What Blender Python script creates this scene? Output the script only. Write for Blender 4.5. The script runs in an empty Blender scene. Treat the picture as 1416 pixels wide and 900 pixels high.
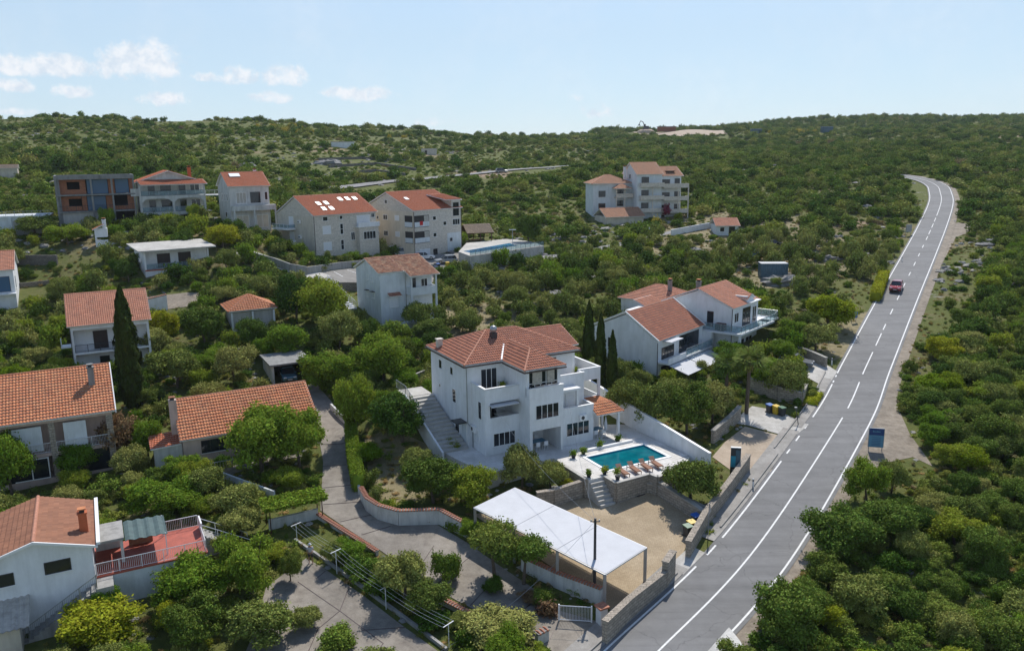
import bpy, math, random
import numpy as np
from mathutils import Vector, Matrix
R = math.radians
sc = bpy.context.scene
COL = sc.collection
# ------------------------------------------------------------ camera
F = 1100.0; PITCH = R(12.0); ROLL = R(0.7); CAM = (0.0, 0.0, 28.5)
cp, sp = math.cos(PITCH), math.sin(PITCH)
cr, sr = math.cos(ROLL), math.sin(ROLL)
FW = (0, cp, -sp)
RT = (cr, -sr*sp, -sr*cp)
UP = (sr, cr*sp, cr*cp)
cam = bpy.data.objects.new('camera', bpy.data.cameras.new('camera')); COL.objects.link(cam)
cam.matrix_world = Matrix(((RT[0], UP[0], -FW[0], CAM[0]), (RT[1], UP[1], -FW[1], CAM[1]), (RT[2], UP[2], -FW[2], CAM[2]), (0, 0, 0, 1)))
cam.data.sensor_width = 36; cam.data.lens = 36*F/1416
cam.data.clip_start = .5; cam.data.clip_end = 6000
sc.camera = cam
# ------------------------------------------------------------ light
SUN_EL, SUN_AZ = R(52), R(15)       # azimuth from +Y towards +X
sun = bpy.data.objects.new('sun', bpy.data.lights.new('sun', 'SUN')); COL.objects.link(sun)
sd = Vector((math.sin(SUN_AZ)*math.cos(SUN_EL), math.cos(SUN_AZ)*math.cos(SUN_EL), math.sin(SUN_EL)))
sun.rotation_euler = (-sd).to_track_quat('-Z', 'Y').to_euler()
sun.data.energy = 4.2; sun.data.angle = R(.55); sun.data.color = (1, .95, .88)
sc.view_settings.view_transform = 'Standard'; sc.view_settings.look = 'None'
sc.view_settings.exposure = 0.13; sc.view_settings.gamma = 1
wd = bpy.data.worlds.new('World'); sc.world = wd; wd.use_nodes = True
def world():
    nt = wd.node_tree; N = nt.nodes; L = nt.links
    bg = N['Background']
    sky = N.new('ShaderNodeTexSky'); sky.sky_type = 'NISHITA'; sky.sun_disc = False
    sky.sun_elevation = SUN_EL; sky.sun_rotation = SUN_AZ
    sky.air_density = 1.0; sky.dust_density = 0.25; sky.ozone_density = 3.5; sky.altitude = 50
    bg.inputs[1].default_value = .135
    tc = N.new('ShaderNodeTexCoord')
    sx = N.new('ShaderNodeSeparateXYZ'); L.new(tc.outputs['Generated'], sx.inputs[0])
    def M(op, a, b=None, c=None, clamp=False):
        n = N.new('ShaderNodeMath'); n.operation = op; n.use_clamp = clamp
        for i, v in enumerate((a, b, c)):
            if v is None: continue
            if isinstance(v, (int, float)): n.inputs[i].default_value = v
            else: L.new(v, n.inputs[i])
        return n.outputs[0]
    az = M('ARCTAN2', sx.outputs[0], sx.outputs[1]); el = M('ARCSINE', sx.outputs[2])
    def noise(s, d, r):
        n = N.new('ShaderNodeTexNoise'); n.inputs['Scale'].default_value = s; n.inputs['Detail'].default_value = d
        n.inputs['Roughness'].default_value = r; L.new(tc.outputs['Generated'], n.inputs['Vector']); return n.outputs[0]
    n1 = noise(48, 9, .66); n2 = noise(14, 5, .6)
    # cumulus puffs: (azimuth, elevation, half-width, half-height) in degrees
    puffs = [(-24.01, 6.04, 2.52, 1.25), (-25.06, 5.75, 1.45, 0.94), (-22.86, 5.82, 1.36, 0.83), (-28.62, 5.57, 3.0, 0.68), (-30.71, 5.32, 0.97, 0.42), (-17.94, 5.31, 1.55, 0.62), (-15.19, 5.31, 1.74, 0.73), (-19.82, 5.19, 1.21, 0.36), (-27.62, 4.18, 1.65, 0.47), (-22.63, 3.8, 1.65, 0.52), (-16.22, 3.96, 1.65, 0.47), (-9.88, 4.18, 2.52, 0.57), (-11.81, 4.36, 1.21, 0.42), (-30.89, 4.38, 1.16, 0.47), (-30.92, 2.93, 1.16, 0.31), (-5.27, 2.33, 2.18, 0.42), (6.3, 2.92, 2.42, 0.73), (4.8, 3.91, 0.97, 0.42)]
    tot = None
    for a, e, ra, re in puffs:
        dx = M('MULTIPLY', M('SUBTRACT', az, R(a)), 1/R(ra)); dy = M('MULTIPLY', M('SUBTRACT', el, R(e)), 1/R(re*1.15))
        dlow = M('MULTIPLY', M('MINIMUM', dy, 0.0), .35)      # flatter base
        dy = M('ADD', dy, dlow)
        f = M('SUBTRACT', 1.0, M('ADD', M('MULTIPLY', dx, dx), M('MULTIPLY', dy, dy)))
        if (e < 3 and ra > 2) or (a > 0): f = M('SUBTRACT', f, .75)
        elif e < 5: f = M('SUBTRACT', f, .25)
        tot = f if tot is None else M('MAXIMUM', tot, f)
    fld = M('ADD', tot, M('MULTIPLY', M('SUBTRACT', n1, .5), 3.6))
    fld = M('ADD', fld, M('MULTIPLY', M('SUBTRACT', n2, .5), 1.2))
    mr = N.new('ShaderNodeMapRange'); mr.interpolation_type = 'SMOOTHSTEP'
    mr.inputs['From Min'].default_value = -.35; mr.inputs['From Max'].default_value = .8; mr.inputs['To Max'].default_value = .9
    L.new(fld, mr.inputs['Value'])
    # thin high veil
    veil = M('MULTIPLY', M('SUBTRACT', n2, .42, clamp=True), .5)
    dens = M('ADD', mr.outputs[0], veil, clamp=True)
    hz = N.new('ShaderNodeMix'); hz.data_type = 'RGBA'
    air = N.new('ShaderNodeMix'); air.data_type = 'RGBA'; L.new(M('MULTIPLY', M('SUBTRACT', 1.0, M('MULTIPLY', M('SUBTRACT', el, R(8), clamp=True), 2.6), clamp=True), .75), air.inputs[0]); L.new(sky.outputs[0], air.inputs[6]); air.inputs[7].default_value = (3.85, 4.85, 5.75, 1)
    L.new(dens, hz.inputs[0]); L.new(air.outputs[2], hz.inputs[6]); n3 = noise(75, 5, .6); cm = N.new('ShaderNodeMix'); cm.data_type = 'RGBA'; cmr = N.new('ShaderNodeMapRange'); cmr.inputs['From Min'].default_value = .36; cmr.inputs['From Max'].default_value = .58; L.new(n3, cmr.inputs[0]); L.new(cmr.outputs[0], cm.inputs[0])
    cm.inputs[6].default_value = (4.8, 5.4, 6.1, 1); cm.inputs[7].default_value = (6.2, 6.4, 6.7, 1); L.new(cm.outputs[2], hz.inputs[7])
    L.new(hz.outputs[2], bg.inputs[0])
world()
# ------------------------------------------------------------ terrain function
PR = [(-60,-9),(0,-6.5),(50,-3.7),(57,-3),(62,-2.5),(67,-1.8),(77,-.5),(85,.3),(101,2.2),(115,4),(132,6.1),(152,8.4),(174,10.9),(193,13.3),(224,16.9),(242,19.2),(267,22.3)]
PL = [(-60,-9),(0,-6.5),(50,-3.7),(57,-3),(62,-2.5),(67,-1.8),(77,-.5),(85,.3),(101,3.0),(125,9.2),(140,14.6),(160,17.5),(200,21.2),(267,28)]
CD = [(-.65,480),(-.3,500),(0,680),(.25,850),(.65,850)]
CZ = [(-.65,52.5),(-.33,53.5),(-.1,48),(.03,46),(.27,55.7),(.45,62.5),(.65,63)]
def lerp(a, b, t): return a+(b-a)*t
def tab(T, x):
    if x <= T[0][0]: return T[0][1]
    for (a, b), (c, d) in zip(T, T[1:]):
        if x <= c: return b+(d-b)*(x-a)/(c-a)
    return T[-1][1]
def base(x, y):
    u = x/max(y, 20); t = min(1, max(0, (-.1-u)/.32)); w = t*t*(3-2*t)
    yy = min(y, 267)
    return lerp(tab(PR, yy), tab(PL, yy), w) if w > 0 else tab(PR, yy)
def prof(x, y):
    if y <= 267: return base(x, y)
    u = x/y; d = tab(CD, u); z = tab(CZ, u); b = base(u*267, 267)
    t = (y-267)/(d-267)
    if t <= 1: return b+(z-b)*t
    return z-(y-d)*.06
def terr(x, y):
    s = w = 0; k = 3 if y < 200 else 12
    for dy, ww in ((-2,1),(-1,2),(0,3),(1,2),(2,1)):
        s += ww*prof(x, y+dy*k); w += ww
    return s/w
def ray(px, py):
    a = (px-708)/F; b = -(py-450)/F
    return tuple(FW[i]+a*RT[i]+b*UP[i] for i in range(3))
def at(px, py, z=None, dz=0):
    """world point where the camera ray of photo pixel (px,py) meets height z, or the terrain (+dz)"""
    d = ray(px, py)
    if z is not None:
        t = (z-CAM[2])/d[2]; return (d[0]*t, d[1]*t, z)
    t = 20.0
    while t < 3000:
        if CAM[2]+d[2]*t < terr(d[0]*t, d[1]*t)+dz:
            lo = t-max(1, t*.02); hi = t
            for _ in range(16):
                m = (lo+hi)/2
                if CAM[2]+d[2]*m < terr(d[0]*m, d[1]*m)+dz: hi = m
                else: lo = m
            x, y = d[0]*hi, d[1]*hi
            return (x, y, terr(x, y)+dz)
        t += max(1, t*.02)
    return (0, 600, 40)
def proj(x, y, z):
    v = (x-CAM[0], y-CAM[1], z-CAM[2]); c = sum(v[i]*FW[i] for i in range(3))
    return (708+F*sum(v[i]*RT[i] for i in range(3))/c, 450-F*sum(v[i]*UP[i] for i in range(3))/c, c)
def inpoly(x, y, P):
    c = False; j = len(P)-1
    for i in range(len(P)):
        xi, yi = P[i][0], P[i][1]; xj, yj = P[j][0], P[j][1]
        if (yi > y) != (yj > y) and x < (xj-xi)*(y-yi)/(yj-yi)+xi: c = not c
        j = i
    return c
BLOCK = []            # ground polygons (world xy) nothing grows on
# ------------------------------------------------------------ materials
MAT = {}
def nodes(name):
    m = bpy.data.materials.new(name); m.use_nodes = True; MAT[name] = m
    nt = m.node_tree; return m, nt.nodes, nt.links, nt.nodes['Principled BSDF']
def ramp(N, L, src, stops):
    r = N.new('ShaderNodeValToRGB'); el = r.color_ramp.elements
    while len(el) < len(stops): el.new(.5)
    for e, (p, c) in zip(el, stops): e.position = p; e.color = (*c, 1)
    L.new(src, r.inputs[0]); return r.outputs[0]
def nz(N, L, s, d=4, r=.6, vec=None):
    n = N.new('ShaderNodeTexNoise'); n.inputs['Scale'].default_value = s; n.inputs['Detail'].default_value = d; n.inputs['Roughness'].default_value = r
    if vec is not None: L.new(vec, n.inputs['Vector'])
    return n.outputs[0]
def bump(N, L, b, src, st, dist=.02):
    n = N.new('ShaderNodeBump'); n.inputs['Strength'].default_value = st; n.inputs['Distance'].default_value = dist
    L.new(src, n.inputs['Height']); L.new(n.outputs[0], b.inputs['Normal'])
def geo(N): return N.new('ShaderNodeNewGeometry').outputs['Position']
def plain(name, col, rough=.6, metal=0, noise=0.0, ns=3.0, spec=None, coat=0):
    m, N, L, b = nodes(name)
    b.inputs['Roughness'].default_value = rough; b.inputs['Metallic'].default_value = metal
    if coat: b.inputs['Coat Weight'].default_value = coat
    if spec is not None: b.inputs['Specular IOR Level'].default_value = spec
    if noise:
        tc = N.new('ShaderNodeTexCoord').outputs['Object']
        n = nz(N, L, ns, 6, .65, tc)
        lo = tuple(c*(1-noise) for c in col); hi = tuple(min(1, c*(1+noise*.6)) for c in col)
        L.new(ramp(N, L, n, [(.3, lo), (.7, hi)]), b.inputs['Base Color'])
    else: b.inputs['Base Color'].default_value = (*col, 1)
    return m
def plaster(name, col, dirt=.25):
    m, N, L, b = nodes(name); b.inputs['Roughness'].default_value = .85
    tc = N.new('ShaderNodeTexCoord').outputs['Object']
    mp = N.new('ShaderNodeMapping'); mp.inputs['Scale'].default_value = (1.2, 1.2, .22); L.new(tc, mp.inputs[0])
    n1 = nz(N, L, 1.6, 6, .7, mp.outputs[0]); n2 = nz(N, L, .5, 5, .6, tc); n3 = nz(N, L, 60, 3, .6, tc)
    a = ramp(N, L, n1, [(.32, tuple(c*(1-dirt) for c in col)), (.58, col)])
    c = ramp(N, L, n2, [(.3, (.86, .86, .84)), (.6, (1, 1, 1))])
    mx = N.new('ShaderNodeMix'); mx.data_type = 'RGBA'; mx.blend_type = 'MULTIPLY'; mx.inputs[0].default_value = 1
    L.new(a, mx.inputs[6]); L.new(c, mx.inputs[7]); L.new(mx.outputs[2], b.inputs['Base Color'])
    bump(N, L, b, n3, .25, .01); return m
def stone(name, c1, c2, mortar, w=.45, h=.22, sz=.02, bst=.5):
    m, N, L, b = nodes(name); b.inputs['Roughness'].default_value = .9
    uv = N.new('ShaderNodeUVMap').outputs[0]
    dn = N.new('ShaderNodeTexNoise'); dn.inputs['Scale'].default_value = 2.2; L.new(uv, dn.inputs['Vector'])
    mx0 = N.new('ShaderNodeMix'); mx0.data_type = 'RGBA'; mx0.blend_type = 'LINEAR_LIGHT'; mx0.inputs[0].default_value = .06
    L.new(uv, mx0.inputs[6]); L.new(dn.outputs[1], mx0.inputs[7])
    br = N.new('ShaderNodeTexBrick'); L.new(mx0.outputs[2], br.inputs['Vector'])
    br.inputs['Scale'].default_value = 1; br.inputs['Brick Width'].default_value = w; br.inputs['Row Height'].default_value = h
    br.inputs['Mortar Size'].default_value = sz; br.inputs['Color1'].default_value = (*c1, 1); br.inputs['Color2'].default_value = (*c2, 1); br.inputs['Mortar'].default_value = (*mortar, 1)
    br.inputs['Bias'].default_value = .0
    n = nz(N, L, 3, 6, .7, uv)
    mx = N.new('ShaderNodeMix'); mx.data_type = 'RGBA'; mx.blend_type = 'MULTIPLY'; mx.inputs[0].default_value = .8
    L.new(br.outputs[0], mx.inputs[6]); L.new(ramp(N, L, n, [(.3, (.6, .58, .55)), (.65, (1.05, 1.03, 1))]), mx.inputs[7])
    L.new(mx.outputs[2], b.inputs['Base Color'])
    s = N.new('ShaderNodeMath'); s.operation = 'SUBTRACT'; L.new(n, s.inputs[0]); L.new(br.outputs[1], s.inputs[1])
    bump(N, L, b, s.outputs[0], bst, .04); return m
def tiles(name, c1, c2, c3, tw=.24, th=.38, age=.5):
    """clay tiles: colour changes from tile to tile (uv in metres), lichen and soot patches"""
    m, N, L, b = nodes(name); b.inputs['Roughness'].default_value = .8
    uv = N.new('ShaderNodeUVMap').outputs[0]
    sx = N.new('ShaderNodeSeparateXYZ'); L.new(uv, sx.inputs[0])
    def fl(o, k):
        d = N.new('ShaderNodeMath'); d.operation = 'DIVIDE'; L.new(o, d.inputs[0]); d.inputs[1].default_value = k
        f = N.new('ShaderNodeMath'); f.operation = 'FLOOR'; L.new(d.outputs[0], f.inputs[0]); return f.outputs[0]
    cb = N.new('ShaderNodeCombineXYZ'); L.new(fl(sx.outputs[0], tw), cb.inputs[0]); L.new(fl(sx.outputs[1], th), cb.inputs[1])
    wn = N.new('ShaderNodeTexWhiteNoise'); wn.noise_dimensions = '3D'; L.new(cb.outputs[0], wn.inputs['Vector'])
    a = ramp(N, L, wn.outputs[0], [(0, c1), (.5, c2), (1, c3)])
    n = nz(N, L, .8, 6, .7, uv); n2 = nz(N, L, 9, 4, .7, uv)
    k = ramp(N, L, n, [(.28, (1-age*.7, 1-age*.68, 1-age*.62)), (.6, (1, 1, 1))])
    k2 = ramp(N, L, n2, [(.3, (.78, .78, .8)), (.6, (1, 1, 1))])
    o = a
    for kk in (k, k2):
        mx = N.new('ShaderNodeMix'); mx.data_type = 'RGBA'; mx.blend_type = 'MULTIPLY'; mx.inputs[0].default_value = 1
        L.new(o, mx.inputs[6]); L.new(kk, mx.inputs[7]); o = mx.outputs[2]
    L.new(o, b.inputs['Base Color'])
    bump(N, L, b, n2, .3, .01); return m
def foliage(name, cols, trans=.25):
    m, N, L, b = nodes(name)
    oi = N.new('ShaderNodeObjectInfo'); gi = N.new('ShaderNodeNewGeometry')
    c = ramp(N, L, oi.outputs['Random'], cols)
    hs = N.new('ShaderNodeHueSaturation')
    v = N.new('ShaderNodeMapRange'); v.inputs['To Min'].default_value = .66; v.inputs['To Max'].default_value = 1.4
    L.new(gi.outputs['Random Per Island'], v.inputs[0]); L.new(v.outputs[0], hs.inputs['Value'])
    h = N.new('ShaderNodeMath'); h.operation = 'MULTIPLY_ADD'; h.inputs[1].default_value = .035; h.inputs[2].default_value = .482
    L.new(gi.outputs['Random Per Island'], h.inputs[0]); L.new(h.outputs[0], hs.inputs['Hue'])
    L.new(c, hs.inputs['Color'])
    b.inputs['Roughness'].default_value = .85; b.inputs['Specular IOR Level'].default_value = .06
    L.new(hs.outputs[0], b.inputs['Base Color'])
    tr = N.new('ShaderNodeBsdfTranslucent'); L.new(hs.outputs[0], tr.inputs[0])
    ms = N.new('ShaderNodeMixShader'); ms.inputs[0].default_value = trans
    L.new(b.outputs[0], ms.inputs[1]); L.new(tr.outputs[0], ms.inputs[2]); L.new(ms.outputs[0], N['Material Output'].inputs[0])
    return m
plaster('white_plaster', (.78, .79, .80), .12); plaster('old_white_plaster', (.60, .60, .57), .3)
plaster('cream_plaster', (.66, .58, .46), .15); plaster('pink_plaster', (.55, .42, .36), .2); plaster('grey_plaster', (.48, .46, .43), .25)
plaster('blue_white_plaster', (.66, .70, .72), .16); plaster('concrete', (.36, .35, .33), .35); plaster('grey_concrete', (.26, .26, .25), .35)
plaster('beige_plaster', (.60, .54, .45), .2)
stone('stone_wall', (.46, .40, .33), (.34, .30, .25), (.21, .19, .16), .5, .24, .02, .8)
stone('house_stone', (.70, .65, .58), (.60, .56, .49), (.55, .51, .45), .5, .25, .015, .3)
stone('grey_stone', (.27, .25, .22), (.19, .18, .155), (.10, .09, .08), .45, .22, .03, .9)
stone('hollow_brick', (.42, .15, .07), (.34, .12, .06), (.27, .2, .15), .33, .2, .02, .3)
tiles('tiles_red', (0.378, 0.124, 0.063), (0.433, 0.147, 0.075), (0.465, 0.175, 0.093))
tiles('tiles_pink', (0.546, 0.208, 0.115), (0.595, 0.240, 0.134), (0.622, 0.267, 0.153))
tiles('tiles_orange', (0.525, 0.175, 0.067), (0.595, 0.211, 0.082), (0.622, 0.258, 0.109), .26, .4)
tiles('tiles_old', (0.284, 0.097, 0.046), (0.441, 0.194, 0.099), (0.546, 0.330, 0.190), .24, .38, .7)
tiles('tiles_new', (0.492, 0.129, 0.048), (0.508, 0.138, 0.052), (0.525, 0.147, 0.056), .3, .4, .2)
tiles('tiles_brown', (0.357, 0.155, 0.084), (0.389, 0.170, 0.091), (0.430, 0.194, 0.106), .2, .3, .45)
tiles('tiles_pale', (0.519, 0.249, 0.134), (0.541, 0.267, 0.144), (0.563, 0.285, 0.157), .3, .4, .4)
tiles('shingles_brown', (.25, .19, .13), (.3, .23, .16), (.34, .26, .19), .3, .3, .4)
plain('ridge_tile', (.45, .20, .125), .8, 0, .3, 3); plain('trim_white', (.78, .78, .77), .5); plain('gutter_brown', (.07, .045, .04), .5)
plain('frame_white', (.78, .78, .76), .4); plain('frame_dark', (.03, .03, .032), .4); plain('shutter_white', (.70, .71, .72), .5, 0, .08, 8)
plain('curtain', (.45, .42, .36), .9, 0, .3, 4)
m, N_, L_, b_ = nodes('glass_dark'); b_.inputs['Base Color'].default_value = (.018, .022, .027, 1); b_.inputs['Roughness'].default_value = .06; b_.inputs['Specular IOR Level'].default_value = .6
m, N_, L_, b_ = nodes('blue_film'); b_.inputs['Base Color'].default_value = (.03, .10, .19, 1); b_.inputs['Roughness'].default_value = .25
m, N_, L_, b_ = nodes('railing_glass'); b_.inputs['Base Color'].default_value = (.5, .62, .65, 1); b_.inputs['Roughness'].default_value = .05; b_.inputs['Transmission Weight'].default_value = .8; b_.inputs['IOR'].default_value = 1.1
plain('metal_white', (.75, .75, .75), .35); plain('metal_grey', (.35, .36, .37), .4, .6); plain('metal_dark', (.05, .05, .055), .45, .3)
plain('wood_dark', (.09, .045, .025), .7, 0, .3, 6); plain('cushion_brown', (.24, .11, .06), .8)
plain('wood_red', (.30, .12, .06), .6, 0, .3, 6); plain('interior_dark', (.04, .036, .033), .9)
plain('paint_white', (.72, .72, .70), .7, 0, .22, 5); plain('dark_door', (.035, .022, .02), .5)
plain('cloth_white', (.54, .55, .57), .8, 0, .08, .7); plain('cloth_green', (.07, .115, .115), .8, 0, .3, 2)
plain('terracotta', (.40, .09, .055), .6, 0, .25, 1.5); plain('bark', (.12, .09, .065), .9, 0, .4, 8)
plain('plastic_blue', (.02, .12, .42), .4); plain('plastic_yellow', (.62, .42, .03), .4); plain('plastic_green', (.02, .12, .06), .4); plain('plastic_dark', (.03, .035, .04), .5)
plain('red_cloth', (.5, .02, .02), .8); plain('skin', (.42, .24, .16), .6); plain('tile_coping', (.42, .17, .10), .8, 0, .35, 6)
plain('rubber', (.02, .02, .02), .8); plain('rim', (.45, .46, .47), .35, .7); plain('sign_blue', (.015, .05, .17), .4); plain('sign_lightblue', (.09, .24, .36), .45)
plain('sign_cyan', (.02, .28, .40), .4); plain('sign_white', (.7, .72, .74), .4); plain('rust', (.22, .08, .03), .8, 0, .4, 3)
plain('yellow_flowers', (.55, .42, .03), .8); plain('purple_flowers', (.20, .02, .05), .7); plain('pink_flowers', (.5, .2, .28), .7)
plain('headlight', (.7, .7, .72), .1); plain('taillight', (.35, .01, .01), .2); plain('plate', (.7, .7, .7), .5)
plain('rock', (.24, .235, .225), .95, 0, .5, 1.2); plain('pale_rock', (.36, .34, .30), .95, 0, .35, 1.2); plain('soil_pale', (.42, .33, .24), .95, 0, .3, .6)
m, N_, L_, b_ = nodes('corrugated'); b_.inputs['Roughness'].default_value = .8
n_ = nz(N_, L_, 2, 6, .7, N_.new('ShaderNodeTexCoord').outputs['Object']); L_.new(ramp(N_, L_, n_, [(.3, (.30, .28, .245)), (.7, (.50, .47, .42))]), b_.inputs['Base Color'])
m, N_, L_, b_ = nodes('pool_water'); b_.inputs['Roughness'].default_value = .04; b_.inputs['IOR'].default_value = 1.33
n_ = nz(N_, L_, 1.1, 4, .6, geo(N_)); L_.new(ramp(N_, L_, n_, [(.35, (.0, .10, .135)), (.65, (.003, .155, .185))]), b_.inputs['Base Color']); bump(N_, L_, b_, nz(N_, L_, 5, 3, .6, geo(N_)), .15, .02)
m, N_, L_, b_ = nodes('pool_water_blue'); b_.inputs['Roughness'].default_value = .1; b_.inputs['Base Color'].default_value = (.02, .20, .42, 1)
def car_paint(name, col, rough=.25):
    m, N, L, b = nodes(name); b.inputs['Base Color'].default_value = (*col, 1); b.inputs['Roughness'].default_value = rough; b.inputs['Coat Weight'].default_value = .6; b.inputs['Metallic'].default_value = .2
car_paint('paint_red', (.32, .015, .03)); car_paint('paint_car_white', (.75, .76, .77)); car_paint('paint_silver', (.45, .47, .49)); car_paint('paint_black', (.015, .015, .02)); car_paint('paint_teal', (.07, .15, .18)); car_paint('paint_grey', (.2, .21, .22))
G = lambda *a: tuple(a)
foliage('leaf_olive', [(0, (0.133, 0.176, 0.034)), (.5, (0.229, 0.256, 0.062)), (1, (0.308, 0.304, 0.086))], .12)
foliage('leaf_pine', [(0, (0.071, 0.127, 0.020)), (.5, (0.136, 0.197, 0.032)), (1, (0.197, 0.235, 0.044))], .15)
foliage('leaf_green', [(0, (0.122, 0.209, 0.018)), (.5, (0.191, 0.268, 0.030)), (1, (0.278, 0.312, 0.034))], .28)
foliage('leaf_bright', [(0, (0.163, 0.255, 0.014)), (.5, (0.247, 0.298, 0.019)), (1, (0.358, 0.347, 0.026))], .3)
foliage('leaf_dark', [(0, (0.066, 0.116, 0.019)), (.5, (0.112, 0.159, 0.025)), (1, (0.163, 0.198, 0.037))], .12)
foliage('leaf_cypress', [(0, (0.042, 0.062, 0.013)), (1, (0.063, 0.081, 0.016))], .08)
foliage('leaf_scrub', [(0, (0.070, 0.135, 0.018)), (.3, (0.123, 0.189, 0.026)), (.6, (0.199, 0.258, 0.041)), (.85, (0.273, 0.293, 0.057)), (1, (0.315, 0.303, 0.079))], .15)
foliage('leaf_dry', [(0, (0.240, 0.180, 0.084)), (.5, (0.312, 0.252, 0.120)), (1, (0.192, 0.180, 0.084))], .15)
foliage('leaf_grass', [(0, (0.177, 0.189, 0.032)), (.4, (0.241, 0.216, 0.054)), (.7, (0.355, 0.256, 0.087)), (1, (0.484, 0.324, 0.140))], .2)
foliage('leaf_red', [(0, (0.150, 0.090, 0.053)), (1, (0.210, 0.135, 0.068))], .2)
foliage('leaf_palm', [(0, (.09, .14, .025)), (1, (.15, .19, .04))], .2)
# ------------------------------------------------------------ ground materials
def mixc(N, L, f, a, b, mode='MIX'):
    mx = N.new('ShaderNodeMix'); mx.data_type = 'RGBA'; mx.blend_type = mode
    if isinstance(f, (int, float)): mx.inputs[0].default_value = f
    else: L.new(f, mx.inputs[0])
    for v, i in ((a, 6), (b, 7)):
        if isinstance(v, tuple): mx.inputs[i].default_value = (*v, 1)
        else: L.new(v, mx.inputs[i])
    return mx.outputs[2]
def mrange(N, L, s, a, b):
    n = N.new('ShaderNodeMapRange'); n.interpolation_type = 'SMOOTHSTEP'; n.inputs['From Min'].default_value = a; n.inputs['From Max'].default_value = b
    L.new(s, n.inputs[0]); return n.outputs[0]
def ground_mat():
    m, N, L, b = nodes('ground'); b.inputs['Roughness'].default_value = .95; b.inputs['Specular IOR Level'].default_value = .2
    P = geo(N)
    big = nz(N, L, .018, 6, .62, P); mid = nz(N, L, .13, 6, .68, P); fine = nz(N, L, 1.3, 6, .72, P); vf = nz(N, L, 7, 4, .7, P)
    g = ramp(N, L, fine, [(.25, (.065, .088, .018)), (.5, (.105, .122, .028)), (.75, (.155, .155, .048))])
    d = ramp(N, L, vf, [(.25, (.10, .095, .04)), (.5, (.165, .145, .065)), (.8, (.25, .21, .11))])
    s = ramp(N, L, fine, [(.3, (.22, .15, .095)), (.7, (.33, .25, .17))])
    rk = ramp(N, L, vf, [(.3, (.20, .19, .175)), (.7, (.37, .355, .33))])
    c = mixc(N, L, mrange(N, L, mid, .52, .68), g, d)
    c = mixc(N, L, mrange(N, L, big, .57, .70), c, s)
    rm = N.new('ShaderNodeMath'); rm.operation = 'MULTIPLY'
    L.new(mrange(N, L, nz(N, L, .09, 7, .75, P), .60, .66), rm.inputs[0]); L.new(mrange(N, L, fine, .4, .6), rm.inputs[1])
    c = mixc(N, L, rm.outputs[0], c, rk)
    L.new(c, b.inputs['Base Color']); bump(N, L, b, vf, .9, .12)
ground_mat()
def surf(name, stops, ns, rough=.9, ns2=.5, k2=(.75, 1.1), bs=.3, grit=25):
    m, N, L, b = nodes(name); b.inputs['Roughness'].default_value = rough
    P = geo(N); n = nz(N, L, ns, 7, .7, P); n2 = nz(N, L, ns2, 5, .6, P); n3 = nz(N, L, grit, 3, .8, P)
    c = ramp(N, L, n, stops)
    c = mixc(N, L, 1.0, c, ramp(N, L, n2, [(.3, (k2[0],)*3), (.7, (k2[1],)*3)]), 'MULTIPLY')
    c = mixc(N, L, .6, c, ramp(N, L, n3, [(.3, (.7,)*3), (.7, (1.25,)*3)]), 'MULTIPLY')
    L.new(c, b.inputs['Base Color']); bump(N, L, b, n3, bs, .02); return m, N, L, b, c
m, N, L, b_, c_a = surf('asphalt', [(.3, (.158, .157, .155)), (.7, (.195, .194, .191))], .8, .85, .12, (.86, 1.1))
def asphalt_wear():
    P = geo(N); mp = N.new('ShaderNodeMapping'); mp.inputs['Rotation'].default_value = (0, 0, R(-57)); mp.inputs['Scale'].default_value = (.05, 1.1, 1); L.new(P, mp.inputs[0])
    s = nz(N, L, 1.0, 5, .65, mp.outputs[0]); c = mixc(N, L, 1.0, c_a, ramp(N, L, s, [(.3, (.80,)*3), (.5, (1,)*3), (.7, (1.12,)*3)]), 'MULTIPLY')
    vo = N.new('ShaderNodeTexVoronoi'); vo.feature = 'DISTANCE_TO_EDGE'; vo.inputs['Scale'].default_value = .16; n = nz(N, L, .5, 6, .7, P)
    ad = N.new('ShaderNodeMix'); ad.data_type = 'RGBA'; ad.blend_type = 'LINEAR_LIGHT'; ad.inputs[0].default_value = .9; L.new(P, ad.inputs[6]); nn = N.new('ShaderNodeTexNoise'); nn.inputs['Scale'].default_value = .8; nn.inputs['Detail'].default_value = 6; L.new(P, nn.inputs['Vector']); L.new(nn.outputs[1], ad.inputs[7]); L.new(ad.outputs[2], vo.inputs['Vector'])
    c = mixc(N, L, 1.0, c, ramp(N, L, vo.outputs[0], [(0, (.62,)*3), (.006, (1,)*3)]), 'MULTIPLY'); L.new(c, b_.inputs['Base Color'])
asphalt_wear()
surf('far_asphalt', [(.3, (.20, .195, .19)), (.7, (.27, .265, .26))], .8, .85)
surf('gravel', [(.3, (.19, .155, .115)), (.5, (.28, .235, .18)), (.75, (.38, .33, .265))], 1.6, .95, .35, (.7, 1.1), .8, 12)
surf('yard_earth', [(.3, (.36, .28, .20)), (.7, (.50, .41, .31))], .9, .95, .25, (.8, 1.1), .6, 14)
surf('drive_concrete', [(.28, (.17, .145, .12)), (.5, (.26, .23, .19)), (.75, (.34, .305, .26))], .9, .9, .22, (.75, 1.1), .4, 14)
surf('pale_concrete', [(.3, (.40, .38, .34)), (.7, (.55, .53, .49))], 1.2, .9, .3, (.8, 1.08), .3, 14)
surf('kerb_concrete', [(.3, (.26, .245, .22)), (.7, (.38, .36, .33))], 1.5, .9, .4, (.75, 1.1), .3, 14)
surf('dry_ground', [(.3, (.15, .135, .055)), (.5, (.24, .20, .10)), (.75, (.36, .29, .18))], 1.1, .95, .3, (.75, 1.1), .8, 9)
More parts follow.
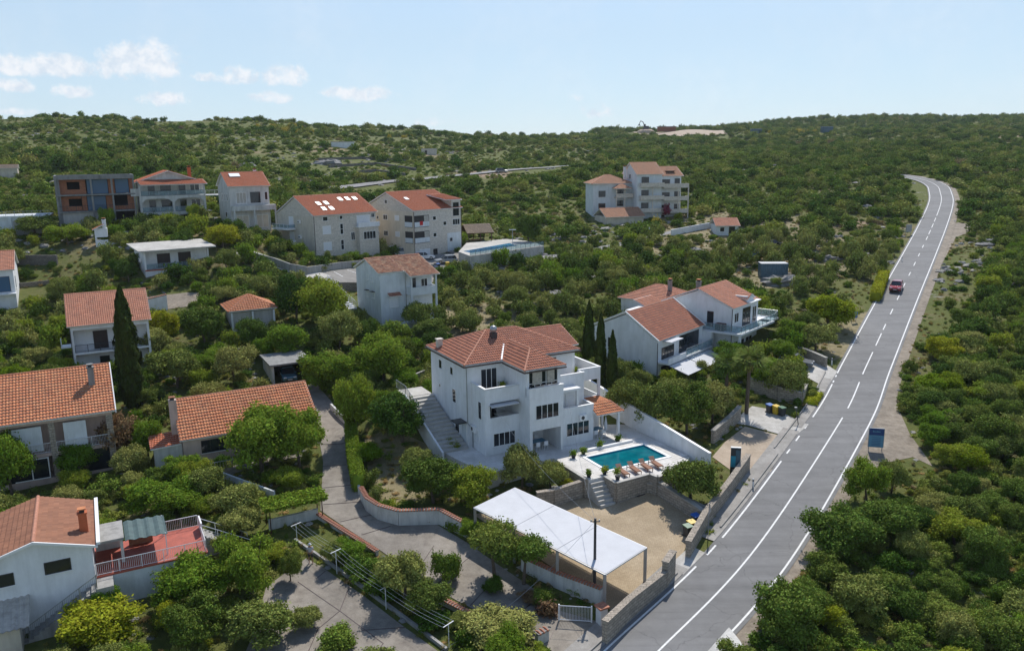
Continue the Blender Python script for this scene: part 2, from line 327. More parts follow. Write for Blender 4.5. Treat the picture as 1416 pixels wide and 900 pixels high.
surf('lot_asphalt', [(.3, (.20, .19, .175)), (.7, (.28, .265, .24))], .8, .9)
surf('white_track', [(.3, (.5, .49, .46)), (.7, (.68, .67, .64))], 2, .9)
def paver_mat(name, c1, c2, mort, sc_, w, h):
    m, N, L, b = nodes(name); b.inputs['Roughness'].default_value = .9
    P = geo(N); mp = N.new('ShaderNodeMapping'); mp.inputs['Rotation'].default_value = (0, 0, R(-28)); L.new(P, mp.inputs[0])
    br = N.new('ShaderNodeTexBrick'); L.new(mp.outputs[0], br.inputs['Vector']); br.inputs['Scale'].default_value = sc_
    br.inputs['Brick Width'].default_value = w; br.inputs['Row Height'].default_value = h; br.inputs['Mortar Size'].default_value = .012
    br.inputs['Color1'].default_value = (*c1, 1); br.inputs['Color2'].default_value = (*c2, 1); br.inputs['Mortar'].default_value = (*mort, 1)
    n = nz(N, L, .35, 6, .65, P)
    c = mixc(N, L, .9, br.outputs[0], ramp(N, L, n, [(.3, (.74, .73, .70)), (.5, (.95, .94, .92)), (.7, (1.2, 1.22, 1.25))]), 'MULTIPLY')
    c = mixc(N, L, 1.0, c, ramp(N, L, nz(N, L, 6, 4, .8, P), [(.3, (.85,)*3), (.7, (1.1,)*3)]), 'MULTIPLY')
    L.new(c, b.inputs['Base Color'])
paver_mat('parking_paving', (.40, .31, .195), (.46, .365, .24), (.27, .205, .135), 1, .2, .1)
paver_mat('terrace_tiles', (.62, .60, .57), (.68, .66, .63), (.5, .48, .45), 1, .6, .6)
# ------------------------------------------------------------ mesh builder
def finish(o, label, cat, group, kind):
    if label: o['label'] = label
    if cat: o['category'] = cat
    if group: o['group'] = group
    if kind: o['kind'] = kind
    return o
class MB:
    def __init__(s): s.v = []; s.f = []; s.m = []; s.uv = {}
    def face(s, pts, mi=0, uv=None):
        n = len(s.v); s.v.extend([tuple(p) for p in pts]); s.f.append(tuple(range(n, n+len(pts)))); s.m.append(mi)
        if uv: s.uv[len(s.f)-1] = uv
        return s
    def box(s, x0, x1, y0, y1, z0, z1, mi=0):
        a = [(x0,y0,z0),(x1,y0,z0),(x1,y1,z0),(x0,y1,z0),(x0,y0,z1),(x1,y0,z1),(x1,y1,z1),(x0,y1,z1)]
        n = len(s.v); s.v.extend(a)
        for q in ((0,3,2,1),(4,5,6,7),(0,1,5,4),(1,2,6,5),(2,3,7,6),(3,0,4,7)):
            s.f.append(tuple(n+i for i in q)); s.m.append(mi)
        return s
    def obox(s, p0, p1, w, z0, z1, mi=0, off=0.0):
        """wall segment from p0 to p1 (xy), width w, bottom/top heights (numbers or (a,b) pairs)"""
        d = Vector((p1[0]-p0[0], p1[1]-p0[1])); l = d.length; d /= max(l, 1e-6); n = Vector((-d.y, d.x))
        za = z0 if isinstance(z0, tuple) else (z0, z0); zb = z1 if isinstance(z1, tuple) else (z1, z1)
        P = []
        for (p, k) in ((p0, 0), (p1, 1)):
            for sgn in (-.5, .5):
                q = (p[0]+n.x*w*(sgn+off), p[1]+n.y*w*(sgn+off)); P.append((q[0], q[1], za[k])); P.append((q[0], q[1], zb[k]))
        i = len(s.v); s.v.extend(P)   # 0:a-lo 1:a-hi 2:a+lo 3:a+hi 4:b-lo 5:b-hi 6:b+lo 7:b+hi
        for q in ((0,4,5,1),(6,2,3,7),(2,0,1,3),(4,6,7,5),(1,5,7,3),(0,2,6,4)):
            s.f.append(tuple(i+k for k in q)); s.m.append(mi)
        return s
    def prism(s, poly, z0, z1, mi=0):
        """poly xy (ccw), z0/z1 numbers or functions"""
        f0 = z0 if callable(z0) else (lambda x, y: z0); f1 = z1 if callable(z1) else (lambda x, y: z1)
        n = len(poly); i = len(s.v)
        ar = sum(poly[k][0]*poly[(k+1) % n][1]-poly[(k+1) % n][0]*poly[k][1] for k in range(n))
        if ar < 0: poly = poly[::-1]
        s.v.extend([(x, y, f0(x, y)) for x, y in poly]); s.v.extend([(x, y, f1(x, y)) for x, y in poly])
        s.f.append(tuple(i+k for k in reversed(range(n)))); s.m.append(mi)
        s.f.append(tuple(i+n+k for k in range(n))); s.m.append(mi)
        for k in range(n):
            j = (k+1) % n; s.f.append((i+k, i+j, i+n+j, i+n+k)); s.m.append(mi)
        return s
    def tube(s, pts, r, n=6, mi=0, cap=True):
        pts = [Vector(p) for p in pts]; rs = r if isinstance(r, (list, tuple)) else [r]*len(pts)
        i0 = len(s.v); prev = None
        for k, p in enumerate(pts):
            d = (pts[min(k+1, len(pts)-1)]-pts[max(k-1, 0)]); d = d.normalized() if d.length > 1e-6 else Vector((0,0,1))
            if prev is None: a = d.cross(Vector((0,0,1)) if abs(d.z) < .9 else Vector((1,0,0))).normalized()
            else: a = (prev-d*prev.dot(d)).normalized()
            prev = a; b = d.cross(a)
            for j in range(n):
                t = 2*math.pi*j/n; q = p+(a*math.cos(t)+b*math.sin(t))*rs[k]; s.v.append(tuple(q))
        for k in range(len(pts)-1):
            for j in range(n):
                jj = (j+1) % n; s.f.append((i0+k*n+j, i0+k*n+jj, i0+(k+1)*n+jj, i0+(k+1)*n+j)); s.m.append(mi)
        if cap:
            s.f.append(tuple(i0+j for j in reversed(range(n)))); s.m.append(mi)
            e = i0+(len(pts)-1)*n; s.f.append(tuple(e+j for j in range(n))); s.m.append(mi)
        return s
    def lathe(s, c, prof_, n=12, mi=0):
        i0 = len(s.v)
        for r, z in prof_:
            for j in range(n):
                t = 2*math.pi*j/n; s.v.append((c[0]+r*math.cos(t), c[1]+r*math.sin(t), c[2]+z))
        for k in range(len(prof_)-1):
            for j in range(n):
                jj = (j+1) % n; s.f.append((i0+k*n+j, i0+k*n+jj, i0+(k+1)*n+jj, i0+(k+1)*n+j)); s.m.append(mi)
        s.f.append(tuple(i0+j for j in reversed(range(n)))); s.m.append(mi)
        e = i0+(len(prof_)-1)*n; s.f.append(tuple(e+j for j in range(n))); s.m.append(mi)
        return s
    def xf(s, M):
        s.v = [tuple(M @ Vector(p)) for p in s.v]; return s
    def add(s, o):
        n = len(s.v); k = len(s.f); s.v += o.v; s.f += [tuple(i+n for i in f) for f in o.f]; s.m += o.m
        for a, b in o.uv.items(): s.uv[a+k] = b
        return s
    def mesh(s, name, mats, smooth=False):
        me = bpy.data.meshes.new(name); me.from_pydata(s.v, [], s.f)
        for mm in (mats if isinstance(mats, (list, tuple)) else [mats]): me.materials.append(MAT[mm])
        me.polygons.foreach_set('material_index', s.m)
        if smooth: me.polygons.foreach_set('use_smooth', [True]*len(s.f))
        me.update(); ul = me.uv_layers.new(name='UVMap'); V = me.vertices
        co = np.empty(len(V)*3); V.foreach_get('co', co); co = co.reshape(-1, 3)
        nl = len(me.loops); lv = np.empty(nl, int); me.loops.foreach_get('vertex_index', lv)
        nor = np.empty(len(me.polygons)*3); me.polygons.foreach_get('normal', nor); nor = nor.reshape(-1, 3)
        lt = np.empty(len(me.polygons), int); me.polygons.foreach_get('loop_total', lt)
        fi = np.repeat(np.arange(len(lt)), lt); N = nor[fi]; P = co[lv]
        h = np.hypot(N[:, 0], N[:, 1]); fl = h < .25; hh = np.where(fl, 1, h)
        tx, ty = -N[:, 1]/hh, N[:, 0]/hh
        u = P[:, 0]*tx+P[:, 1]*ty
        vx, vy, vz = N[:, 1]*0-N[:, 2]*ty, N[:, 2]*tx-N[:, 0]*0, N[:, 0]*ty-N[:, 1]*tx
        v = P[:, 0]*vx+P[:, 1]*vy+P[:, 2]*vz
        uvs = np.stack([np.where(fl, P[:, 0], u), np.where(fl, P[:, 1], v)], 1)
        if s.uv:
            st = np.concatenate([[0], np.cumsum(lt)[:-1]])
            for k, q in s.uv.items():
                for j, w in enumerate(q): uvs[st[k]+j] = w
        ul.data.foreach_set('uv', uvs.astype(np.float32).ravel())
        return me
    def build(s, name, mats, parent=None, label=None, cat=None, group=None, kind=None, smooth=False, loc=None, rz=0):
        o = bpy.data.objects.new(name, s.mesh(name, mats, smooth)); COL.objects.link(o)
        if parent is not None: o.parent = parent
        if loc is not None: o.location = loc; o.rotation_euler = (0, 0, rz)
        return finish(o, label, cat, group, kind)
def root(name, loc, rz, label, cat, group=None):
    o = bpy.data.objects.new(name, None); COL.objects.link(o); o.empty_display_size = .3
    o.location = loc; o.rotation_euler = (0, 0, rz); return finish(o, label, cat, group, None)
def copy_tree(o, parent=None):
    c = o.copy(); COL.objects.link(c); c.parent = parent
    for ch in list(o.children): copy_tree(ch, c)
    return c
def catmull(P, step=1.0):
    out = []; Q = [P[0]]+list(P)+[P[-1]]
    for i in range(1, len(Q)-2):
        a, b, c, d = (np.array(q[:2], float) for q in Q[i-1:i+3]); n = max(1, int(np.linalg.norm(c-b)/step))
        for k in range(n):
            t = k/n; out.append(tuple(.5*((2*b)+(c-a)*t+(2*a-5*b+4*c-d)*t*t+(3*b-a-3*c+d)*t**3)))
    out.append(tuple(P[-1][:2])); return out
def sheet(name, poly, mat, off, label=None, step=1.2, block=True, kind='structure', zf=None, cat=None):
    import bmesh
    bm = bmesh.new(); vs = [bm.verts.new((x, y, 0)) for x, y in poly]; bm.faces.new(vs)
    xs = [p[0] for p in poly]; ys = [p[1] for p in poly]
    for ax, (a, b) in enumerate(((min(xs), max(xs)), (min(ys), max(ys)))):
        k = a+step
        while k < b:
            co = (k, 0, 0) if ax == 0 else (0, k, 0); no = (1, 0, 0) if ax == 0 else (0, 1, 0)
            bmesh.ops.bisect_plane(bm, geom=bm.verts[:]+bm.edges[:]+bm.faces[:], plane_co=co, plane_no=no); k += step
    bmesh.ops.triangulate(bm, faces=bm.faces[:])
    for v in bm.verts: v.co.z = (zf or terr)(v.co.x, v.co.y)+off
    for f in bm.faces:
        if f.normal.z < 0: f.normal_flip()
    bm.normal_update()
    for f in bm.faces:
        if f.normal.z < 0: f.normal_flip()
    me = bpy.data.meshes.new(name); bm.to_mesh(me); bm.free(); me.materials.append(MAT[mat])
    o = bpy.data.objects.new(name, me); COL.objects.link(o)
    if block: BLOCK.append(poly)
    return finish(o, label, cat, None, kind)
def ribbon(name, line, a, b, mat, off, kind='structure', label=None, cat=None):
    """strip between lateral offsets a..b (right positive) of a centre line"""
    V = []; Fc = []; n = len(line); nc = max(1, int(abs(b-a)/1.3))
    L_, R_ = [], []
    for i, p in enumerate(line):
        q0 = line[max(0, i-1)]; q1 = line[min(n-1, i+1)]; d = Vector((q1[0]-q0[0], q1[1]-q0[1])).normalized(); r = Vector((d.y, -d.x))
        for k in range(nc+1):
            o_ = a+(b-a)*k/nc; x, y = p[0]+r.x*o_, p[1]+r.y*o_; V.append((x, y, terr(x, y)+off(y) if callable(off) else terr(x, y)+off))
    for i in range(n-1):
        for k in range(nc):
            j = i*(nc+1)+k; Fc.append((j, j+1, j+nc+2, j+nc+1))
    return V, Fc
def mk(name, V, Fc, mat, kind='structure', label=None, cat=None):
    me = bpy.data.meshes.new(name); me.from_pydata(V, [], Fc); me.materials.append(MAT[mat])
    o = bpy.data.objects.new(name, me); COL.objects.link(o); return finish(o, label, cat, None, kind)
def px(*pts): return [at(x, y)[:2] for x, y in pts]
# ------------------------------------------------------------ ground sheet
def hillnoise(x, y):
    A = min(1.8, max(0, (y-290)*.015))
    return A*(math.sin(x*.021+1.3)*math.sin(y*.017)+.5*math.sin(x*.05+y*.03)+.3*math.sin(x*.11-y*.07)) if A > 0 else 0
_terr0 = terr
def terr(x, y):
    z = _terr0(x, y)+hillnoise(x, y); d = (x+12.6)**2+(y-81)**2
    return z+2.2*math.exp(-d/17) if d < 120 else z
def make_ground():
    us = sorted(set([round(-.72+.01*i, 4) for i in range(145)]+[-1.8, -1.5, -1.3, -1.15, -1, -.9, -.85, -.8, -.77, .77, .8, .85, .9, 1, 1.15, 1.3, 1.5, 1.8]))
    ys = [-80, -50, -25, 0, 15, 25, 32, 38, 42]
    while ys[-1] < 125: ys.append(ys[-1]+.9)
    while ys[-1] < 270: ys.append(ys[-1]+1.6)
    while ys[-1] < 950: ys.append(ys[-1]+6)
    ys += [1000, 1100, 1250, 1480]
    V = []
    for y in ys:
        for u in us:
            x = u*max(y, 55) if abs(u) <= .8 else math.copysign(.8*max(y, 55)+(abs(u)-.8)*400, u); V.append((x, y, terr(x, y)))
    w = len(us); Fc = [(r*w+c, r*w+c+1, (r+1)*w+c+1, (r+1)*w+c) for r in range(len(ys)-1) for c in range(w-1)]
    o = mk('ground', V, Fc, 'ground'); o.data.polygons.foreach_set('use_smooth', [True]*len(Fc))
make_ground()
# ------------------------------------------------------------ main road
LE = [(-22, 14), (-12, 26), (-2.5, 37.6), (6.7, 48.4), (17.4, 61.1), (33.4, 84.1), (42.7, 99.5), (58.4, 125.3), (79, 159), (98.7, 191.6), (110.5, 212), (117, 225), (121.8, 236), (123.6, 246), (122, 253), (118, 258)]
LE = catmull(LE, 1.0)
HW = 2.85
def offs(line, d):
    out = []
    for i, p in enumerate(line):
        q0 = line[max(0, i-1)]; q1 = line[min(len(line)-1, i+1)]; t = Vector((q1[0]-q0[0], q1[1]-q0[1])).normalized(); out.append((p[0]+t.y*d, p[1]-t.x*d))
    return out
ROAD = offs(LE, HW)
ro = lambda y: .05 if y < 110 else .05+min(.12, (y-110)*.0012)
V, Fc = ribbon('', ROAD, -HW-.28, HW+.3, '', ro); mk('road', V, Fc, 'asphalt')
rl = lambda y: ro(y)+.006+max(0, (y-110)*.0002)
def paint(a, b, sel):
    Vs, Fs = [], []; run = []
    s = 0
    for i, p in enumerate(ROAD):
        if i: s += math.dist(p, ROAD[i-1])
        if sel(s, p): run.append(p)
        if (not sel(s, p) or i == len(ROAD)-1) and len(run) > 1:
            v, f = ribbon('', run, a, b, '', rl); n = len(Vs); Vs += v; Fs += [tuple(k+n for k in q) for q in f]
        if not sel(s, p): run = []
    return Vs, Fs
fine = []
for p, q in zip(ROAD, ROAD[1:]):
    fine += [p, ((p[0]*2+q[0])/3, (p[1]*2+q[1])/3), ((p[0]+q[0]*2)/3, (p[1]+q[1]*2)/3)]
ROADC = ROAD; ROAD = fine
def dash(s, p):
    y = p[1]
    if y < 81.5: return True
    if y < 110: return (s % 11.6) < 9
    if y < 168: return (s % 8.2) < 3.3
    if y < 196: return (s % 7.5) < 5.2
    return True
def leftedge(s, p):
    y = p[1]
    if 54.5 < y < 59: return (s % 3.4) < 2.0
    if 72 < y < 82 : return (s % 3.4) < 1.6
    if 91 < y < 94: return (s % 2) < 1
    return True
v1, f1 = paint(-.07, .07, dash); v2, f2 = paint(-HW, -HW+.15, leftedge); v3, f3 = paint(HW-.15, HW, lambda s, p: True)
Vs = v1+v2+v3; Fs = f1+[tuple(k+len(v1) for k in q) for q in f2]+[tuple(k+len(v1)+len(v2) for k in q) for q in f3]
mk('road_markings', Vs, Fs, 'paint_white')
ROAD = ROADC
BLOCK.append([*offs(ROAD, -HW-1.0), *reversed(offs(ROAD, HW+1.0))])
# shoulder, verge, drainage kerb on the left
Vg, Fg = ribbon('', ROAD, HW-.1, HW+1.5, '', lambda y: ro(y)-.03); mk('road_shoulder', Vg, Fg, 'gravel')
Rl = [p for p in ROAD if p[1] < 215]
GR = px((1035,862),(1060,850),(1098,775),(1122,742),(1150,705),(1190,668),(1225,640),(1262,632),(1290,645),(1258,600),(1240,560),(1243,520),(1262,470),(1285,410),(1300,370),(1322,328),(1350,318),(1352,312),(1325,308))
gl = [p for p in offs(ROAD, HW+.2) if GR[0][1] < p[1] < GR[-1][1]]
sheet('gravel_verge', gl+GR[::-1], 'gravel', .03, block=True)
FLAP = px((975,905),(1008,868),(1022,885),(1035,905)); sheet('white_gravel_patch', FLAP, 'white_track', .08)
# left pavement (raised strip with gutter)
def strip(y0, y1, a, b, off, name, mat):
    ln = [p for p in ROAD if y0 < p[1] < y1]
    v, f = ribbon('', ln, a, b, '', off); return mk(name, v, f, mat)
strip(38, 55, -HW-2.0, -HW-.25, .09, 'pavement', 'kerb_concrete')
strip(58, 78, -HW-1.9, -HW-.25, .09, 'pavement', 'kerb_concrete')
strip(78, 93, -HW-1.2, -HW-.25, .09, 'pavement', 'kerb_concrete')
def kerb(y0, y1, a):
    ln = offs([p for p in ROAD if y0 < p[1] < y1], a); m = MB()
    for p, q in zip(ln, ln[1:]): m.obox(p, q, .14, (terr(*p)-.1, terr(*q)-.1), (terr(*p)+.2, terr(*q)+.2))
    m.build('kerb', 'kerb_concrete', kind='structure')
kerb(38, 54, -HW-.62); kerb(60, 73, -HW-.62); kerb(73, 94, -HW-1.28)
# ------------------------------------------------------------ other ground surfaces
DRV = px((437,530),(462,560),(486,590),(492,640),(500,688),(515,712),(550,727),(605,726),(645,750),(690,782),(735,812),(775,845),(835,862),(818,895),(770,905),(742,886),(690,860),(640,835),(600,813),(560,785),(520,757),(475,728),(443,706),(447,640),(440,600),(425,560),(412,535))
sheet('driveway', DRV, 'drive_concrete', .05)
YRD = px((424,772),(446,785),(500,822),(560,868),(612,905),(560,925),(330,925),(352,872),(368,812),(398,790))
sheet('yard_paving', YRD, 'drive_concrete', .055)
PRK = px((655,712),(700,700),(748,690),(835,668),(905,680),(962,712),(948,757),(935,790),(846,846),(832,832),(760,782))
sheet('parking_lot', PRK, 'parking_paving', .05)
APR = px((917,790),(955,755),(975,765),(945,795)); sheet('access_slab', APR, 'pale_concrete', .075)
PLT = px((1002,612),(1030,590),(1092,606),(1066,652),(1040,662),(1010,650),(985,632)); sheet('yard_plot', PLT, 'yard_earth', .05)
CSL = px((1010,585),(1040,562),(1075,568),(1118,588),(1096,606),(1032,588)); sheet('concrete_yard', CSL, 'pale_concrete', .06)
CDR = px((1105,500),(1135,500),(1158,514),(1143,537),(1112,520)); sheet('house_driveway', CDR, 'pale_concrete', .06)
LOT = px((438,378),(500,370),(560,352),(640,350),(662,362),(640,372),(600,378),(600,410),(500,400),(458,396)); sheet('car_park', LOT, 'lot_asphalt', .06, step=2)
LANE = px((655,362),(700,356),(780,352),(860,335),(925,320),(990,313.5),(990,316.5),(925,324),(862,339.5),(785,357),(700,363),(655,370)); sheet('lane', LANE, 'far_asphalt', .07, step=2.5)
LN2 = px((300,352),(345,346),(400,365),(440,376),(458,382),(440,388),(395,376),(345,358),(300,362)); sheet('lane', LN2, 'pale_concrete', .07, step=2)
PTC = px((195,412),(260,405),(300,408),(262,424),(205,432)); sheet('gravel_path', PTC, 'gravel', .07, step=2)
def farroad(name, pts, w, mat='far_asphalt'):
    ln = catmull(px(*pts), 3); v, f = ribbon('', ln, -w/2, w/2, '', .35); mk(name, v, f, mat); BLOCK.append([*offs(ln, -w/2-.5), *reversed(offs(ln, w/2+.5))]); return ln
FR = farroad('road', [(450,262),(485,259),(540,252),(600,247),(660,241),(720,235),(780,231),(830,226)], 3.8)
# soil clearings in the olive grove and dry grass
for k, P_ in enumerate([[(905,300),(1010,285),(1130,300),(1190,350),(1150,395),(1040,400),(1000,370),(905,345)], [(600,425),(680,418),(760,440),(770,462),(700,462),(640,470),(600,455)], [(1040,352),(1110,345),(1130,372),(1120,400),(1060,392)], [(900,335),(985,345),(1010,362),(950,368),(905,350)],
        [(503,600),(560,600),(610,620),(640,660),(560,700),(515,700)], [(1170,440),(1215,425),(1195,480),(1150,500),(1120,470)]]):
    sheet('bare_soil', px(*P_), 'dry_ground', .02, block=False, step=2)

def joints(name, segs, w, mat, off=.02):
    m = MB()
    for a, c in segs:
        A, B = at(*a), at(*c); n = max(1, int(math.dist(A, B)/1.5)); q = [(A[0]+(B[0]-A[0])*k/n, A[1]+(B[1]-A[1])*k/n) for k in range(n+1)]
        for s, e in zip(q, q[1:]): m.obox(s, e, w, (terr(*s), terr(*e)), (terr(*s)+.055+off, terr(*e)+.055+off))
    m.build(name, mat, kind='structure')
joints('slab_joints', [((412,805),(470,845)),((470,845),(530,890)),((470,845),(483,812)),((440,870),(470,845)),((500,872),(560,868)),((530,890),(520,905)),((438,800),(450,790)),((395,850),(440,870)),((440,870),(425,905))], .06, 'gutter_brown')
joints('slab_joints', [((444,615),(490,612)),((446,645),(492,642)),((446,675),(497,670)),((447,698),(503,694)),((470,722),(515,712)),((500,740),(540,728)),((575,792),(600,755)),((600,812),(650,770)),((650,838),(690,795)),((700,862),(760,815)),((758,892),(775,845))], .05, 'gutter_brown')
sheet('bare_soil', px((875,183.5),(935,182.5),(1000,181),(1006,186),(965,190),(925,189),(880,187.5)), 'soil_pale', .6, block=True, step=9)
# ------------------------------------------------------------ building kit
KEEP = []      # photo polygons (with base row) that random trees must not hide
def tile_plane(mb, poly, mi=0, tw=.24, th=.38, amp=.035, seg=4):
    """corrugated clay tiles over a convex planar polygon (3D points)"""
    P = [Vector(p) for p in poly]; n = Vector((0,0,0))
    for i in range(len(P)): n += P[i].cross(P[(i+1) % len(P)])
    n.normalize()
    if n.z < 0: n = -n
    u = Vector((0,0,1)).cross(n); u.normalize(); v = n.cross(u)
    if v.z < 0: v = -v; u = -u
    O = P[0]; Q = [((p-O).dot(u), (p-O).dot(v)) for p in P]
    ulo = min(q[0] for q in Q); uhi = max(q[0] for q in Q); vlo = min(q[1] for q in Q)
    ou, ov = O.dot(u), O.dot(v)
    def rng(x):
        r = []
        for i in range(len(Q)):
            a, b = Q[i], Q[(i+1) % len(Q)]
            if abs(a[0]-b[0]) < 1e-9:
                if abs(a[0]-x) < 1e-6: r += [a[1], b[1]]
            elif min(a[0], b[0])-1e-9 <= x <= max(a[0], b[0])+1e-9: r.append(a[1]+(b[1]-a[1])*(x-a[0])/(b[0]-a[0]))
        return (min(r), max(r)) if r else (0, 0)
    du = tw/seg; k0 = math.ceil(ulo/du); us = [ulo]+[k*du for k in range(k0, int(uhi/du)+1) if ulo+1e-4 < k*du < uhi-1e-4]+[uhi]
    cols = []
    for x in us:
        a, b = rng(x); ph = abs(math.sin(math.pi*x/tw)); cols.append((x, a, b, ph*amp*1.5))
    nr = int((max(q[1] for q in Q)-vlo)/th)+1
    for (x0, a0, b0, h0), (x1, a1, b1, h1) in zip(cols, cols[1:]):
        for k in range(nr):
            va, vb = vlo+k*th, vlo+(k+1)*th
            s0, e0 = max(va, a0), min(vb, b0); s1, e1 = max(va, a1), min(vb, b1)
            if e0 <= s0 and e1 <= s1: continue
            e0 = max(e0, s0) if e0 > s0 else s0; e1 = max(e1, s1) if e1 > s1 else s1
            if s0 > b0: s0 = e0 = b0
            if s1 > b1: s1 = e1 = b1
            if e0 < a0: s0 = e0 = a0
            if e1 < a1: s1 = e1 = a1
            def pt(x, y, h): 
                f = (vb-y)/th; return O+u*x+v*y+n*(h+amp*1.7*max(0, f)+.02)
            uvq = [(x0+ou+ulo*0, s0+ov), (x1+ou, s1+ov), (x1+ou, e1+ov), (x0+ou, e0+ov)]
            # tile uv from cell centre so that one tile keeps one colour
            cu = (math.floor((x0+x1)/2/tw+.5))*tw+tw*.5; cv = (k+.5)*th
            uvq = [(cu+(q[0]-x0-ou)*.2+ou*0, cv) for q in uvq]
            mb.face([pt(x0, s0, h0), pt(x1, s1, h1), pt(x1, e1, h1), pt(x0, e0, h0)], mi, uvq)
    # slab under the tiles
    i = len(mb.v); top = [p+n*.012 for p in P]; bot = [p-n*.10 for p in P]
    return top, bot
def roof_planes(name, planes, mat, parent, ridges=(), tw=.24, th=.38, under='trim_white', amp=.035, ridge_r=.11, ridge_mat='ridge_tile'):
    mb = MB()
    for P in planes:
        top, bot = tile_plane(mb, P, 0, tw, th, amp)
        mb.face(top, 1); mb.face(bot[::-1], 1)
        for i in range(len(P)):
            j = (i+1) % len(P); mb.face([bot[i], bot[j], top[j], top[i]], 1)
    for a, b in ridges: mb.tube([Vector(a)+Vector((0,0,.02)), Vector(b)+Vector((0,0,.02))], ridge_r, 7, 2)
    return mb.build(name, [mat, under, ridge_mat], parent)
def hip(parent, x0, x1, y0, y1, z, h, mat, ov=.45, name='roof', **k):
    x0 -= ov; x1 += ov; y0 -= ov; y1 += ov; d = min(x1-x0, y1-y0)/2
    z -= h*ov/(d)*.6
    if x1-x0 >= y1-y0: A = (x0+d, (y0+y1)/2, z+h); B = (x1-d, (y0+y1)/2, z+h)
    else: A = ((x0+x1)/2, y0+d, z+h); B = ((x0+x1)/2, y1-d, z+h)
    a, b, c, e = (x0,y0,z), (x1,y0,z), (x1,y1,z), (x0,y1,z)
    if x1-x0 >= y1-y0: pl = [[a,b,B,A] if A != B else [a,b,A], [c,e,A,B], [b,c,B], [e,a,A]]; rd = [(a,A),(e,A),(b,B),(c,B),(A,B)]
    else: pl = [[a,b,A], [b,c,B,A], [c,e,B], [e,a,A,B]]; rd = [(a,A),(b,A),(c,B),(e,B),(A,B)]
    return roof_planes(name, pl, mat, parent, rd, **k)
def gable(parent, x0, x1, y0, y1, z, h, mat, yr=None, zb=None, ov=.4, ovx=.3, name='roof', axis='x', back=True, **k):
    """ridge along x at y=yr; z front eave height, zb back eave height (wall tops)"""
    yr = (y0+y1)/2 if yr is None else yr; zb = z if zb is None else zb
    sf = h/(yr-y0); sb = (z+h-zb)/(y1-yr)
    T = (lambda p: p) if axis == 'x' else (lambda p: (p[1], p[0], p[2]))
    X0, X1 = x0-ovx, x1+ovx
    f = [(X0, y0-ov, z-sf*ov), (X1, y0-ov, z-sf*ov), (X1, yr, z+h), (X0, yr, z+h)]
    b = [(X1, y1+ov, zb-sb*ov), (X0, y1+ov, zb-sb*ov), (X0, yr, z+h), (X1, yr, z+h)]
    pl = [[T(p) for p in f], [T(p) for p in b]]
    return roof_planes(name, pl, mat, parent, [(T((X0, yr, z+h)), T((X1, yr, z+h)))], **k)
def gable_wall(mb, x0, x1, y0, y1, z0, z, h, yr=None, zb=None, axis='x', mi=0, drop=.13):
    """box with gable ends under a gable roof"""
    yr = (y0+y1)/2 if yr is None else yr; zb = z if zb is None else zb
    z -= drop; zb -= drop; T = (lambda p: p) if axis == 'x' else (lambda p: (p[1], p[0], p[2]))
    A = [(y0, z0), (y1, z0), (y1, zb), (yr, z+h), (y0, z)]
    L0 = [T((x0, a, b)) for a, b in A]; L1 = [T((x1, a, b)) for a, b in A]
    if axis == 'x': mb.face(L0[::-1], mi); mb.face(L1, mi)
    else: mb.face(L0, mi); mb.face(L1[::-1], mi)
    for i in range(5):
        j = (i+1) % 5; q = [L0[i], L0[j], L1[j], L1[i]]
        if axis != 'x': q = q[::-1]
        mb.face(q, mi)
def wplace(face, c, a, z):
    """matrix: local X along wall, -Y outward"""
    if face == 'F': return Matrix.Translation((a, c, z))
    if face == 'L': return Matrix.Translation((c, a, z)) @ Matrix.Rotation(-math.pi/2, 4, 'Z')
    if face == 'R': return Matrix.Translation((c, a, z)) @ Matrix.Rotation(math.pi/2, 4, 'Z')
    return Matrix.Translation((a, c, z)) @ Matrix.Rotation(math.pi, 4, 'Z')
_rw = random.Random(5)
def window(par, face, c, a, z, w, h, n=2, frame='frame_white', glass='glass_dark', sill=True, door=False, arch=False, shutter=None, name=None, deep=.0, hb=0):
    """a = centre along the wall, z = bottom"""
    M = wplace(face, c, a, z); fr = MB(); t = .065
    fr.box(-w/2-t, w/2+t, -.045, .02, h-.003, h+t); fr.box(-w/2-t, w/2+t, -.045, .02, -t*.6, .0)
    fr.box(-w/2-t, -w/2, -.045, .02, .0, h-.003); fr.box(w/2, w/2+t, -.045, .02, .0, h-.003)
    for k in range(1, n):
        x = -w/2+w*k/n; fr.box(x-.03, x+.03, -.04, .015, .001, h-.004)
    if hb: fr.box(-w/2, w/2, -.038, .012, h*hb-.025, h*hb+.025)
    o = fr.xf(M).build(name or ('door' if door else 'window'), frame, par)
    pn = MB().box(-w/2+.004, w/2-.004, -.022, .012, .004, h-.006)
    pn.xf(M).build('pane', glass if shutter is None else shutter, o)
    if sill and not door: MB().box(-w/2-.12, w/2+.12, -.10, .01, -.10, -t*.6-.004).xf(M).build('sill', 'trim_white', o)
    return o
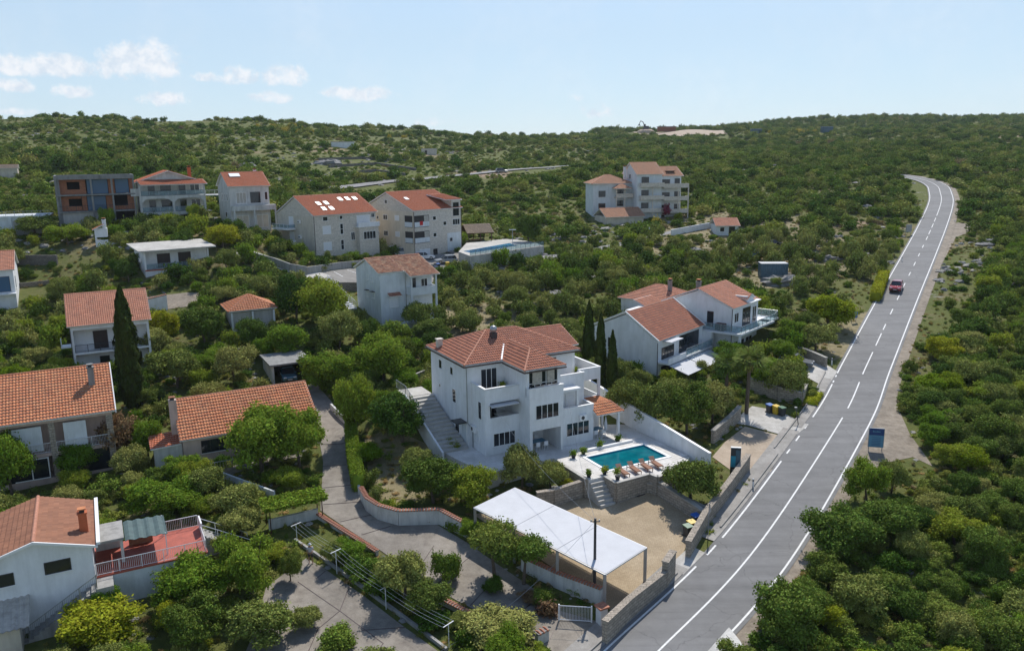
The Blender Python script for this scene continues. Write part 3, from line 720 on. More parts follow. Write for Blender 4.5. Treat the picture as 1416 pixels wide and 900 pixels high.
def railing(par, pts, h=1.0, mat='metal_white', glass=None, bars=.13, name='railing', top=.03, low=.08):
    m = MB()
    for a, b in zip(pts, pts[1:]):
        a, b = Vector(a), Vector(b); L = (b-a).length; m.tube([a+Vector((0,0,h)), b+Vector((0,0,h))], top, 5)
        m.tube([a+Vector((0,0,low)), b+Vector((0,0,low))], top*.7, 4)
        n = max(1, round(L/1.4))
        for k in range(n+1):
            p = a.lerp(b, k/n); m.tube([p, p+Vector((0,0,h))], top, 5)
        if not glass:
            n = int(L/bars)
            for k in range(1, n):
                p = a.lerp(b, k/n); m.tube([p+Vector((0,0,low)), p+Vector((0,0,h))], .011, 4, cap=False)
    o = m.build(name, mat, par)
    if glass:
        g = MB()
        for a, b in zip(pts, pts[1:]):
            d = Vector((b[0]-a[0], b[1]-a[1])).normalized()
            a2 = (a[0]+d.x*.05, a[1]+d.y*.05); b2 = (b[0]-d.x*.05, b[1]-d.y*.05)
            g.obox(a2, b2, .012, (a[2]+.12, b[2]+.12), (a[2]+h-.05, b[2]+h-.05))
        g.build('glass_panel', glass, o)
    return o
def chimney(par, x, y, z0, z1, w=.5, mat='white_plaster', cap='tiles_orange', name='chimney'):
    o = MB().box(x-w/2, x+w/2, y-w/2, y+w/2, z0, z1).box(x-w/2-.06, x+w/2+.06, y-w/2-.06, y+w/2+.06, z1, z1+.08).box(x-w*.3, x+w*.3, y-w*.3, y+w*.3, z1+.08, z1+.3, 1).box(x-w/2, x+w/2, y-w/2, y+w/2, z1+.3, z1+.38, 2).build(name, [mat, 'interior_dark', cap], par)
    return o
def aircon(par, face, c, a, z):
    M = wplace(face, c, a, z); m = MB().box(-.4, .4, -.35, -.03, 0, .55).box(-.3, -.26, -.3, 0, -.12, 0).box(.26, .3, -.3, 0, -.12, 0)
    o = m.xf(M).build('air_conditioner', 'trim_white', par)
    g = MB(); g.tube([(-.1, -.365, .275), (-.1, -.352, .275)], .2, 14); g.xf(M).build('fan_grille', 'metal_dark', o)
def downpipe(par, pts, mat='metal_grey', name='downpipe'):
    MB().tube(pts, .05, 6).build(name, mat, par)
def housebase(eave, e, basepx, yaw, shift=(0, 0)):
    """eave = photo pixel of the near-left wall corner at height e above the ground found at basepx"""
    z0 = at(*basepx)[2]; p = at(eave[0], eave[1], z=z0+e); c, s = math.cos(R(yaw)), math.sin(R(yaw))
    return (p[0]+shift[0]*c-shift[1]*s, p[1]+shift[0]*s+shift[1]*c, z0)
def foot(loc, yaw, x0, x1, y0, y1, m=.3):
    c, s = math.cos(R(yaw)), math.sin(R(yaw))
    BLOCK.append([(loc[0]+x*c-y*s, loc[1]+x*s+y*c) for x, y in ((x0-m,y0-m),(x1+m,y0-m),(x1+m,y1+m),(x0-m,y1+m))])
def keep(poly, base): KEEP.append((poly, base))
def krect(x0, y0, x1, y1, base=None): keep([(x0,y0),(x1,y0),(x1,y1),(x0,y1)], base if base is not None else y1)
# ============================================================ the white villa
VO = (-4.5, 75.5, 0.0); VY = 28
def vxy(u, v):
    c, s = math.cos(R(VY)), math.sin(R(VY)); return (VO[0]+u*c-v*s, VO[1]+u*s+v*c)
def villa():
    H = root('villa', VO, R(VY), 'large white three-storey villa with red tiled hip roofs standing behind the turquoise pool', 'house')
    W = MB(); zb = -1.6
    # main body
    W.box(0, 8.0, 0, 9.2, zb, 8.55); W.box(8.0, 12.6, .1, 9.0, zb, 8.5)
    # left front block: ground floor, first-floor loggia, roof terrace parapet
    W.box(.45, 4.2, -3.0, 0, zb, 2.75)
    W.box(.45, 1.0, -3.0, 0, 2.75, 5.75)                 # left pier of loggia
    W.box(1.0, 4.2, -3.0, -2.82, 2.75, 3.75)              # loggia parapet
    W.box(1.0, 4.2, -3.0, -2.6, 5.25, 5.75)
    W.box(1.0, 4.2, -2.6, 0, 5.55, 5.75)
    W.box(.45, .63, -3.0, 0, 5.75, 6.65); W.box(.63, 4.2, -3.0, -2.82, 5.75, 6.65)
    # central tower
    tx0, tx1, ty = 4.2, 8.0, -5.1
    W.box(tx0, tx1, ty, -.0, 2.72, 5.75)                  # first floor
    W.box(tx0, tx0+.3, ty, -1.6, zb, 2.72); W.box(tx1-.3, tx1, ty, -1.6, zb, 2.72)
    W.box(tx0, tx1, -1.6, 0, zb, 2.72)
    W.box(tx0+.3, tx1-.3, ty, ty+.25, 2.45, 2.72)
    W.box(tx0, tx1, ty, ty+.16, 5.75, 6.7); W.box(tx0, tx0+.16, ty+.16, -4.25, 5.75, 6.7); W.box(tx1-.16, tx1, ty+.16, -2.5, 5.75, 6.7)
    W.box(tx0, tx0+.3, -4.25, 0, 5.75, 8.45)              # left wall of the glazed room
    W.box(tx0+.3, tx1-.9, -2.9, -.003, 5.75, 8.4)           # recessed wall
    W.box(tx0, tx0+.28, -4.5, -4.25, 5.75, 8.45); W.box(tx1-.28, tx1, -4.5, -4.22, 5.75, 8.45)
    # right block
    rx0, rx1, ry = 8.0, 12.1, -4.3
    W.box(rx0, rx1, ry, 0.05, zb, 2.75)
    W.box(rx0, rx1, ry, ry+.16, 2.75, 3.8); W.box(rx1-.16, rx1, ry+.16, -2.5, 2.75, 3.8)
    W.box(rx0, rx1, -2.5, .04, 2.75, 5.75)
    W.box(rx0-.003, rx1-1.3, -3.9, -2.5, 5.42, 5.62)        # canopy slab over first-floor balcony
    W.box(rx1-1.75, rx1-1.5, -3.85, -3.6, 2.75, 5.42)
    W.box(rx0, rx1, -2.5, -2.34, 5.75, 6.7)
    W.box(rx1-.16, rx1, -2.34, -1.4, 5.75, 6.7)
    # far right bay with open first floor
    W.box(12.1, 14.8, -1.5, 3.5, zb, 2.75); W.box(12.1, 14.8, -1.5, -1.34, 2.75, 3.65); W.box(14.64, 14.8, -1.34, 3.5, 2.75, 3.65)
    W.box(12.1, 12.35, -1.34, 3.5, 2.75, 5.45)
    W.box(14.55, 14.8, -1.5, -1.25, 3.65, 5.45); W.box(12.35, 14.8, 3.3, 3.5, 3.65, 5.45)
    W.box(12.1, 14.8, -1.5, 3.5, 5.45, 5.75); W.box(12.1, 14.8, -1.5, -1.34, 5.75, 6.7); W.box(14.64, 14.8, -1.34, 3.5, 5.75, 6.7)
    W.build('wall', 'white_plaster', H)
    for q in ((.62, 4.2, -2.83, 0, 5.753, 5.77), (4.36, 7.84, -4.94, -2.9, 5.753, 5.77), (8.0, 11.94, -4.14, -2.5, 2.753, 2.77), (8.0, 11.94, -2.34, .04, 5.753, 5.77), (12.1, 14.64, -1.34, 3.4, 5.753, 5.77), (1.0, 4.2, -2.82, -.003, 2.753, 2.77)):
        MB().box(*q).build('balcony_floor', 'terrace_tiles', H)
    # copings
    for q in ((.40, 4.2, -3.05, -2.77), (.40, .68, -2.77, 0), (4.15, 8.05, -5.15, -4.9), (8.0, 12.15, -2.55, -2.3), (12.05, 14.85, -1.55, -1.3), (14.6, 14.85, -1.3, 3.5)): MB().box(*q, 6.703, 6.76).build('parapet_coping', 'trim_white', H)
    MB().box(8.0, 12.15, -4.35, -4.1, 3.803, 3.86).box(11.9, 12.15, -4.1, -2.5, 3.803, 3.86).build('parapet_coping', 'trim_white', H)
    # roofs: main hip, rear wing, tower
    z = 8.6
    x0, x1, y0, y1 = -.45, 12.95, -.4, 9.4; d = 4.2; rz = z+2.1
    A = (x0+d+.6, 4.5, rz); B = (x1-d-1.0, 4.5, rz)
    roof_planes('roof', [[(x0,y0,z),(x1,y0,z),B,A], [(x1,y1,z),(x0,y1,z),A,B], [(x0,y1,z),(x0,y0,z),A], [(x1,y0,z),(x1,y1,z),B]], 'tiles_red', H,
                [((x0,y0,z),A),((x0,y1,z),A),((x1,y0,z),B),((x1,y1,z),B),(A,B)])
    z2 = z-.06
    x0, x1, y0 = 3.75, 8.4, -4.95; ap = (6.07, -1.9, z+1.25)
    bk = (6.07, 3.2, z+1.25)
    roof_planes('tower_roof', [[(x0,y0,z2),(x1,y0,z2),ap], [(x0,2.2,z2),(x0,y0,z2),ap,bk], [(x1,y0,z2),(x1,2.2,z2),bk,ap]], 'tiles_red', H,
                [((x0,y0,z2),ap),((x1,y0,z2),ap),(ap,bk)])
    MB().box(3.58, 3.75, -.5, .6, 8.5, 8.62).obox((3.66,-.4),(5.1,1.9),.16,(8.66,9.55),(8.75,9.68)).build('roof_verge', 'trim_white', H)
    gable(H, 9.2, 14.6, 3.2, 10.0, 8.35, 1.4, 'tiles_red', ov=.3, name='wing_roof')
    MB().box(12.6, 14.5, 3.5, 9.8, zb, 8.3).build('wing_wall', 'white_plaster', H)
    MB().box(-.55, -.45, -.5, 9.5, 8.38, 8.5).box(-.45, 3.75, -.52, -.42, 8.38, 8.5).box(3.65, 3.75, -5.05, -.52, 8.3, 8.42).box(3.75, 8.4, -5.06, -4.96, 8.3, 8.42).box(8.5, 13.0, -.52, -.42, 8.38, 8.5).build('gutter', 'gutter_brown', H)
    # chimney-like roof cowl and flue
    o = MB().box(4.3, 4.9, 2.9, 3.5, 9.3, 10.7).build('chimney', 'metal_dark', H)
    MB().lathe((4.6, 3.2, 10.7), [(.2, 0), (.36, .12), (.4, .4), (.3, .62), (.05, .72)], 10).build('chimney_cowl', 'metal_grey', o, smooth=True)
    MB().box(-.1, .45, 6.9, 7.45, 8.8, 9.7).box(-.18, .53, 6.82, 7.53, 9.7, 9.78).build('chimney', 'house_stone', H)
    # left wall openings
    for (a, zz, w, h) in ((6.6, 6.7, .7, .9), (3.7, 6.7, .6, .75), (3.2, 3.9, .75, 1.35), (2.6, .9, .9, 1.1)): window(H, 'L', 0, a, zz, w, h, 1, sill=True)
    window(H, 'L', 0, 6.9, 4.6, .3, .3, 1, sill=False)
    d_ = window(H, 'L', 0, .95, 0.02, 1.1, 2.15, 1, door=True, shutter='blue_white_plaster')
    MB().box(-1.1, -.01, .25, 1.7, 2.5, 2.62).build('door_canopy', 'frame_dark', H)
    window(H, 'L', .45, -1.0, .9, .8, 1.2, 2, shutter='shutter_white')
    downpipe(H, [(-.08, -.08, 8.4), (-.08, -.08, 2.6), (.3, -.1, 2.1), (.38, -.25, 1.6), (.38, -.25, 0)]); aircon(H, 'L', .45, -.75, 1.9)
    # front openings
    window(H, 'F', 0, 2.4, 5.8, 1.7, 2.05, 3, door=True)
    window(H, 'F', -.0, 2.3, 2.8, 1.8, 2.1, 3, door=True)
    MB().box(.9, 3.9, -3.5, -2.55, 5.02, 5.10).tube([(.9, -3.55, 5.02), (3.9, -3.55, 5.02)], .08, 8).build('awning', 'cloth_white', H)
    window(H, 'F', -3.0, 2.5, .85, 2.3, 1.25, 4)
    window(H, 'L', .45, -1.9, 3.5, .6, 1.7, 1, sill=False)
    window(H, 'F', ty, 6.15, 3.6, 2.5, 1.35, 4)
    window(H, 'F', -2.9, 5.5, 5.8, 1.0, 2.1, 2, door=True); window(H, 'F', -2.9, 6.5, 6.4, .6, 1.4, 1)
    gl = MB().box(tx0+.28, tx1-.28, -4.42, -4.38, 6.72, 8.4).build('glazing', 'glass_dark', H)
    f = MB()
    for k in range(6): x = tx0+.3+k*.64; f.box(x-.03, x+.03, -4.46, -4.34, 6.72, 8.4)
    f.box(tx0+.28, tx1-.28, -4.46, -4.34, 7.0, 7.05); f.build('window_frame', 'frame_white', gl)
    MB().box(tx0+.65, tx0+1.7, -4.55, -4.5, 6.9, 8.3).build('curtain', 'curtain', H)
    MB().box(6.5, 7.3, -4.55, -4.5, 6.9, 8.35).build('curtain', 'curtain', H)
    window(H, 'F', -1.6, 5.2, 1.0, 1.0, 1.0, 2); 
    window(H, 'F', ry, 10.2, .9, 2.6, 1.3, 4); aircon(H, 'F', ry, 10.7, 2.55-.15)
    window(H, 'F', -2.5, 8.8, 2.8, .8, 2.1, 1, door=True); window(H, 'F', -2.5, 10.4, 3.4, 1.0, 1.2, 1, shutter='shutter_white')
    window(H, 'F', .1, 9.4, 5.8, 1.8, 2.2, 3, door=True); window(H, 'F', .1, 11.5, 5.8, 1.5, 2.2, 1, door=True, shutter='shutter_white')
    MB().box(12.45, 14.5, 3.0, 3.04, 3.7, 5.4).build('blind', 'curtain', H)
    # tiled porch on the right
    roof_planes('porch_roof', [[(12.0,-5.1,2.75),(15.3,-5.1,2.75),(14.6,-3.4,3.55),(12.0,-3.4,3.55)], [(15.3,-5.1,2.75),(15.3,-1.5,2.75),(14.6,-1.5,3.5),(14.6,-3.4,3.55)], [(12.0,-3.38,3.55),(14.58,-3.38,3.55),(14.58,-1.55,3.5),(12.0,-1.55,3.5)]], 'tiles_orange', H, [((15.3,-5.1,2.75),(14.6,-3.4,3.55))])
    pc = MB(); pc.box(14.75, 15.0, -4.85, -4.6, -.1, 2.75); pc.box(14.75, 15.0, -1.9, -1.65, -.1, 2.75); pc.build('column', 'white_plaster', H)
    foot(VO, VY, -.5, 15.2, -5.2, 10)
    keep([(594,470),(672,455),(745,450),(812,476),(835,512),(856,570),(850,600),(800,612),(760,606),(700,640),(681,636),(640,600),(600,560)], 640)
    return H
villa()
# terrace platform and pool
def vpoly(pts): return [vxy(u, v) for u, v in pts]
TP = vpoly([(-1.3, -6.9), (7.0, -6.6), (5.9, -8.2), (5.9, -12.8), (7.7, -12.8), (7.7, -14.5), (11.3, -14.3), (11.5, -15.2), (15.6, -14.6), (17.5, -12.5), (17.6, 8.5), (12, 10.5), (12, 0), (-.0, 0), (-.0, 3.5), (-3.2, 4.2), (-2.4, -2)])
BLOCK.append(TP)
PO = (8.7, 15.6, -11.8, -8.1)
c_ = [vxy(PO[0], PO[2]), vxy(PO[1], PO[2]), vxy(PO[1], PO[3]), vxy(PO[0], PO[3])]
def terrace():
    # slab split round the pool basin so the water sits below the deck
    A = MB()
    A.prism(vpoly([(-1.3,-6.9),(7.0,-6.6),(17.6,-6.6),(17.6,8.5),(12,10.5),(12,0),(0,0),(0,3.5),(-3.2,4.2),(-2.4,-2)]), -3.0, 0)
    A.prism(vpoly([(5.9,-6.602),(5.9,-12.8),(PO[0],-12.8),(PO[0],-6.602)]), -4, 0)
    A.prism(vpoly([(PO[0],-6.602),(PO[0],PO[3]),(PO[1],PO[3]),(PO[1],-6.602)]), -4, 0)
    A.prism(vpoly([(PO[1],-6.602),(PO[1],-12.8),(17.55,-12.6),(17.58,-6.602)]), -4, 0)
    A.prism(vpoly([(PO[0],-12.8),(PO[0],PO[2]),(PO[1],PO[2]),(PO[1],-12.8)]), -4, 0)
    A.prism(vpoly([(7.7,-12.802),(7.7,-14.5),(11.3,-14.3),(11.5,-15.2),(15.6,-14.6),(17.5,-12.802)]), -4, 0)
    A.build('terrace', 'terrace_tiles', label=None, kind='structure')
terrace()
def pool():
    P = root('swimming_pool', (*vxy(PO[0], PO[2]), 0), R(VY), 'rectangular turquoise swimming pool with white rim in front of the villa', 'pool')
    L_, W_ = PO[1]-PO[0], PO[3]-PO[2]
    MB().face([(0,0,-.12),(L_,0,-.12),(L_,W_,-.12),(0,W_,-.12)]).build('water', 'pool_water', P)
    t = .3; m = MB().box(-t, L_+t, -t, -.0, .003, .05).box(-t, L_+t, W_, W_+t, .003, .05).box(-t, -.0, 0, W_, .003, .05).box(L_, L_+t, 0, W_, .003, .05)
    m.build('rim', 'trim_white', P)
    m = MB().box(.001, L_-.001, .001, .03, -1.2, .002).box(.001, L_-.001, W_-.03, W_-.001, -1.2, .002).box(.001, .03, .03, W_-.03, -1.2, .002).box(L_-.03, L_-.001, .03, W_-.03, -1.2, .002); m.build('basin_wall', 'sign_cyan', P)
pool()
def walls(name, pts, w, h, mat, label, cap=None, capm='tile_coping', z=None, dip=.5, group=None, cat='wall', caph=.12, capw=.12):
    """wall along world xy points; h = height above ground (number or per-point list)"""
    hs = h if isinstance(h, (list, tuple)) else [h]*len(pts)
    r = root(name, (pts[0][0], pts[0][1], terr(*pts[0][:2])), 0, label, cat, group); ox, oy, oz = r.location
    m = MB(); c = MB()
    for i in range(len(pts)-1):
        a, b = pts[i], pts[i+1]; n = max(1, int(math.dist(a[:2], b[:2])/1.5))
        za = (terr(a[0], a[1]) if z is None else z)+hs[i]; zb_ = (terr(b[0], b[1]) if z is None else z)+hs[i+1]
        la = min(terr(a[0], a[1]), za)-dip; lb = min(terr(b[0], b[1]), zb_)-dip
        A = (a[0]-ox, a[1]-oy); B = (b[0]-ox, b[1]-oy)
        m.obox(A, B, w, (la-oz, lb-oz), (za-oz, zb_-oz))
        if cap: c.obox(A, B, w+capw, (za+.003-oz, zb_+.003-oz), (za+caph-oz, zb_+caph-oz))
    m.build('wall_face' if cap else 'wall_body', mat, r)
    if cap == 'tiles':
        t = MB()
        for i in range(len(pts)-1):
            a, b = Vector(pts[i][:2]), Vector(pts[i+1][:2]); L = (b-a).length; d = (b-a)/L; nn = Vector((-d.y, d.x)); n = max(1, int(L/.24))
            za = (terr(*a) if z is None else z)+hs[i]; zb_ = (terr(*b) if z is None else z)+hs[i+1]
            for k in range(n):
                p = a+(b-a)*((k+.5)/n); zz = za+(zb_-za)*(k+.5)/n+.10; q = w/2+.1
                t.tube([(p.x-nn.x*q-ox, p.y-nn.y*q-oy, zz-oz-.03), (p.x-ox, p.y-oy, zz-oz+.05), (p.x+nn.x*q-ox, p.y+nn.y*q-oy, zz-oz-.03)], .085, 6)
        c.build('coping_bed', 'kerb_concrete', r); t.build('tile_coping', 'tile_coping', r)
    elif cap: c.build('coping', capm, r)
    return r
# stone retaining walls of the terrace and parking
walls('retaining_wall', vpoly([(1.0,-11.9),(2.5,-12.3),(5.85,-12.2)]), .35, 1.5, 'stone_wall', 'low stone retaining wall between shrubs left of the pool steps', cap=True, capm='stone_wall')
m = MB()
def vwall(name, seg, z0, z1, label, w=.3, mat='stone_wall', cap=True):
    P = vpoly(seg); r = root(name, (*P[0], z0), 0, label, 'wall'); a = MB(); c = MB()
    for p, q in zip(P, P[1:]):
        A = (p[0]-P[0][0], p[1]-P[0][1]); B = (q[0]-P[0][0], q[1]-P[0][1]); a.obox(A, B, w, 0, z1-z0)
        if cap: c.obox(A, B, w+.08, z1-z0+.003, z1-z0+.07)
    a.build('wall_body', mat, r)
    if cap: c.build('coping', 'pale_concrete', r)
vwall('retaining_wall', [(5.75,-8.0),(5.75,-12.65)], -3.4, .06, 'rough stone wall carrying the left side of the pool deck')
vwall('retaining_wall', [(7.58,-12.95),(7.58,-14.65),(11.4,-14.47)], -3.4, .06, 'rough stone wall under the loungers beside the pool steps')
vwall('retaining_wall', [(11.42,-14.5),(11.62,-15.4),(15.7,-14.78)], -3.4, .06, 'rough stone wall under the right corner of the pool deck')
MB().box(-.45, .45, -.03, .03, 0, 1.25).build('door', 'dark_door', loc=(*vxy(10.3, -14.72), -2.9), rz=R(VY), label='small dark door in the stone wall under the loungers', cat='door')
def deck_steps():
    r = root('steps', (*vxy(5.95, -12.8), -2.6), R(VY), 'white steps leading from the parking area up to the pool deck', 'stairs')
    n = 8
    for k in range(n):
        MB().box(0, 1.55, -.32*(k+1), .0-.32*k-.002, 0, 2.6-.29*(k+1)+.02).build('step', 'pale_concrete', r)
    MB().box(-.1, 2.5, -3.7, -2.57, 0, .22).build('landing', 'pale_concrete', r)
deck_steps()
def side_stairs():
    r = root('side_stairs', (*vxy(-3.0, -.5), 0), R(VY), 'wide shaded stairs climbing along the left wall of the villa', 'stairs')
    n = 15
    for k in range(n): MB().box(0, 2.85, .2+.62*k, .2+.62*(k+1)-.003, -1, .22*(k+1)).build('step', 'pale_concrete', r)
    MB().box(0, 2.85, 9.505, 12.5, -1, 3.35).build('landing', 'pale_concrete', r)
    MB().obox((-.12, -.3), (-.12, 9.6), .2, (-1, -1), (.35, 3.7)).build('side_wall', 'white_plaster', r)
    railing(r, [(-.12, 4.5, 2.1), (-.12, 9.6, 3.7), (-.12, 12.4, 3.7)], .9, 'metal_grey')
    foot((*vxy(-3.0, -.5), 0), VY, -.3, 3, 0, 12.5)
side_stairs()
def long_wall():
    a = vxy(17.75, -15.4); r = root('garden_wall', (*a, -2.2), R(VY), 'long white wall running along the right side of the pool', 'wall')
    MB().obox((0, 0), (0, 22.5), .22, (-1.5, 1), (3.3, 5.6)).build('wall_body', 'white_plaster', r)
    MB().obox((0, 0), (0, 22.5), .3, (3.303, 5.603), (3.37, 5.67)).build('coping', 'trim_white', r)
long_wall()
# parking side walls
RWa = vpoly([(7.9, -24.0), (12.2, -21.2), (17.3, -18.5), (22.3, -15.7)])
walls('roadside_wall', RWa, .4, 1.35, 'stone_wall', 'stone wall between the road pavement and the olive tree beside the parking', cap=True, capm='stone_wall')
walls('roadside_wall', vpoly([(-3.6, -29.1), (-.5, -27.7)])+vpoly([(3.9, -26.1)]), .4, [1.6, 1.5, 1.3], 'stone_wall', 'stone wall below the white canopy along the road', cap=True, capm='stone_wall')
walls('roadside_wall', vpoly([(3.9, -26.1), (5.4, -25.2)]), .45, [2.0, 2.0], 'stone_wall', 'raised stone wall end beside the parking entrance', cap=True, capm='stone_wall')
walls('parking_wall', vpoly([(11.8, -15.5), (12.2, -21.2)]), .35, [1.3, 1.2], 'stone_wall', 'stone wall between the parking area and the olive garden', cap=True, capm='pale_rock')
walls('parking_wall', px((887,680),(905,682),(978,717)), .3, .9, 'stone_wall', 'low stone wall at the foot of the roadside olive tree', cap=True, capm='pale_rock')
# ------------------------------------------------------------ tiled white garden walls
w1 = px((722,788),(770,812),(832,838)); walls('garden_wall', w1, .25, [1.1, 1.2, 1.35], 'old_white_plaster', 'white wall with clay tile coping beside the white canopy posts', cap='tiles')
w2 = px((500,690),(508,706),(524,718),(552,726),(608,724),(650,744)); walls('garden_wall', w2, .25, [1.1,1.2,1.3,1.3,1.3,1.1], 'old_white_plaster', 'curved white wall with clay tile coping above the driveway bend', cap='tiles')
w3 = px((440,716),(475,738),(522,768)); walls('garden_wall', w3, .25, [.35, .3, .3], 'old_white_plaster', 'white wall with tile coping above the clothes lines', cap='tiles', dip=1.6)
w4 = px((600,828),(645,852),(685,872)); walls('garden_wall', w4, .25, [.35, .35, .35], 'old_white_plaster', 'white wall with tile coping behind the lower shrubs', cap='tiles', dip=1.4)
w5 = px((742,892),(757,884)); walls('garden_wall', w5, .35, [.8, .8], 'old_white_plaster', 'short white wall end with tile coping opposite the white gate', cap='tiles')
w6 = px((372,732),(440,716)); walls('garden_wall', w6, .25, [.9, .9], 'old_white_plaster', 'plain white wall under the green pergola vine', cap=False)
walls('kerb_wall', px((408,748),(470,790),(560,856),(618,900)), .2, .25, 'concrete', 'low concrete edge wall below the clothes lines', cap=False)
walls('garden_wall', px((458,566),(478,586),(490,620),(497,684)), .22, .7, 'old_white_plaster', 'low white wall behind the clipped hedge', cap=False)
walls('garden_wall', px((272,650),(320,668),(380,690)), .2, .8, 'blue_white_plaster', 'bluish low wall in front of the pink bungalow', cap=False)
walls('terrace_wall', px((565,534),(598,520)), .3, 1.2, 'concrete', 'concrete wall segment left of the villa stairs', cap=False)
walls('retaining_wall', px((340,357),(380,368),(402,376),(425,380)), .25, 1.4, 'concrete', 'pale curved retaining wall along the lane below the left stone apartments', cap=False)
walls('retaining_wall', px((425,379),(470,372),(510,368)), .3, 1.2, 'concrete', 'long low wall at the back of the marked car park', cap=False)
walls('retaining_wall', px((18,366),(80,366)), .35, 1.6, 'grey_stone', 'dark stone terrace wall in the left meadow', cap=False)
walls('retaining_wall', px((25,397),(75,392)), .35, .6, 'grey_stone', 'second low stone terrace wall lower in the left meadow', cap=False)
walls('retaining_wall', px((462,402),(495,402)), .3, 1.4, 'grey_stone', 'stone wall beside the white stairs left of the bluish house', cap=False)
walls('retaining_wall', px((1035,541),(1075,552),(1108,558),(1114,545)), .35, [1.6,1.5,1.3,1.2], 'stone_wall', 'stone wall behind the yellow and blue bins', cap=True, capm='pale_rock')
walls('retaining_wall', px((985,613),(1010,593),(1022,580)), .35, [1.3,1.5,1.5], 'stone_wall', 'stone wall beside the palm garden path', cap=True, capm='pale_rock')
walls('retaining_wall', px((1070,482),(1115,496),(1142,508)), .35, 1.2, 'stone_wall', 'stone wall behind the parked car right of the twin houses', cap=True, capm='pale_rock')
walls('white_wall', px((928,326),(985,315)), .25, 1.3, 'white_plaster', 'white boundary wall right of the far apartment house', cap=False)
walls('white_wall', px((868,328),(898,322)), .25, 1.2, 'white_plaster', 'white boundary wall below the far apartment house', cap=False)
# ============================================================ the other houses
def H(name, loc, yaw, label, cat='house', group=None): return root(name, loc, R(yaw), label, cat, group)
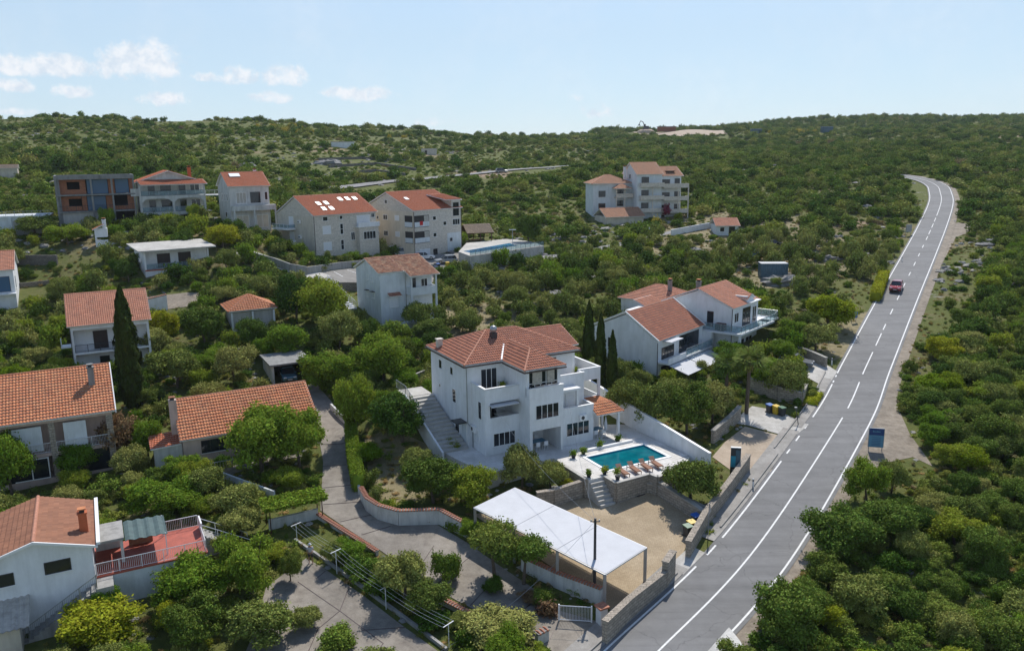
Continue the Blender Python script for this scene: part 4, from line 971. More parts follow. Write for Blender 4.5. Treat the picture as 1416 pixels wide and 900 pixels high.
# --- twin white houses right of the cypresses
def twins():
    O = (17.9, 95.3, 1.4); Y = 50
    h = H('terraced_house', O, Y, 'white house with red lean-to roof and two white awnings behind the palms')
    W = MB(); gable_wall(W, 0, 12.0, 0, 9.6, -3, 4.7, 2.9, 4.6, 5.4)
    W.box(12.0, 12.9, -1.2, 1.4, -3, 3.9)
    W.build('wall', 'white_plaster', h)
    gable(h, 0, 12.0, 0, 9.6, 4.8, 2.9, 'tiles_red', 4.6, 5.5, ov=.25, ovx=.1, under='trim_white', amp=.03)
    MB().obox((-.16, -.3), (-.16, 4.6), .14, (4.55, 7.75), (4.75, 7.92)).obox((12.16, -.3), (12.16, 4.6), .14, (4.55, 7.75), (4.75, 7.92)).obox((-.16, 4.6), (-.16, 9.8), .14, (7.75, 5.4), (7.9, 5.55)).build('roof_verge', 'trim_white', h)
    MB().box(1.2, 4.2, -1.3, -.0, 4.35, 4.45).build('awning', 'cloth_white', h)
    window(h, 'F', 0, 2.6, 2.1, 3.0, 1.4, 4, frame='frame_dark', sill=False)
    window(h, 'F', 0, 8.2, 2.02, 5.2, 2.2, 4, frame='frame_dark', door=True)
    MB().box(0, 12.0, -1.6, -.0, 1.8, 2.0).build('balcony_slab', 'white_plaster', h)
    railing(h, [(4.6, -1.55, 2.0), (12.0, -1.55, 2.0)], 1.0, 'metal_grey', 'railing_glass')
    MB().box(0, 4.5, -1.6, -1.5, 2.0, 2.6).build('parapet', 'white_plaster', h)
    a = MB()
    for x0, x1 in ((.2, 4.9), (5.0, 10.8)):
        a.face([(x0,-4.2,1.0),(x1,-4.2,1.0),(x1,-1.6,1.72),(x0,-1.6,1.72)]); a.face([(x0,-1.6,1.66),(x1,-1.6,1.66),(x1,-4.2,.94),(x0,-4.2,.94)])
        a.face([(x0,-4.2,.94),(x1,-4.2,.94),(x1,-4.2,1.0),(x0,-4.2,1.0)])
    a.build('awning', 'cloth_white', h)
    MB().tube([(.1,-4.15,.95),(.1,-1.6,1.66)], .04).tube([(4.95,-4.15,1.0),(4.95,-1.6,1.72)], .05).tube([(10.9,-4.15,.95),(10.9,-1.6,1.66)], .04).tube([(.3,-4.1,.95),(.3,-4.1,-2)], .04).tube([(10.8,-4.1,.95),(10.8,-4.1,-2)], .04).build('awning_frame', 'metal_dark', h)
    window(h, 'L', 0, 6.9, 3.0, .5, 1.1, 1, frame='frame_dark'); window(h, 'L', 0, 7.6, -.6, .8, 1.0, 1, frame='frame_dark'); aircon(h, 'L', 0, 3.0, .2)
    o = MB().lathe((0,0,0), [(.02,0),(.35,.05),(.5,.18)], 16); o.xf(Matrix.Translation((-.5, 3.9, .3)) @ Matrix.Rotation(R(-70), 4, 'Y')).build('satellite_dish', 'metal_grey', h)
    MB().box(1.0, 11, -.06, -.01, -2.4, 1.2).build('painted_shade_panel', 'interior_dark', h)  # flat near-black panel on the outer wall, painted shade behind the awnings
    downpipe(h, [(-.07, -.07, 4.4), (-.07, -.07, -2)], 'metal_dark')
    foot(O, Y, 0, 12.9, -1.6, 9.6)
    # right house
    g = H('terraced_house', O, Y, 'white house with glass balconies and chimney, right of the pair behind the palms')
    W = MB(); x0, x1, y0, y1 = 13.8, 22.2, -3.3, 7
    gable_wall(W, x0, x1, y0, y1, -3, 7.0, 2.1, 1.7, 7.0); W.build('wall', 'white_plaster', g)
    gable(g, x0, x1, y0, y1, 7.1, 2.1, 'tiles_pink', 1.7, 7.1, ov=.3, ovx=.2)
    # dormer
    MB().box(18.4, 20.6, -3.32, -1.2, 7.0, 7.95).build('dormer_wall', 'white_plaster', g)
    roof_planes('dormer_roof', [[(18.2,-3.5,7.55),(19.5,-3.5,8.2),(19.5,-.2,8.25),(18.2,-2.2,7.6)], [(19.5,-3.5,8.2),(20.8,-3.5,7.55),(20.8,-2.2,7.6),(19.5,-.2,8.25)]], 'tiles_pink', g)
    MB().box(18.2, 21.6, -4.0, -3.33, 7.1, 7.2).build('canopy', 'trim_white', g)
    W = MB(); W.box(12.4, 23.6, -5.3, -3.31, 3.7, 3.95); W.box(12.4, 13.79, -3.31, .5, 3.7, 3.95); W.box(22.21, 26.2, -4.8, -1.0, 3.7, 3.95)
    W.box(12.5, 12.75, -5.2, -4.95, -3, 3.7); W.box(22.2, 25.8, -4.6, -.5, -3, .35)
    W.build('balcony_slab', 'white_plaster', g)
    railing(g, [(12.45, .4, 3.95), (12.45, -5.25, 3.95), (23.55, -5.25, 3.95), (26.1, -4.7, 3.95), (26.1, -1.1, 3.95)], 1.0, 'metal_grey', 'railing_glass')
    railing(g, [(22.3, -4.5, .35), (25.7, -4.5, .35), (25.7, -1, .35)], 1.0, 'metal_grey', 'railing_glass')
    window(g, 'F', y0, 15.2, 4.9, 1.2, 1.2, 2, frame='frame_white'); window(g, 'F', y0, 18.4, 4.0, 2.4, 2.4, 3, frame='frame_dark', door=True); window(g, 'F', y0, 21.0, 4.0, 1.2, 2.2, 2, door=True)
    window(g, 'F', y0, 15.2, .8, 1.1, 1.4, 2); window(g, 'F', y0, 17.4, 0, .9, 2.1, 1, door=True, frame='frame_dark'); window(g, 'F', y0, 19.5, 0, 2.0, 2.2, 2, door=True)
    window(g, 'L', x0, -.2, 4.2, .8, 2.0, 1, frame='frame_dark', door=True); aircon(g, 'L', x0, 5.6, 6.2)
    window(g, 'F', -4.6, 24.4, -2.2, 1.0, 2.1, 1, door=True, frame='frame_dark')
    MB().box(12.8, 13.7, -2.6, -1.4, 3.96, 4.9).build('storage_box', 'wood_dark', g)
    chimney(g, 15.0, 2.3, 8.3, 9.9, .55, 'grey_concrete')
    downpipe(g, [(13.74, -3.36, 6.9), (13.74, -3.36, 0)], 'metal_dark')
    foot(O, Y, 12.4, 26, -5.3, 7)
    k = H('rear_wing', O, Y, 'low hip-roofed white wing behind the twin white houses', 'house')
    x0, x1, y0, y1 = 17.3, 25.0, 7.2, 16.2
    MB().box(x0, x1, y0, y1, 0, 5.95).build('wall', 'white_plaster', k)
    hip(k, x0, x1, y0, y1, 6.05, 1.9, 'tiles_pink', .4); chimney(k, 20.3, 9.6, 7.0, 8.7, .5, 'grey_concrete')
    m = H('link_wing', O, Y, 'small tiled link between the twin white houses', 'house')
    MB().box(12.6, 17.2, 7.3, 12.5, 0, 5.2).build('wall', 'white_plaster', m)
    roof_planes('roof', [[(12.3,7.0,5.3),(17.1,7.0,5.3),(17.1,11,6.9),(12.3,11,6.9)]], 'tiles_pink', m)
    foot(O, Y, 17, 25.2, 7, 16.5)
    keep([(838,430),(862,408),(888,388),(1003,388),(1055,412),(1065,445),(1062,480),(1040,500),(985,490),(930,510),(838,490)], 505)
twins()
# --- far apartment house
def far_apartments():
    P = at(880, 303); O = (P[0], P[1], P[2]); Y = 8
    h = H('apartment_house', O, Y, 'tall white apartment house with stacked corner balconies far up the slope', 'apartment house')
    W = MB(); gable_wall(W, 0, 6.2, 0, 12, -3, 10.6, 2.6, 6)
    W.box(6.2, 11.4, 1.2, 11, -3, 10.2); W.box(-9.6, 0, 4.6, 12.6, -3, 8.4); W.build('wall', 'blue_white_plaster', h)
    gable(h, 0, 6.2, 0, 12, 10.7, 2.6, 'tiles_pale', 6, ov=.4)
    gable(h, 6.4, 11.6, 1.2, 11, 10.2, 2.0, 'tiles_pale', 6.1, ov=.4, name='side_roof'); hip(h, -9.6, -.3, 4.6, 12.6, 8.5, 2.0, 'tiles_pale', .5, name='wing_roof')
    MB().box(8.0, 10.2, 2.2, 4.6, 11.15, 11.25).xf(Matrix.Translation((0, 0, 0))).build('solar_panel', 'glass_dark', h)
    hip(h, -4.6, -1.0, 2.0, 5.2, 7.3, 1.0, 'tiles_pale', .3, name='porch_roof')
    b = MB()
    for z in (1.6, 4.6, 7.6):
        b.box(.6, 6.4, -1.3, 0, z, z+.2); b.box(.6, 6.4, -1.3, -1.15, z+.2, z+1.0); b.box(.6, .75, -1.15, 0, z+.2, z+1.0)
        b.box(6.4, 12.6, -1.0, 1.2, z-.3, z-.1); b.box(6.4, 12.6, -1.0, -.85, z-.1, z+.7); b.box(12.45, 12.6, -.85, 1.2, z-.1, z+.7)
    for x in (3.6, 10.0, 12.5): b.box(x-.12, x+.12, -1.1, -.86, -2, 7.5)
    for z in (2.0, 5.0): b.box(-4.4, -.1, 2.6, 4.6, z, z+.2); b.box(-4.4, -.1, 2.6, 2.75, z+.2, z+1.0)
    b.box(-4.4, -4.15, 2.65, 2.9, -2, 7.2); b.box(-2.3, -2.05, 2.65, 2.9, -2, 7.2)
    b.build('balcony', 'house_stone', h)
    for z in (1.9, 4.9, 8.0): window(h, 'F', 0, 2.0, z, 1.7, 1.9, 2, frame='frame_dark'); window(h, 'F', 1.2, 7.6, z-.3, 1.8, 1.5, 2, frame='frame_dark'); window(h, 'F', 1.2, 10.4, z-.3, 1.2, 1.7, 2, frame='frame_dark')
    for z in (2.2, 5.2): window(h, 'F', 4.6, -7.4, z, 1.6, 1.4, 2, frame='frame_dark'); window(h, 'F', 4.6, -2.9, z, 1.6, 2, 2, frame='frame_dark')
    window(h, 'L', 0, 3.4, 5, .9, .5, 1, frame='frame_dark'); window(h, 'L', 0, 6, 9.5, .9, .9, 1, frame='frame_dark'); window(h, 'F', 1.2, 7.0, -.8, .9, 1.6, 1, door=True)
    chimney(h, -.8, 8, 9.5, 12.2, .6)
    foot(O, Y, -10, 12.6, -1.3, 13)
    g = at(838, 312); g = H('garage', g, 16, 'low garage with pale tiled roof in front of the far apartment house', 'garage')
    MB().box(0, 9.5, 0, 7, -1.5, 2.0).build('wall', 'beige_plaster', g)
    gable(g, 0, 9.5, 0, 7, 2.1, 1.6, 'tiles_pale', ov=.5); foot(at(838, 312), 16, 0, 9.5, 0, 7)
    krect(820, 226, 940, 303, 306); krect(826, 288, 892, 308, 313)
    P = at(990, 326); g = H('cottage', P, -2, 'tiny cottage with red roof at the right end of the far lane')
    MB().box(0, 4.8, 0, 5.5, -1, 2.3).build('wall', 'blue_white_plaster', g); gable(g, 0, 4.8, 0, 5.5, 2.4, 1.2, 'tiles_pink', ov=.6); window(g, 'F', 0, 3.4, 0, 1.2, 1.9, 1, door=True, frame='frame_dark'); window(g, 'F', 0, 1.3, .9, .9, .9, 1)
    foot(P, -2, 0, 4.8, 0, 5.5); krect(984, 305, 1020, 324, 327)
far_apartments()
# --- stone apartment blocks
def stone_blocks():
    P = at(440, 350); c, s = math.cos(R(47)), math.sin(R(47)); O = (P[0]-1.5*c+1.6*s, P[1]-1.5*s-1.6*c, P[2]); Y = 47
    h = H('apartment_block', O, Y, 'left stone apartment block with roof windows and white shutters', 'apartment block')
    W = MB(); gable_wall(W, 0, 14, 0, 12.5, -2.5, 7.1, 3.2, 6); W.box(9.2, 13.8, -1.0, 0, -2.5, 4.3); W.build('wall', 'house_stone', h)
    gable(h, 0, 14, 0, 12.5, 7.2, 3.2, 'tiles_new', 6, ov=.35)
    MB().box(-.03, 0, .6, 12.0, -2.5, 6.9).build('side_wall_render', 'beige_plaster', h)
    b = MB(); b.box(9.0, 14.0, -1.15, 0, 4.303, 4.45); b.box(9.0, 14.0, -1.15, -1.0, 4.45, 5.2)
    for z in (1.4, 4.2): b.box(-1.8, 0, 6.3, 11.6, z, z+.2); b.box(-1.8, -1.65, 6.3, 11.6, z+.2, z+.85 if z < 3 else z+.3); b.box(-1.65, 0, 6.3, 6.45, z+.2, z+.85 if z < 3 else z+.3)
    b.build('balcony', 'white_plaster', h)
    railing(h, [(0, 6.4, 4.5), (-1.7, 6.4, 4.5), (-1.7, 11.5, 4.5)], .75, 'metal_white', 'railing_glass')
    for z in (.6, 3.6): window(h, 'F', 0, 2.6, z, 1.7, 1.4, 1, shutter='shutter_white', hb=0)
    window(h, 'F', 0, 2.4, 6.0, 1.0, .7, 1); window(h, 'F', 0, 5.9, 6.1, .6, .6, 1); window(h, 'F', 0, 5.9, 3.3, .6, 1.9, 1, hb=.5); window(h, 'F', 0, 5.9, .4, .6, 1.8, 1, hb=.5)
    window(h, 'F', -1.0, 11.6, 2.0, 2.8, 1.4, 4); window(h, 'F', 0, 8.4, 2.0, .8, 1.4, 2); window(h, 'F', 0, 11.0, 4.5, 3.0, 2.0, 2, shutter='shutter_white', door=True); window(h, 'F', 0, 13.3, 6.0, .7, .7, 2)
    for z in (1.7, 4.5): window(h, 'L', -.03, 7.6, z, 1.4, 2.1, 1, door=True, shutter='shutter_white'); aircon(h, 'L', -.03, 4.6, z+1)
    for (x, y) in ((3.2, 1.5), (4.9, 1.5), (3.2, 3.2), (4.9, 3.2), (8.8, 4.2), (10.5, 4.2), (12.2, 4.2)):
        z = 7.2+y*3.2/6; m = MB().box(-.4, .4, -.55, .55, .1, .2).box(-.32, .32, -.46, .46, .2, .215, 1)
        m.xf(Matrix.Translation((x, y, z)) @ Matrix.Rotation(math.atan(3.2/6), 4, 'X')).build('roof_window', ['metal_grey', 'sign_white'], h)
    downpipe(h, [(-.08, -.08, 7), (-.08, -.08, 0)], 'gutter_brown')
    foot(O, Y, -1.8, 14, -1, 12.5); krect(381, 271, 515, 348, 356)
    P = at(574, 358); c, s = math.cos(R(48)), math.sin(R(48)); O = (P[0]-.3*c+.4*s, P[1]-.3*s-.4*c, P[2]); Y = 48
    g = H('apartment_block', O, Y, 'right stone apartment block with dormer and cars parked beside it', 'apartment block')
    W = MB(); gable_wall(W, 0, 12.8, 0, 16, -2, 9.4, 3.3, 8)
    W.build('wall', 'house_stone', g); gable(g, 0, 12.8, 0, 16, 9.5, 3.3, 'tiles_new', 8, ov=.3)
    MB().box(-.03, 0, .0, 15.9, -1, 9.2).build('side_wall_render', 'cream_plaster', g)
    MB().box(8.8, 12.6, -.04, 0, -.5, 4.4).build('white_panel', 'blue_white_plaster', g)
    MB().box(10.2, 12.7, -.02, 4.4, 9.3, 11.0).build('dormer_wall', 'house_stone', g); window(g, 'F', -.02, 11.4, 7.8, 1.5, 2.6, 2, frame='frame_dark')
    roof_planes('dormer_roof', [[(8.4,-.3,11.1),(13.0,-.3,11.0),(13.0,5.6,12.0),(8.4,5.6,12.0)]], 'tiles_new', g)

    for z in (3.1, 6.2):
        MB().box(.1, 3.9, -.06, .0, z-.1, z+2.2).build('painted_loggia_shade', 'interior_dark', g)  # flat dark sheet on the wall; the loggia's shade is its colour
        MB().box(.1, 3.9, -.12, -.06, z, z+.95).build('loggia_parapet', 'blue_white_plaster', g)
        MB().box(-.09, -.03, .4, 2.6, z-.1, z+2.2).build('painted_loggia_shade', 'interior_dark', g); MB().box(-.14, -.09, .4, 2.6, z, z+.95).build('loggia_parapet', 'blue_white_plaster', g)
        MB().box(2.6, 3.8, -.09, -.06, z+.95, z+2.1).build('curtain', 'curtain', g)
    MB().box(1.4, 2.2, -.17, -.12, 6.5, 7.3).build('hanging_cloth', 'red_cloth', g)
    for z in (4.0, 7.3): window(g, 'F', 0, 5.4, z, .8, .7, 1, frame='frame_white')
    window(g, 'F', 0, 8.2, 6.1, .8, .7, 1); window(g, 'F', -.04, 9.8, 2.7, .8, .7, 1); window(g, 'F', 0, 11.4, 6.0, 1.9, 1.1, 3)
    window(g, 'F', 0, 2.6, -.5, 2.6, 2.2, 1, shutter='shutter_white', door=True); window(g, 'F', 0, 5.4, -.5, 1.0, 2.0, 1, door=True, frame='frame_dark')
    for z in (.9, 4.2, 7.4):
        for a in (5.0, 8.6, 11, 14.2): window(g, 'L', -.03, a, z, 1.2 if a != 11 else .5, .9 if a != 11 else .6, 2 if a == 8.6 else 1, shutter='shutter_white' if a in (5.0, 14.2) else None)
    window(g, 'L', -.03, 8.2, 10.6, .7, .7, 1); downpipe(g, [(-.08, -.08, 9.2), (-.08, -.08, 0)], 'gutter_brown'); downpipe(g, [(12.85, -.08, 9.2), (12.85, -.08, 0)], 'gutter_brown')

    o = MB().box(-.4, .4, -.5, .5, .1, .22).xf(Matrix.Translation((2.2, 4.6, 11.4)) @ Matrix.Rotation(math.atan(3.3/8), 4, 'X')).build('roof_window', 'sign_white', g)
    foot(O, Y, 0, 12.8, 0, 16); krect(516, 266, 636, 360, 364)
    krect(545, 338, 662, 372, 386)
stone_blocks()
# --- bluish house below the car park
def bluish():
    P = at(528, 448); Y = 34; c, s = math.cos(R(Y)), math.sin(R(Y)); O = P
    h = H('house', O, Y, 'bluish white house with patchy red roof below the car park')
    W = MB(); gable_wall(W, 0, 8.6, 0, 8.6, -3, 7.6, 1.6, 4.6)
    # covered balcony bay at the right front
    W.box(4.2, 8.6, -1.7, 0, -3, 1.4); W.box(4.2, 8.6, -1.7, -1.55, 4.2, 5.2); W.box(4.2, 4.35, -1.55, 0, 4.2, 5.2); W.box(8.45, 8.6, -1.55, 0, 4.2, 5.2); W.box(4.2, 8.6, -1.7, -.003, 4.0, 4.2)
    for x in (4.2, 8.35): W.box(x, x+.25, -1.7, -1.45, 1.4, 4.0); W.box(x, x+.25, -1.7, -1.45, 5.2, 6.85)
    W.box(-1.0, 8.2, -3.6, -1.7, -3.5, .35)
    W.build('wall', 'blue_white_plaster', h)
    sl = 1.6/4.6
    roof_planes('roof', [[(-.35,-.3,7.7-.3*sl),(3.9,-.3,7.7-.3*sl),(3.9,4.6,9.3),(-.35,4.6,9.3)], [(3.9,-2.1,7.7-2.1*sl),(8.95,-2.1,7.7-2.1*sl),(8.95,4.6,9.3),(3.9,4.6,9.3)], [(8.95,8.9,7.6),(-.35,8.9,7.6),(-.35,4.6,9.3),(8.95,4.6,9.3)]], 'tiles_old', h, [((-.35,4.6,9.3),(8.95,4.6,9.3))])
    window(h, 'F', 0, 5.4, 4.3, .8, 2.0, 1, door=True, frame='frame_dark'); window(h, 'F', 0, 7.3, 5.0, 1.0, 1.1, 2)
    window(h, 'F', 0, 2.1, 2.4, 1.3, 1.2, 2, shutter='shutter_white'); roof_planes('window_canopy', [[(1.1,-.8,4.05),(3.1,-.8,4.05),(3.1,0,4.45),(1.1,0,4.45)]], 'tiles_red', h)
    window(h, 'F', -1.7, 6.4, -1.9, 2.0, 2.2, 2, door=True, shutter='shutter_white')
    for a, z in ((2.4, 3.6), (4.4, 3.6), (2.8, 6.0), (4.2, 6.2)):
        window(h, 'L', 0, a, z, .6, .7, 1, shutter='blue_white_plaster')
        MB().box(-.5, 0, a-.45, a+.45, z+.95, z+1.03).build('window_hood', 'metal_dark', h) if z < 5 else None
    downpipe(h, [(4.15, -.08, 7.3), (4.15, -.08, 1)], 'metal_grey')
    foot(O, Y, -1, 8.6, -3.6, 8.6); keep([(492,372),(510,358),(565,352),(597,380),(597,425),(560,432),(520,440),(494,440)], 455)
    # white outside stairs
    q = at(487, 428); r = root('outside_stairs', q, R(128), 'white outside stairs with railing climbing to the marked car park', 'stairs')
    n = 16
    for k in range(n): MB().box(.62*k, .62*(k+1)-.003, -.8, .8, -1.2, .21*(k+1)).build('step', 'white_plaster', r)
    for y in (-.8, .8): railing(r, [(0, y, .2), (n*.62, y, .21*n)], .9, 'metal_white')
    foot(q, 128, 0, 10, -1, 1); keep([(462,388),(475,386),(500,420),(490,428)], 430)
bluish()
# --- left upper row
def left_row():
    P = at(84, 318); O = P; Y = 28
    h = H('unfinished_house', O, Y, 'unfinished concrete-frame house with brick infill and blue sheets in its openings')
    F_ = MB(); w, d = 13.2, 9
    for z in (-2.5, 3.1, 6.2, 9.2): F_.box(-.1, w+.1, -1.2, d, z, z+.25)
    F_.box(-.1, w+.1, -1.2, -.9, 9.45, 9.95); F_.box(-.1, .15, -.9, d, 9.45, 9.95); F_.box(w-.15, w+.1, -.9, d, 9.45, 9.95); F_.box(.15, w-.15, d-.3, d, 9.45, 9.95)
    for x in (.1, 5.9, 9.4, w-.1):
        for z in (-2.25, 3.35, 6.45):
            F_.box(x-.16, x+.16, -1.15, -.85, z, z+(2.75 if z > 0 else 5.35))
    for x in (1.0,): F_.box(-.05, .7, -.84, -.5, -2.25, 9.2)
    F_.build('frame', 'grey_concrete', h)
    B = MB()
    for z in (3.35, 6.45):
        segs = [(.7, 1.9), (4.0, 5.0), (8.8, 9.9), (12.4, 13.1)] if z > 6 else [(.7, 1.9), (4.1, 4.9), (8.2, 9.6), (11.9, 13.1)]
        for a, b in segs: B.box(a, b, 0, .2, z, z+2.74)
        B.box(1.9, 4.0, 0, .2, z, z+.9); B.box(1.9, 4.0, 0, .2, z+2.3, z+2.74)
        B.box(-.0, .2, .2, d-.2, z, z+2.74)
    B.box(9.6, 11.9, 0, .2, 3.35, 4.1)
    B.build('brick_infill', 'hollow_brick', h)
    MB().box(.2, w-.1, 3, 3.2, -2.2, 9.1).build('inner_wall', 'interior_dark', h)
    for a, b, z in ((5.2, 8.7, 6.5), (10.0, 12.3, 6.5), (5.0, 8.1, 3.4)): MB().box(a, b, .05, .09, z, z+2.6).build('blue_sheet', 'blue_film', h)
    MB().box(.3, 7.2, -.8, .1, -2.25, 3.05).build('ground_floor_wall', 'grey_plaster', h)
    railing(h, [(.2, -1.1, 3.35), (w-.2, -1.1, 3.35)], 1.0, 'metal_dark', bars=.4)

    foot(O, Y, -1, w, -1.2, d); krect(70, 246, 193, 312, 325)
    # balcony house
    P2 = (O[0]+math.cos(R(Y))*13.9, O[1]+math.sin(R(Y))*13.9, O[2]-.2)
    g = H('balcony_house', P2, Y, 'cream three-storey house with arched balconies and red roof next to the unfinished house')
    w = 10.2; W = MB(); W.box(0, w, 0, 9, -2.5, 8.6)
    def arcade(z, n=2, top=2.7, r_=.9):
        for k in range(n+1): W.box(k*(w-.3)/n, k*(w-.3)/n+.3, -2.2, -1.95, z, z+top)
        for k in range(n):
            x0 = k*(w-.3)/n+.3; x1 = (k+1)*(w-.3)/n; pts = []
            N_ = 8; W_ = x1-x0
            for j in range(N_):
                t0, t1 = j/N_, (j+1)/N_; f = lambda t: z+top-.75+.75*math.sqrt(max(0, 1-(2*t-1)**4))-.15
                W.obox((x0+W_*t0, -2.08), (x0+W_*t1, -2.08), .24, (f(t0), f(t1)), (z+top, z+top))
    arcade(-.2); arcade(2.9); W.box(0, w, -2.2, 0, 2.5, 2.9); W.box(0, w, -2.2, 0, 5.6, 6.0)
    for z in (-.6,): W.box(0, w, -2.2, 0, z, z+.4)
    for z in (6.0,): W.box(0, .25, -2.2, -1.95, z, z+2.0); W.box(w-.25, w, -2.2, -1.95, z, z+2.3)
    W.box(-1.2, .0, -1.2, 0, 6.0, 7.4)
    W.build('wall', 'old_white_plaster', g)
    roof_planes('roof', [[(-.6,-.5,8.5),(4.8,-.5,10.7),(4.8,9.4,10.7),(-.6,9.4,8.5)], [(10.4,9.4,8.5),(4.8,9.4,10.7),(4.8,-.5,10.7),(10.4,-.5,8.5)]], 'tiles_new', g)
    MB().face([(.0,-.02,8.7),(9.8,-.02,8.7),(4.8,-.02,10.55)]).build('gable_wall', 'old_white_plaster', g)
    roof_planes('front_roof', [[(.3,-2.7,8.1),(10.6,-2.7,8.1),(10.2,-.1,9.0),(-.2,-.1,9.0)]], 'tiles_new', g)
    chimney(g, 8.4, 2.5, 9.2, 11.2, .55, 'tiles_new')
    for z in (-.2, 2.9, 6.0):
        window(g, 'F', 0, 2.0, z, .9, 2.1, 1, door=True, frame='frame_dark'); window(g, 'F', 0, 4.2, z+.8, 1.5, 1.3, 2, frame='frame_dark'); window(g, 'F', 0, 6.8, z, .9, 2.1, 1, door=True, frame='frame_dark'); window(g, 'F', 0, 8.8, z+.8, 1.4, 1.3, 2)
        railing(g, [(.1, -2.1, z+.0), (w-.1, -2.1, z+.0)], .95, 'metal_grey', 'railing_glass')
    MB().box(10.2, 13.2, -2.0, 1.2, 5.75, 5.9).build('terrace_slab', 'white_plaster', g); railing(g, [(10.3, -1.9, 5.9), (13.1, -1.9, 5.9)], .9, 'metal_white', bars=.2)
    g.scale = (1.17, 1, 1)
    foot(P2, Y, -1, w*1.17+1, -2.5, 9); krect(190, 236, 290, 300, 318)
    # house with solar panel
    P3 = at(321, 316); g = H('house', P3, 34, 'cream house with a white solar panel on its red roof')
    W = MB(); gable_wall(W, 0, 7.6, 0, 8, -2.5, 8.0, 2.4, 4); W.box(.2, 8.4, -1.4, 0, 3.3, 4.3); W.box(.2, .5, -1.4, -1.1, -2, 3.3); W.box(4.0, 4.3, -1.4, -1.1, -2, 3.3); W.box(8.1, 8.4, -1.4, -1.1, -2, 3.3); W.build('wall', 'old_white_plaster', g)
    gable(g, 0, 7.6, 0, 8, 8.1, 2.4, 'tiles_new', 4, ov=.35)
    MB().box(-1.0, 1.0, -.55, .55, .12, .24).xf(Matrix.Translation((2.0, 2.9, 9.85)) @ Matrix.Rotation(math.atan(.6), 4, 'X')).build('solar_panel', 'sign_white', g)
    window(g, 'F', 0, 2.2, 4.7, 1.8, 2.0, 3, shutter='curtain'); window(g, 'F', 0, 4.9, 4.7, 1.8, 2.0, 2, frame='frame_dark'); window(g, 'F', 0, 7.0, 5.2, .5, 1.5, 1); window(g, 'F', 0, 2.2, 0, 2.2, 2.3, 2, shutter='cream_plaster', sill=False); window(g, 'F', 0, 6, 0, 2.2, 2.3, 2, shutter='cream_plaster', sill=False)
    for a in (1.6, 3.2, 5): window(g, 'L', 0, a, 5.2, .5, 1.3, 1)
    window(g, 'L', 0, 3, 2.0, 1.0, 1.0, 1); chimney(g, 6.8, 5.6, 9.0, 10.8, .5)
    foot(P3, 34, 0, 8.4, -1.4, 8); krect(296, 240, 375, 300, 318)
    # flat white roof house
    P4 = at(202, 384); g = H('house', P4, 36, 'small white house with flat pale roof and two dark doors')
    W = MB(); W.box(0, 10.2, 1.6, 7.2, 0, 4.2); W.box(0, 10.2, 0, 7.2, -2.5, 1.2); W.box(0, .25, 0, 1.6, 1.2, 4.1); W.box(9.9, 10.15, .1, .35, 1.2, 4.0); W.build('wall', 'white_plaster', g)
    MB().prism([(-.9,-.8),(11.2,-.8),(11.2,8.2),(-.9,8.2)], lambda x, y: 4.22+.06*y, lambda x, y: 4.42+.06*y).build('roof', 'pale_concrete', g)
    window(g, 'F', 1.6, 3.3, 1.25, 1.9, 2.2, 2, frame='frame_dark', door=True, shutter='dark_door'); window(g, 'F', 1.6, 6.6, 1.25, 1.9, 2.2, 2, frame='frame_dark', door=True, shutter='dark_door')
    railing(g, [(.2, .08, 1.2), (9.9, .08, 1.2)], .9, 'metal_grey', 'railing_glass'); MB().box(-.002, 10.3, -.1, -.0, 1.0, 1.2).build('slab_edge', 'terracotta', g)
    window(g, 'F', 0, 2.2, -1.6, .9, 1.2, 1, frame='frame_dark'); window(g, 'F', 0, 4.6, -1.6, .9, 1.2, 1, frame='frame_dark'); window(g, 'L', 0, 4.6, 2.3, .6, .5, 1); aircon(g, 'L', 0, 2.4, 2.4)
    r = MB(); 
    for k in range(9): r.box(10.2+.3*k, 10.2+.3*(k+1)-.002, 0, 1.2, -2.5, 1.1-.25*k)
    r.build('stairs', 'terracotta', g); foot(P4, 36, 0, 12, -.5, 7.5); krect(176, 328, 292, 372, 386)
left_row()
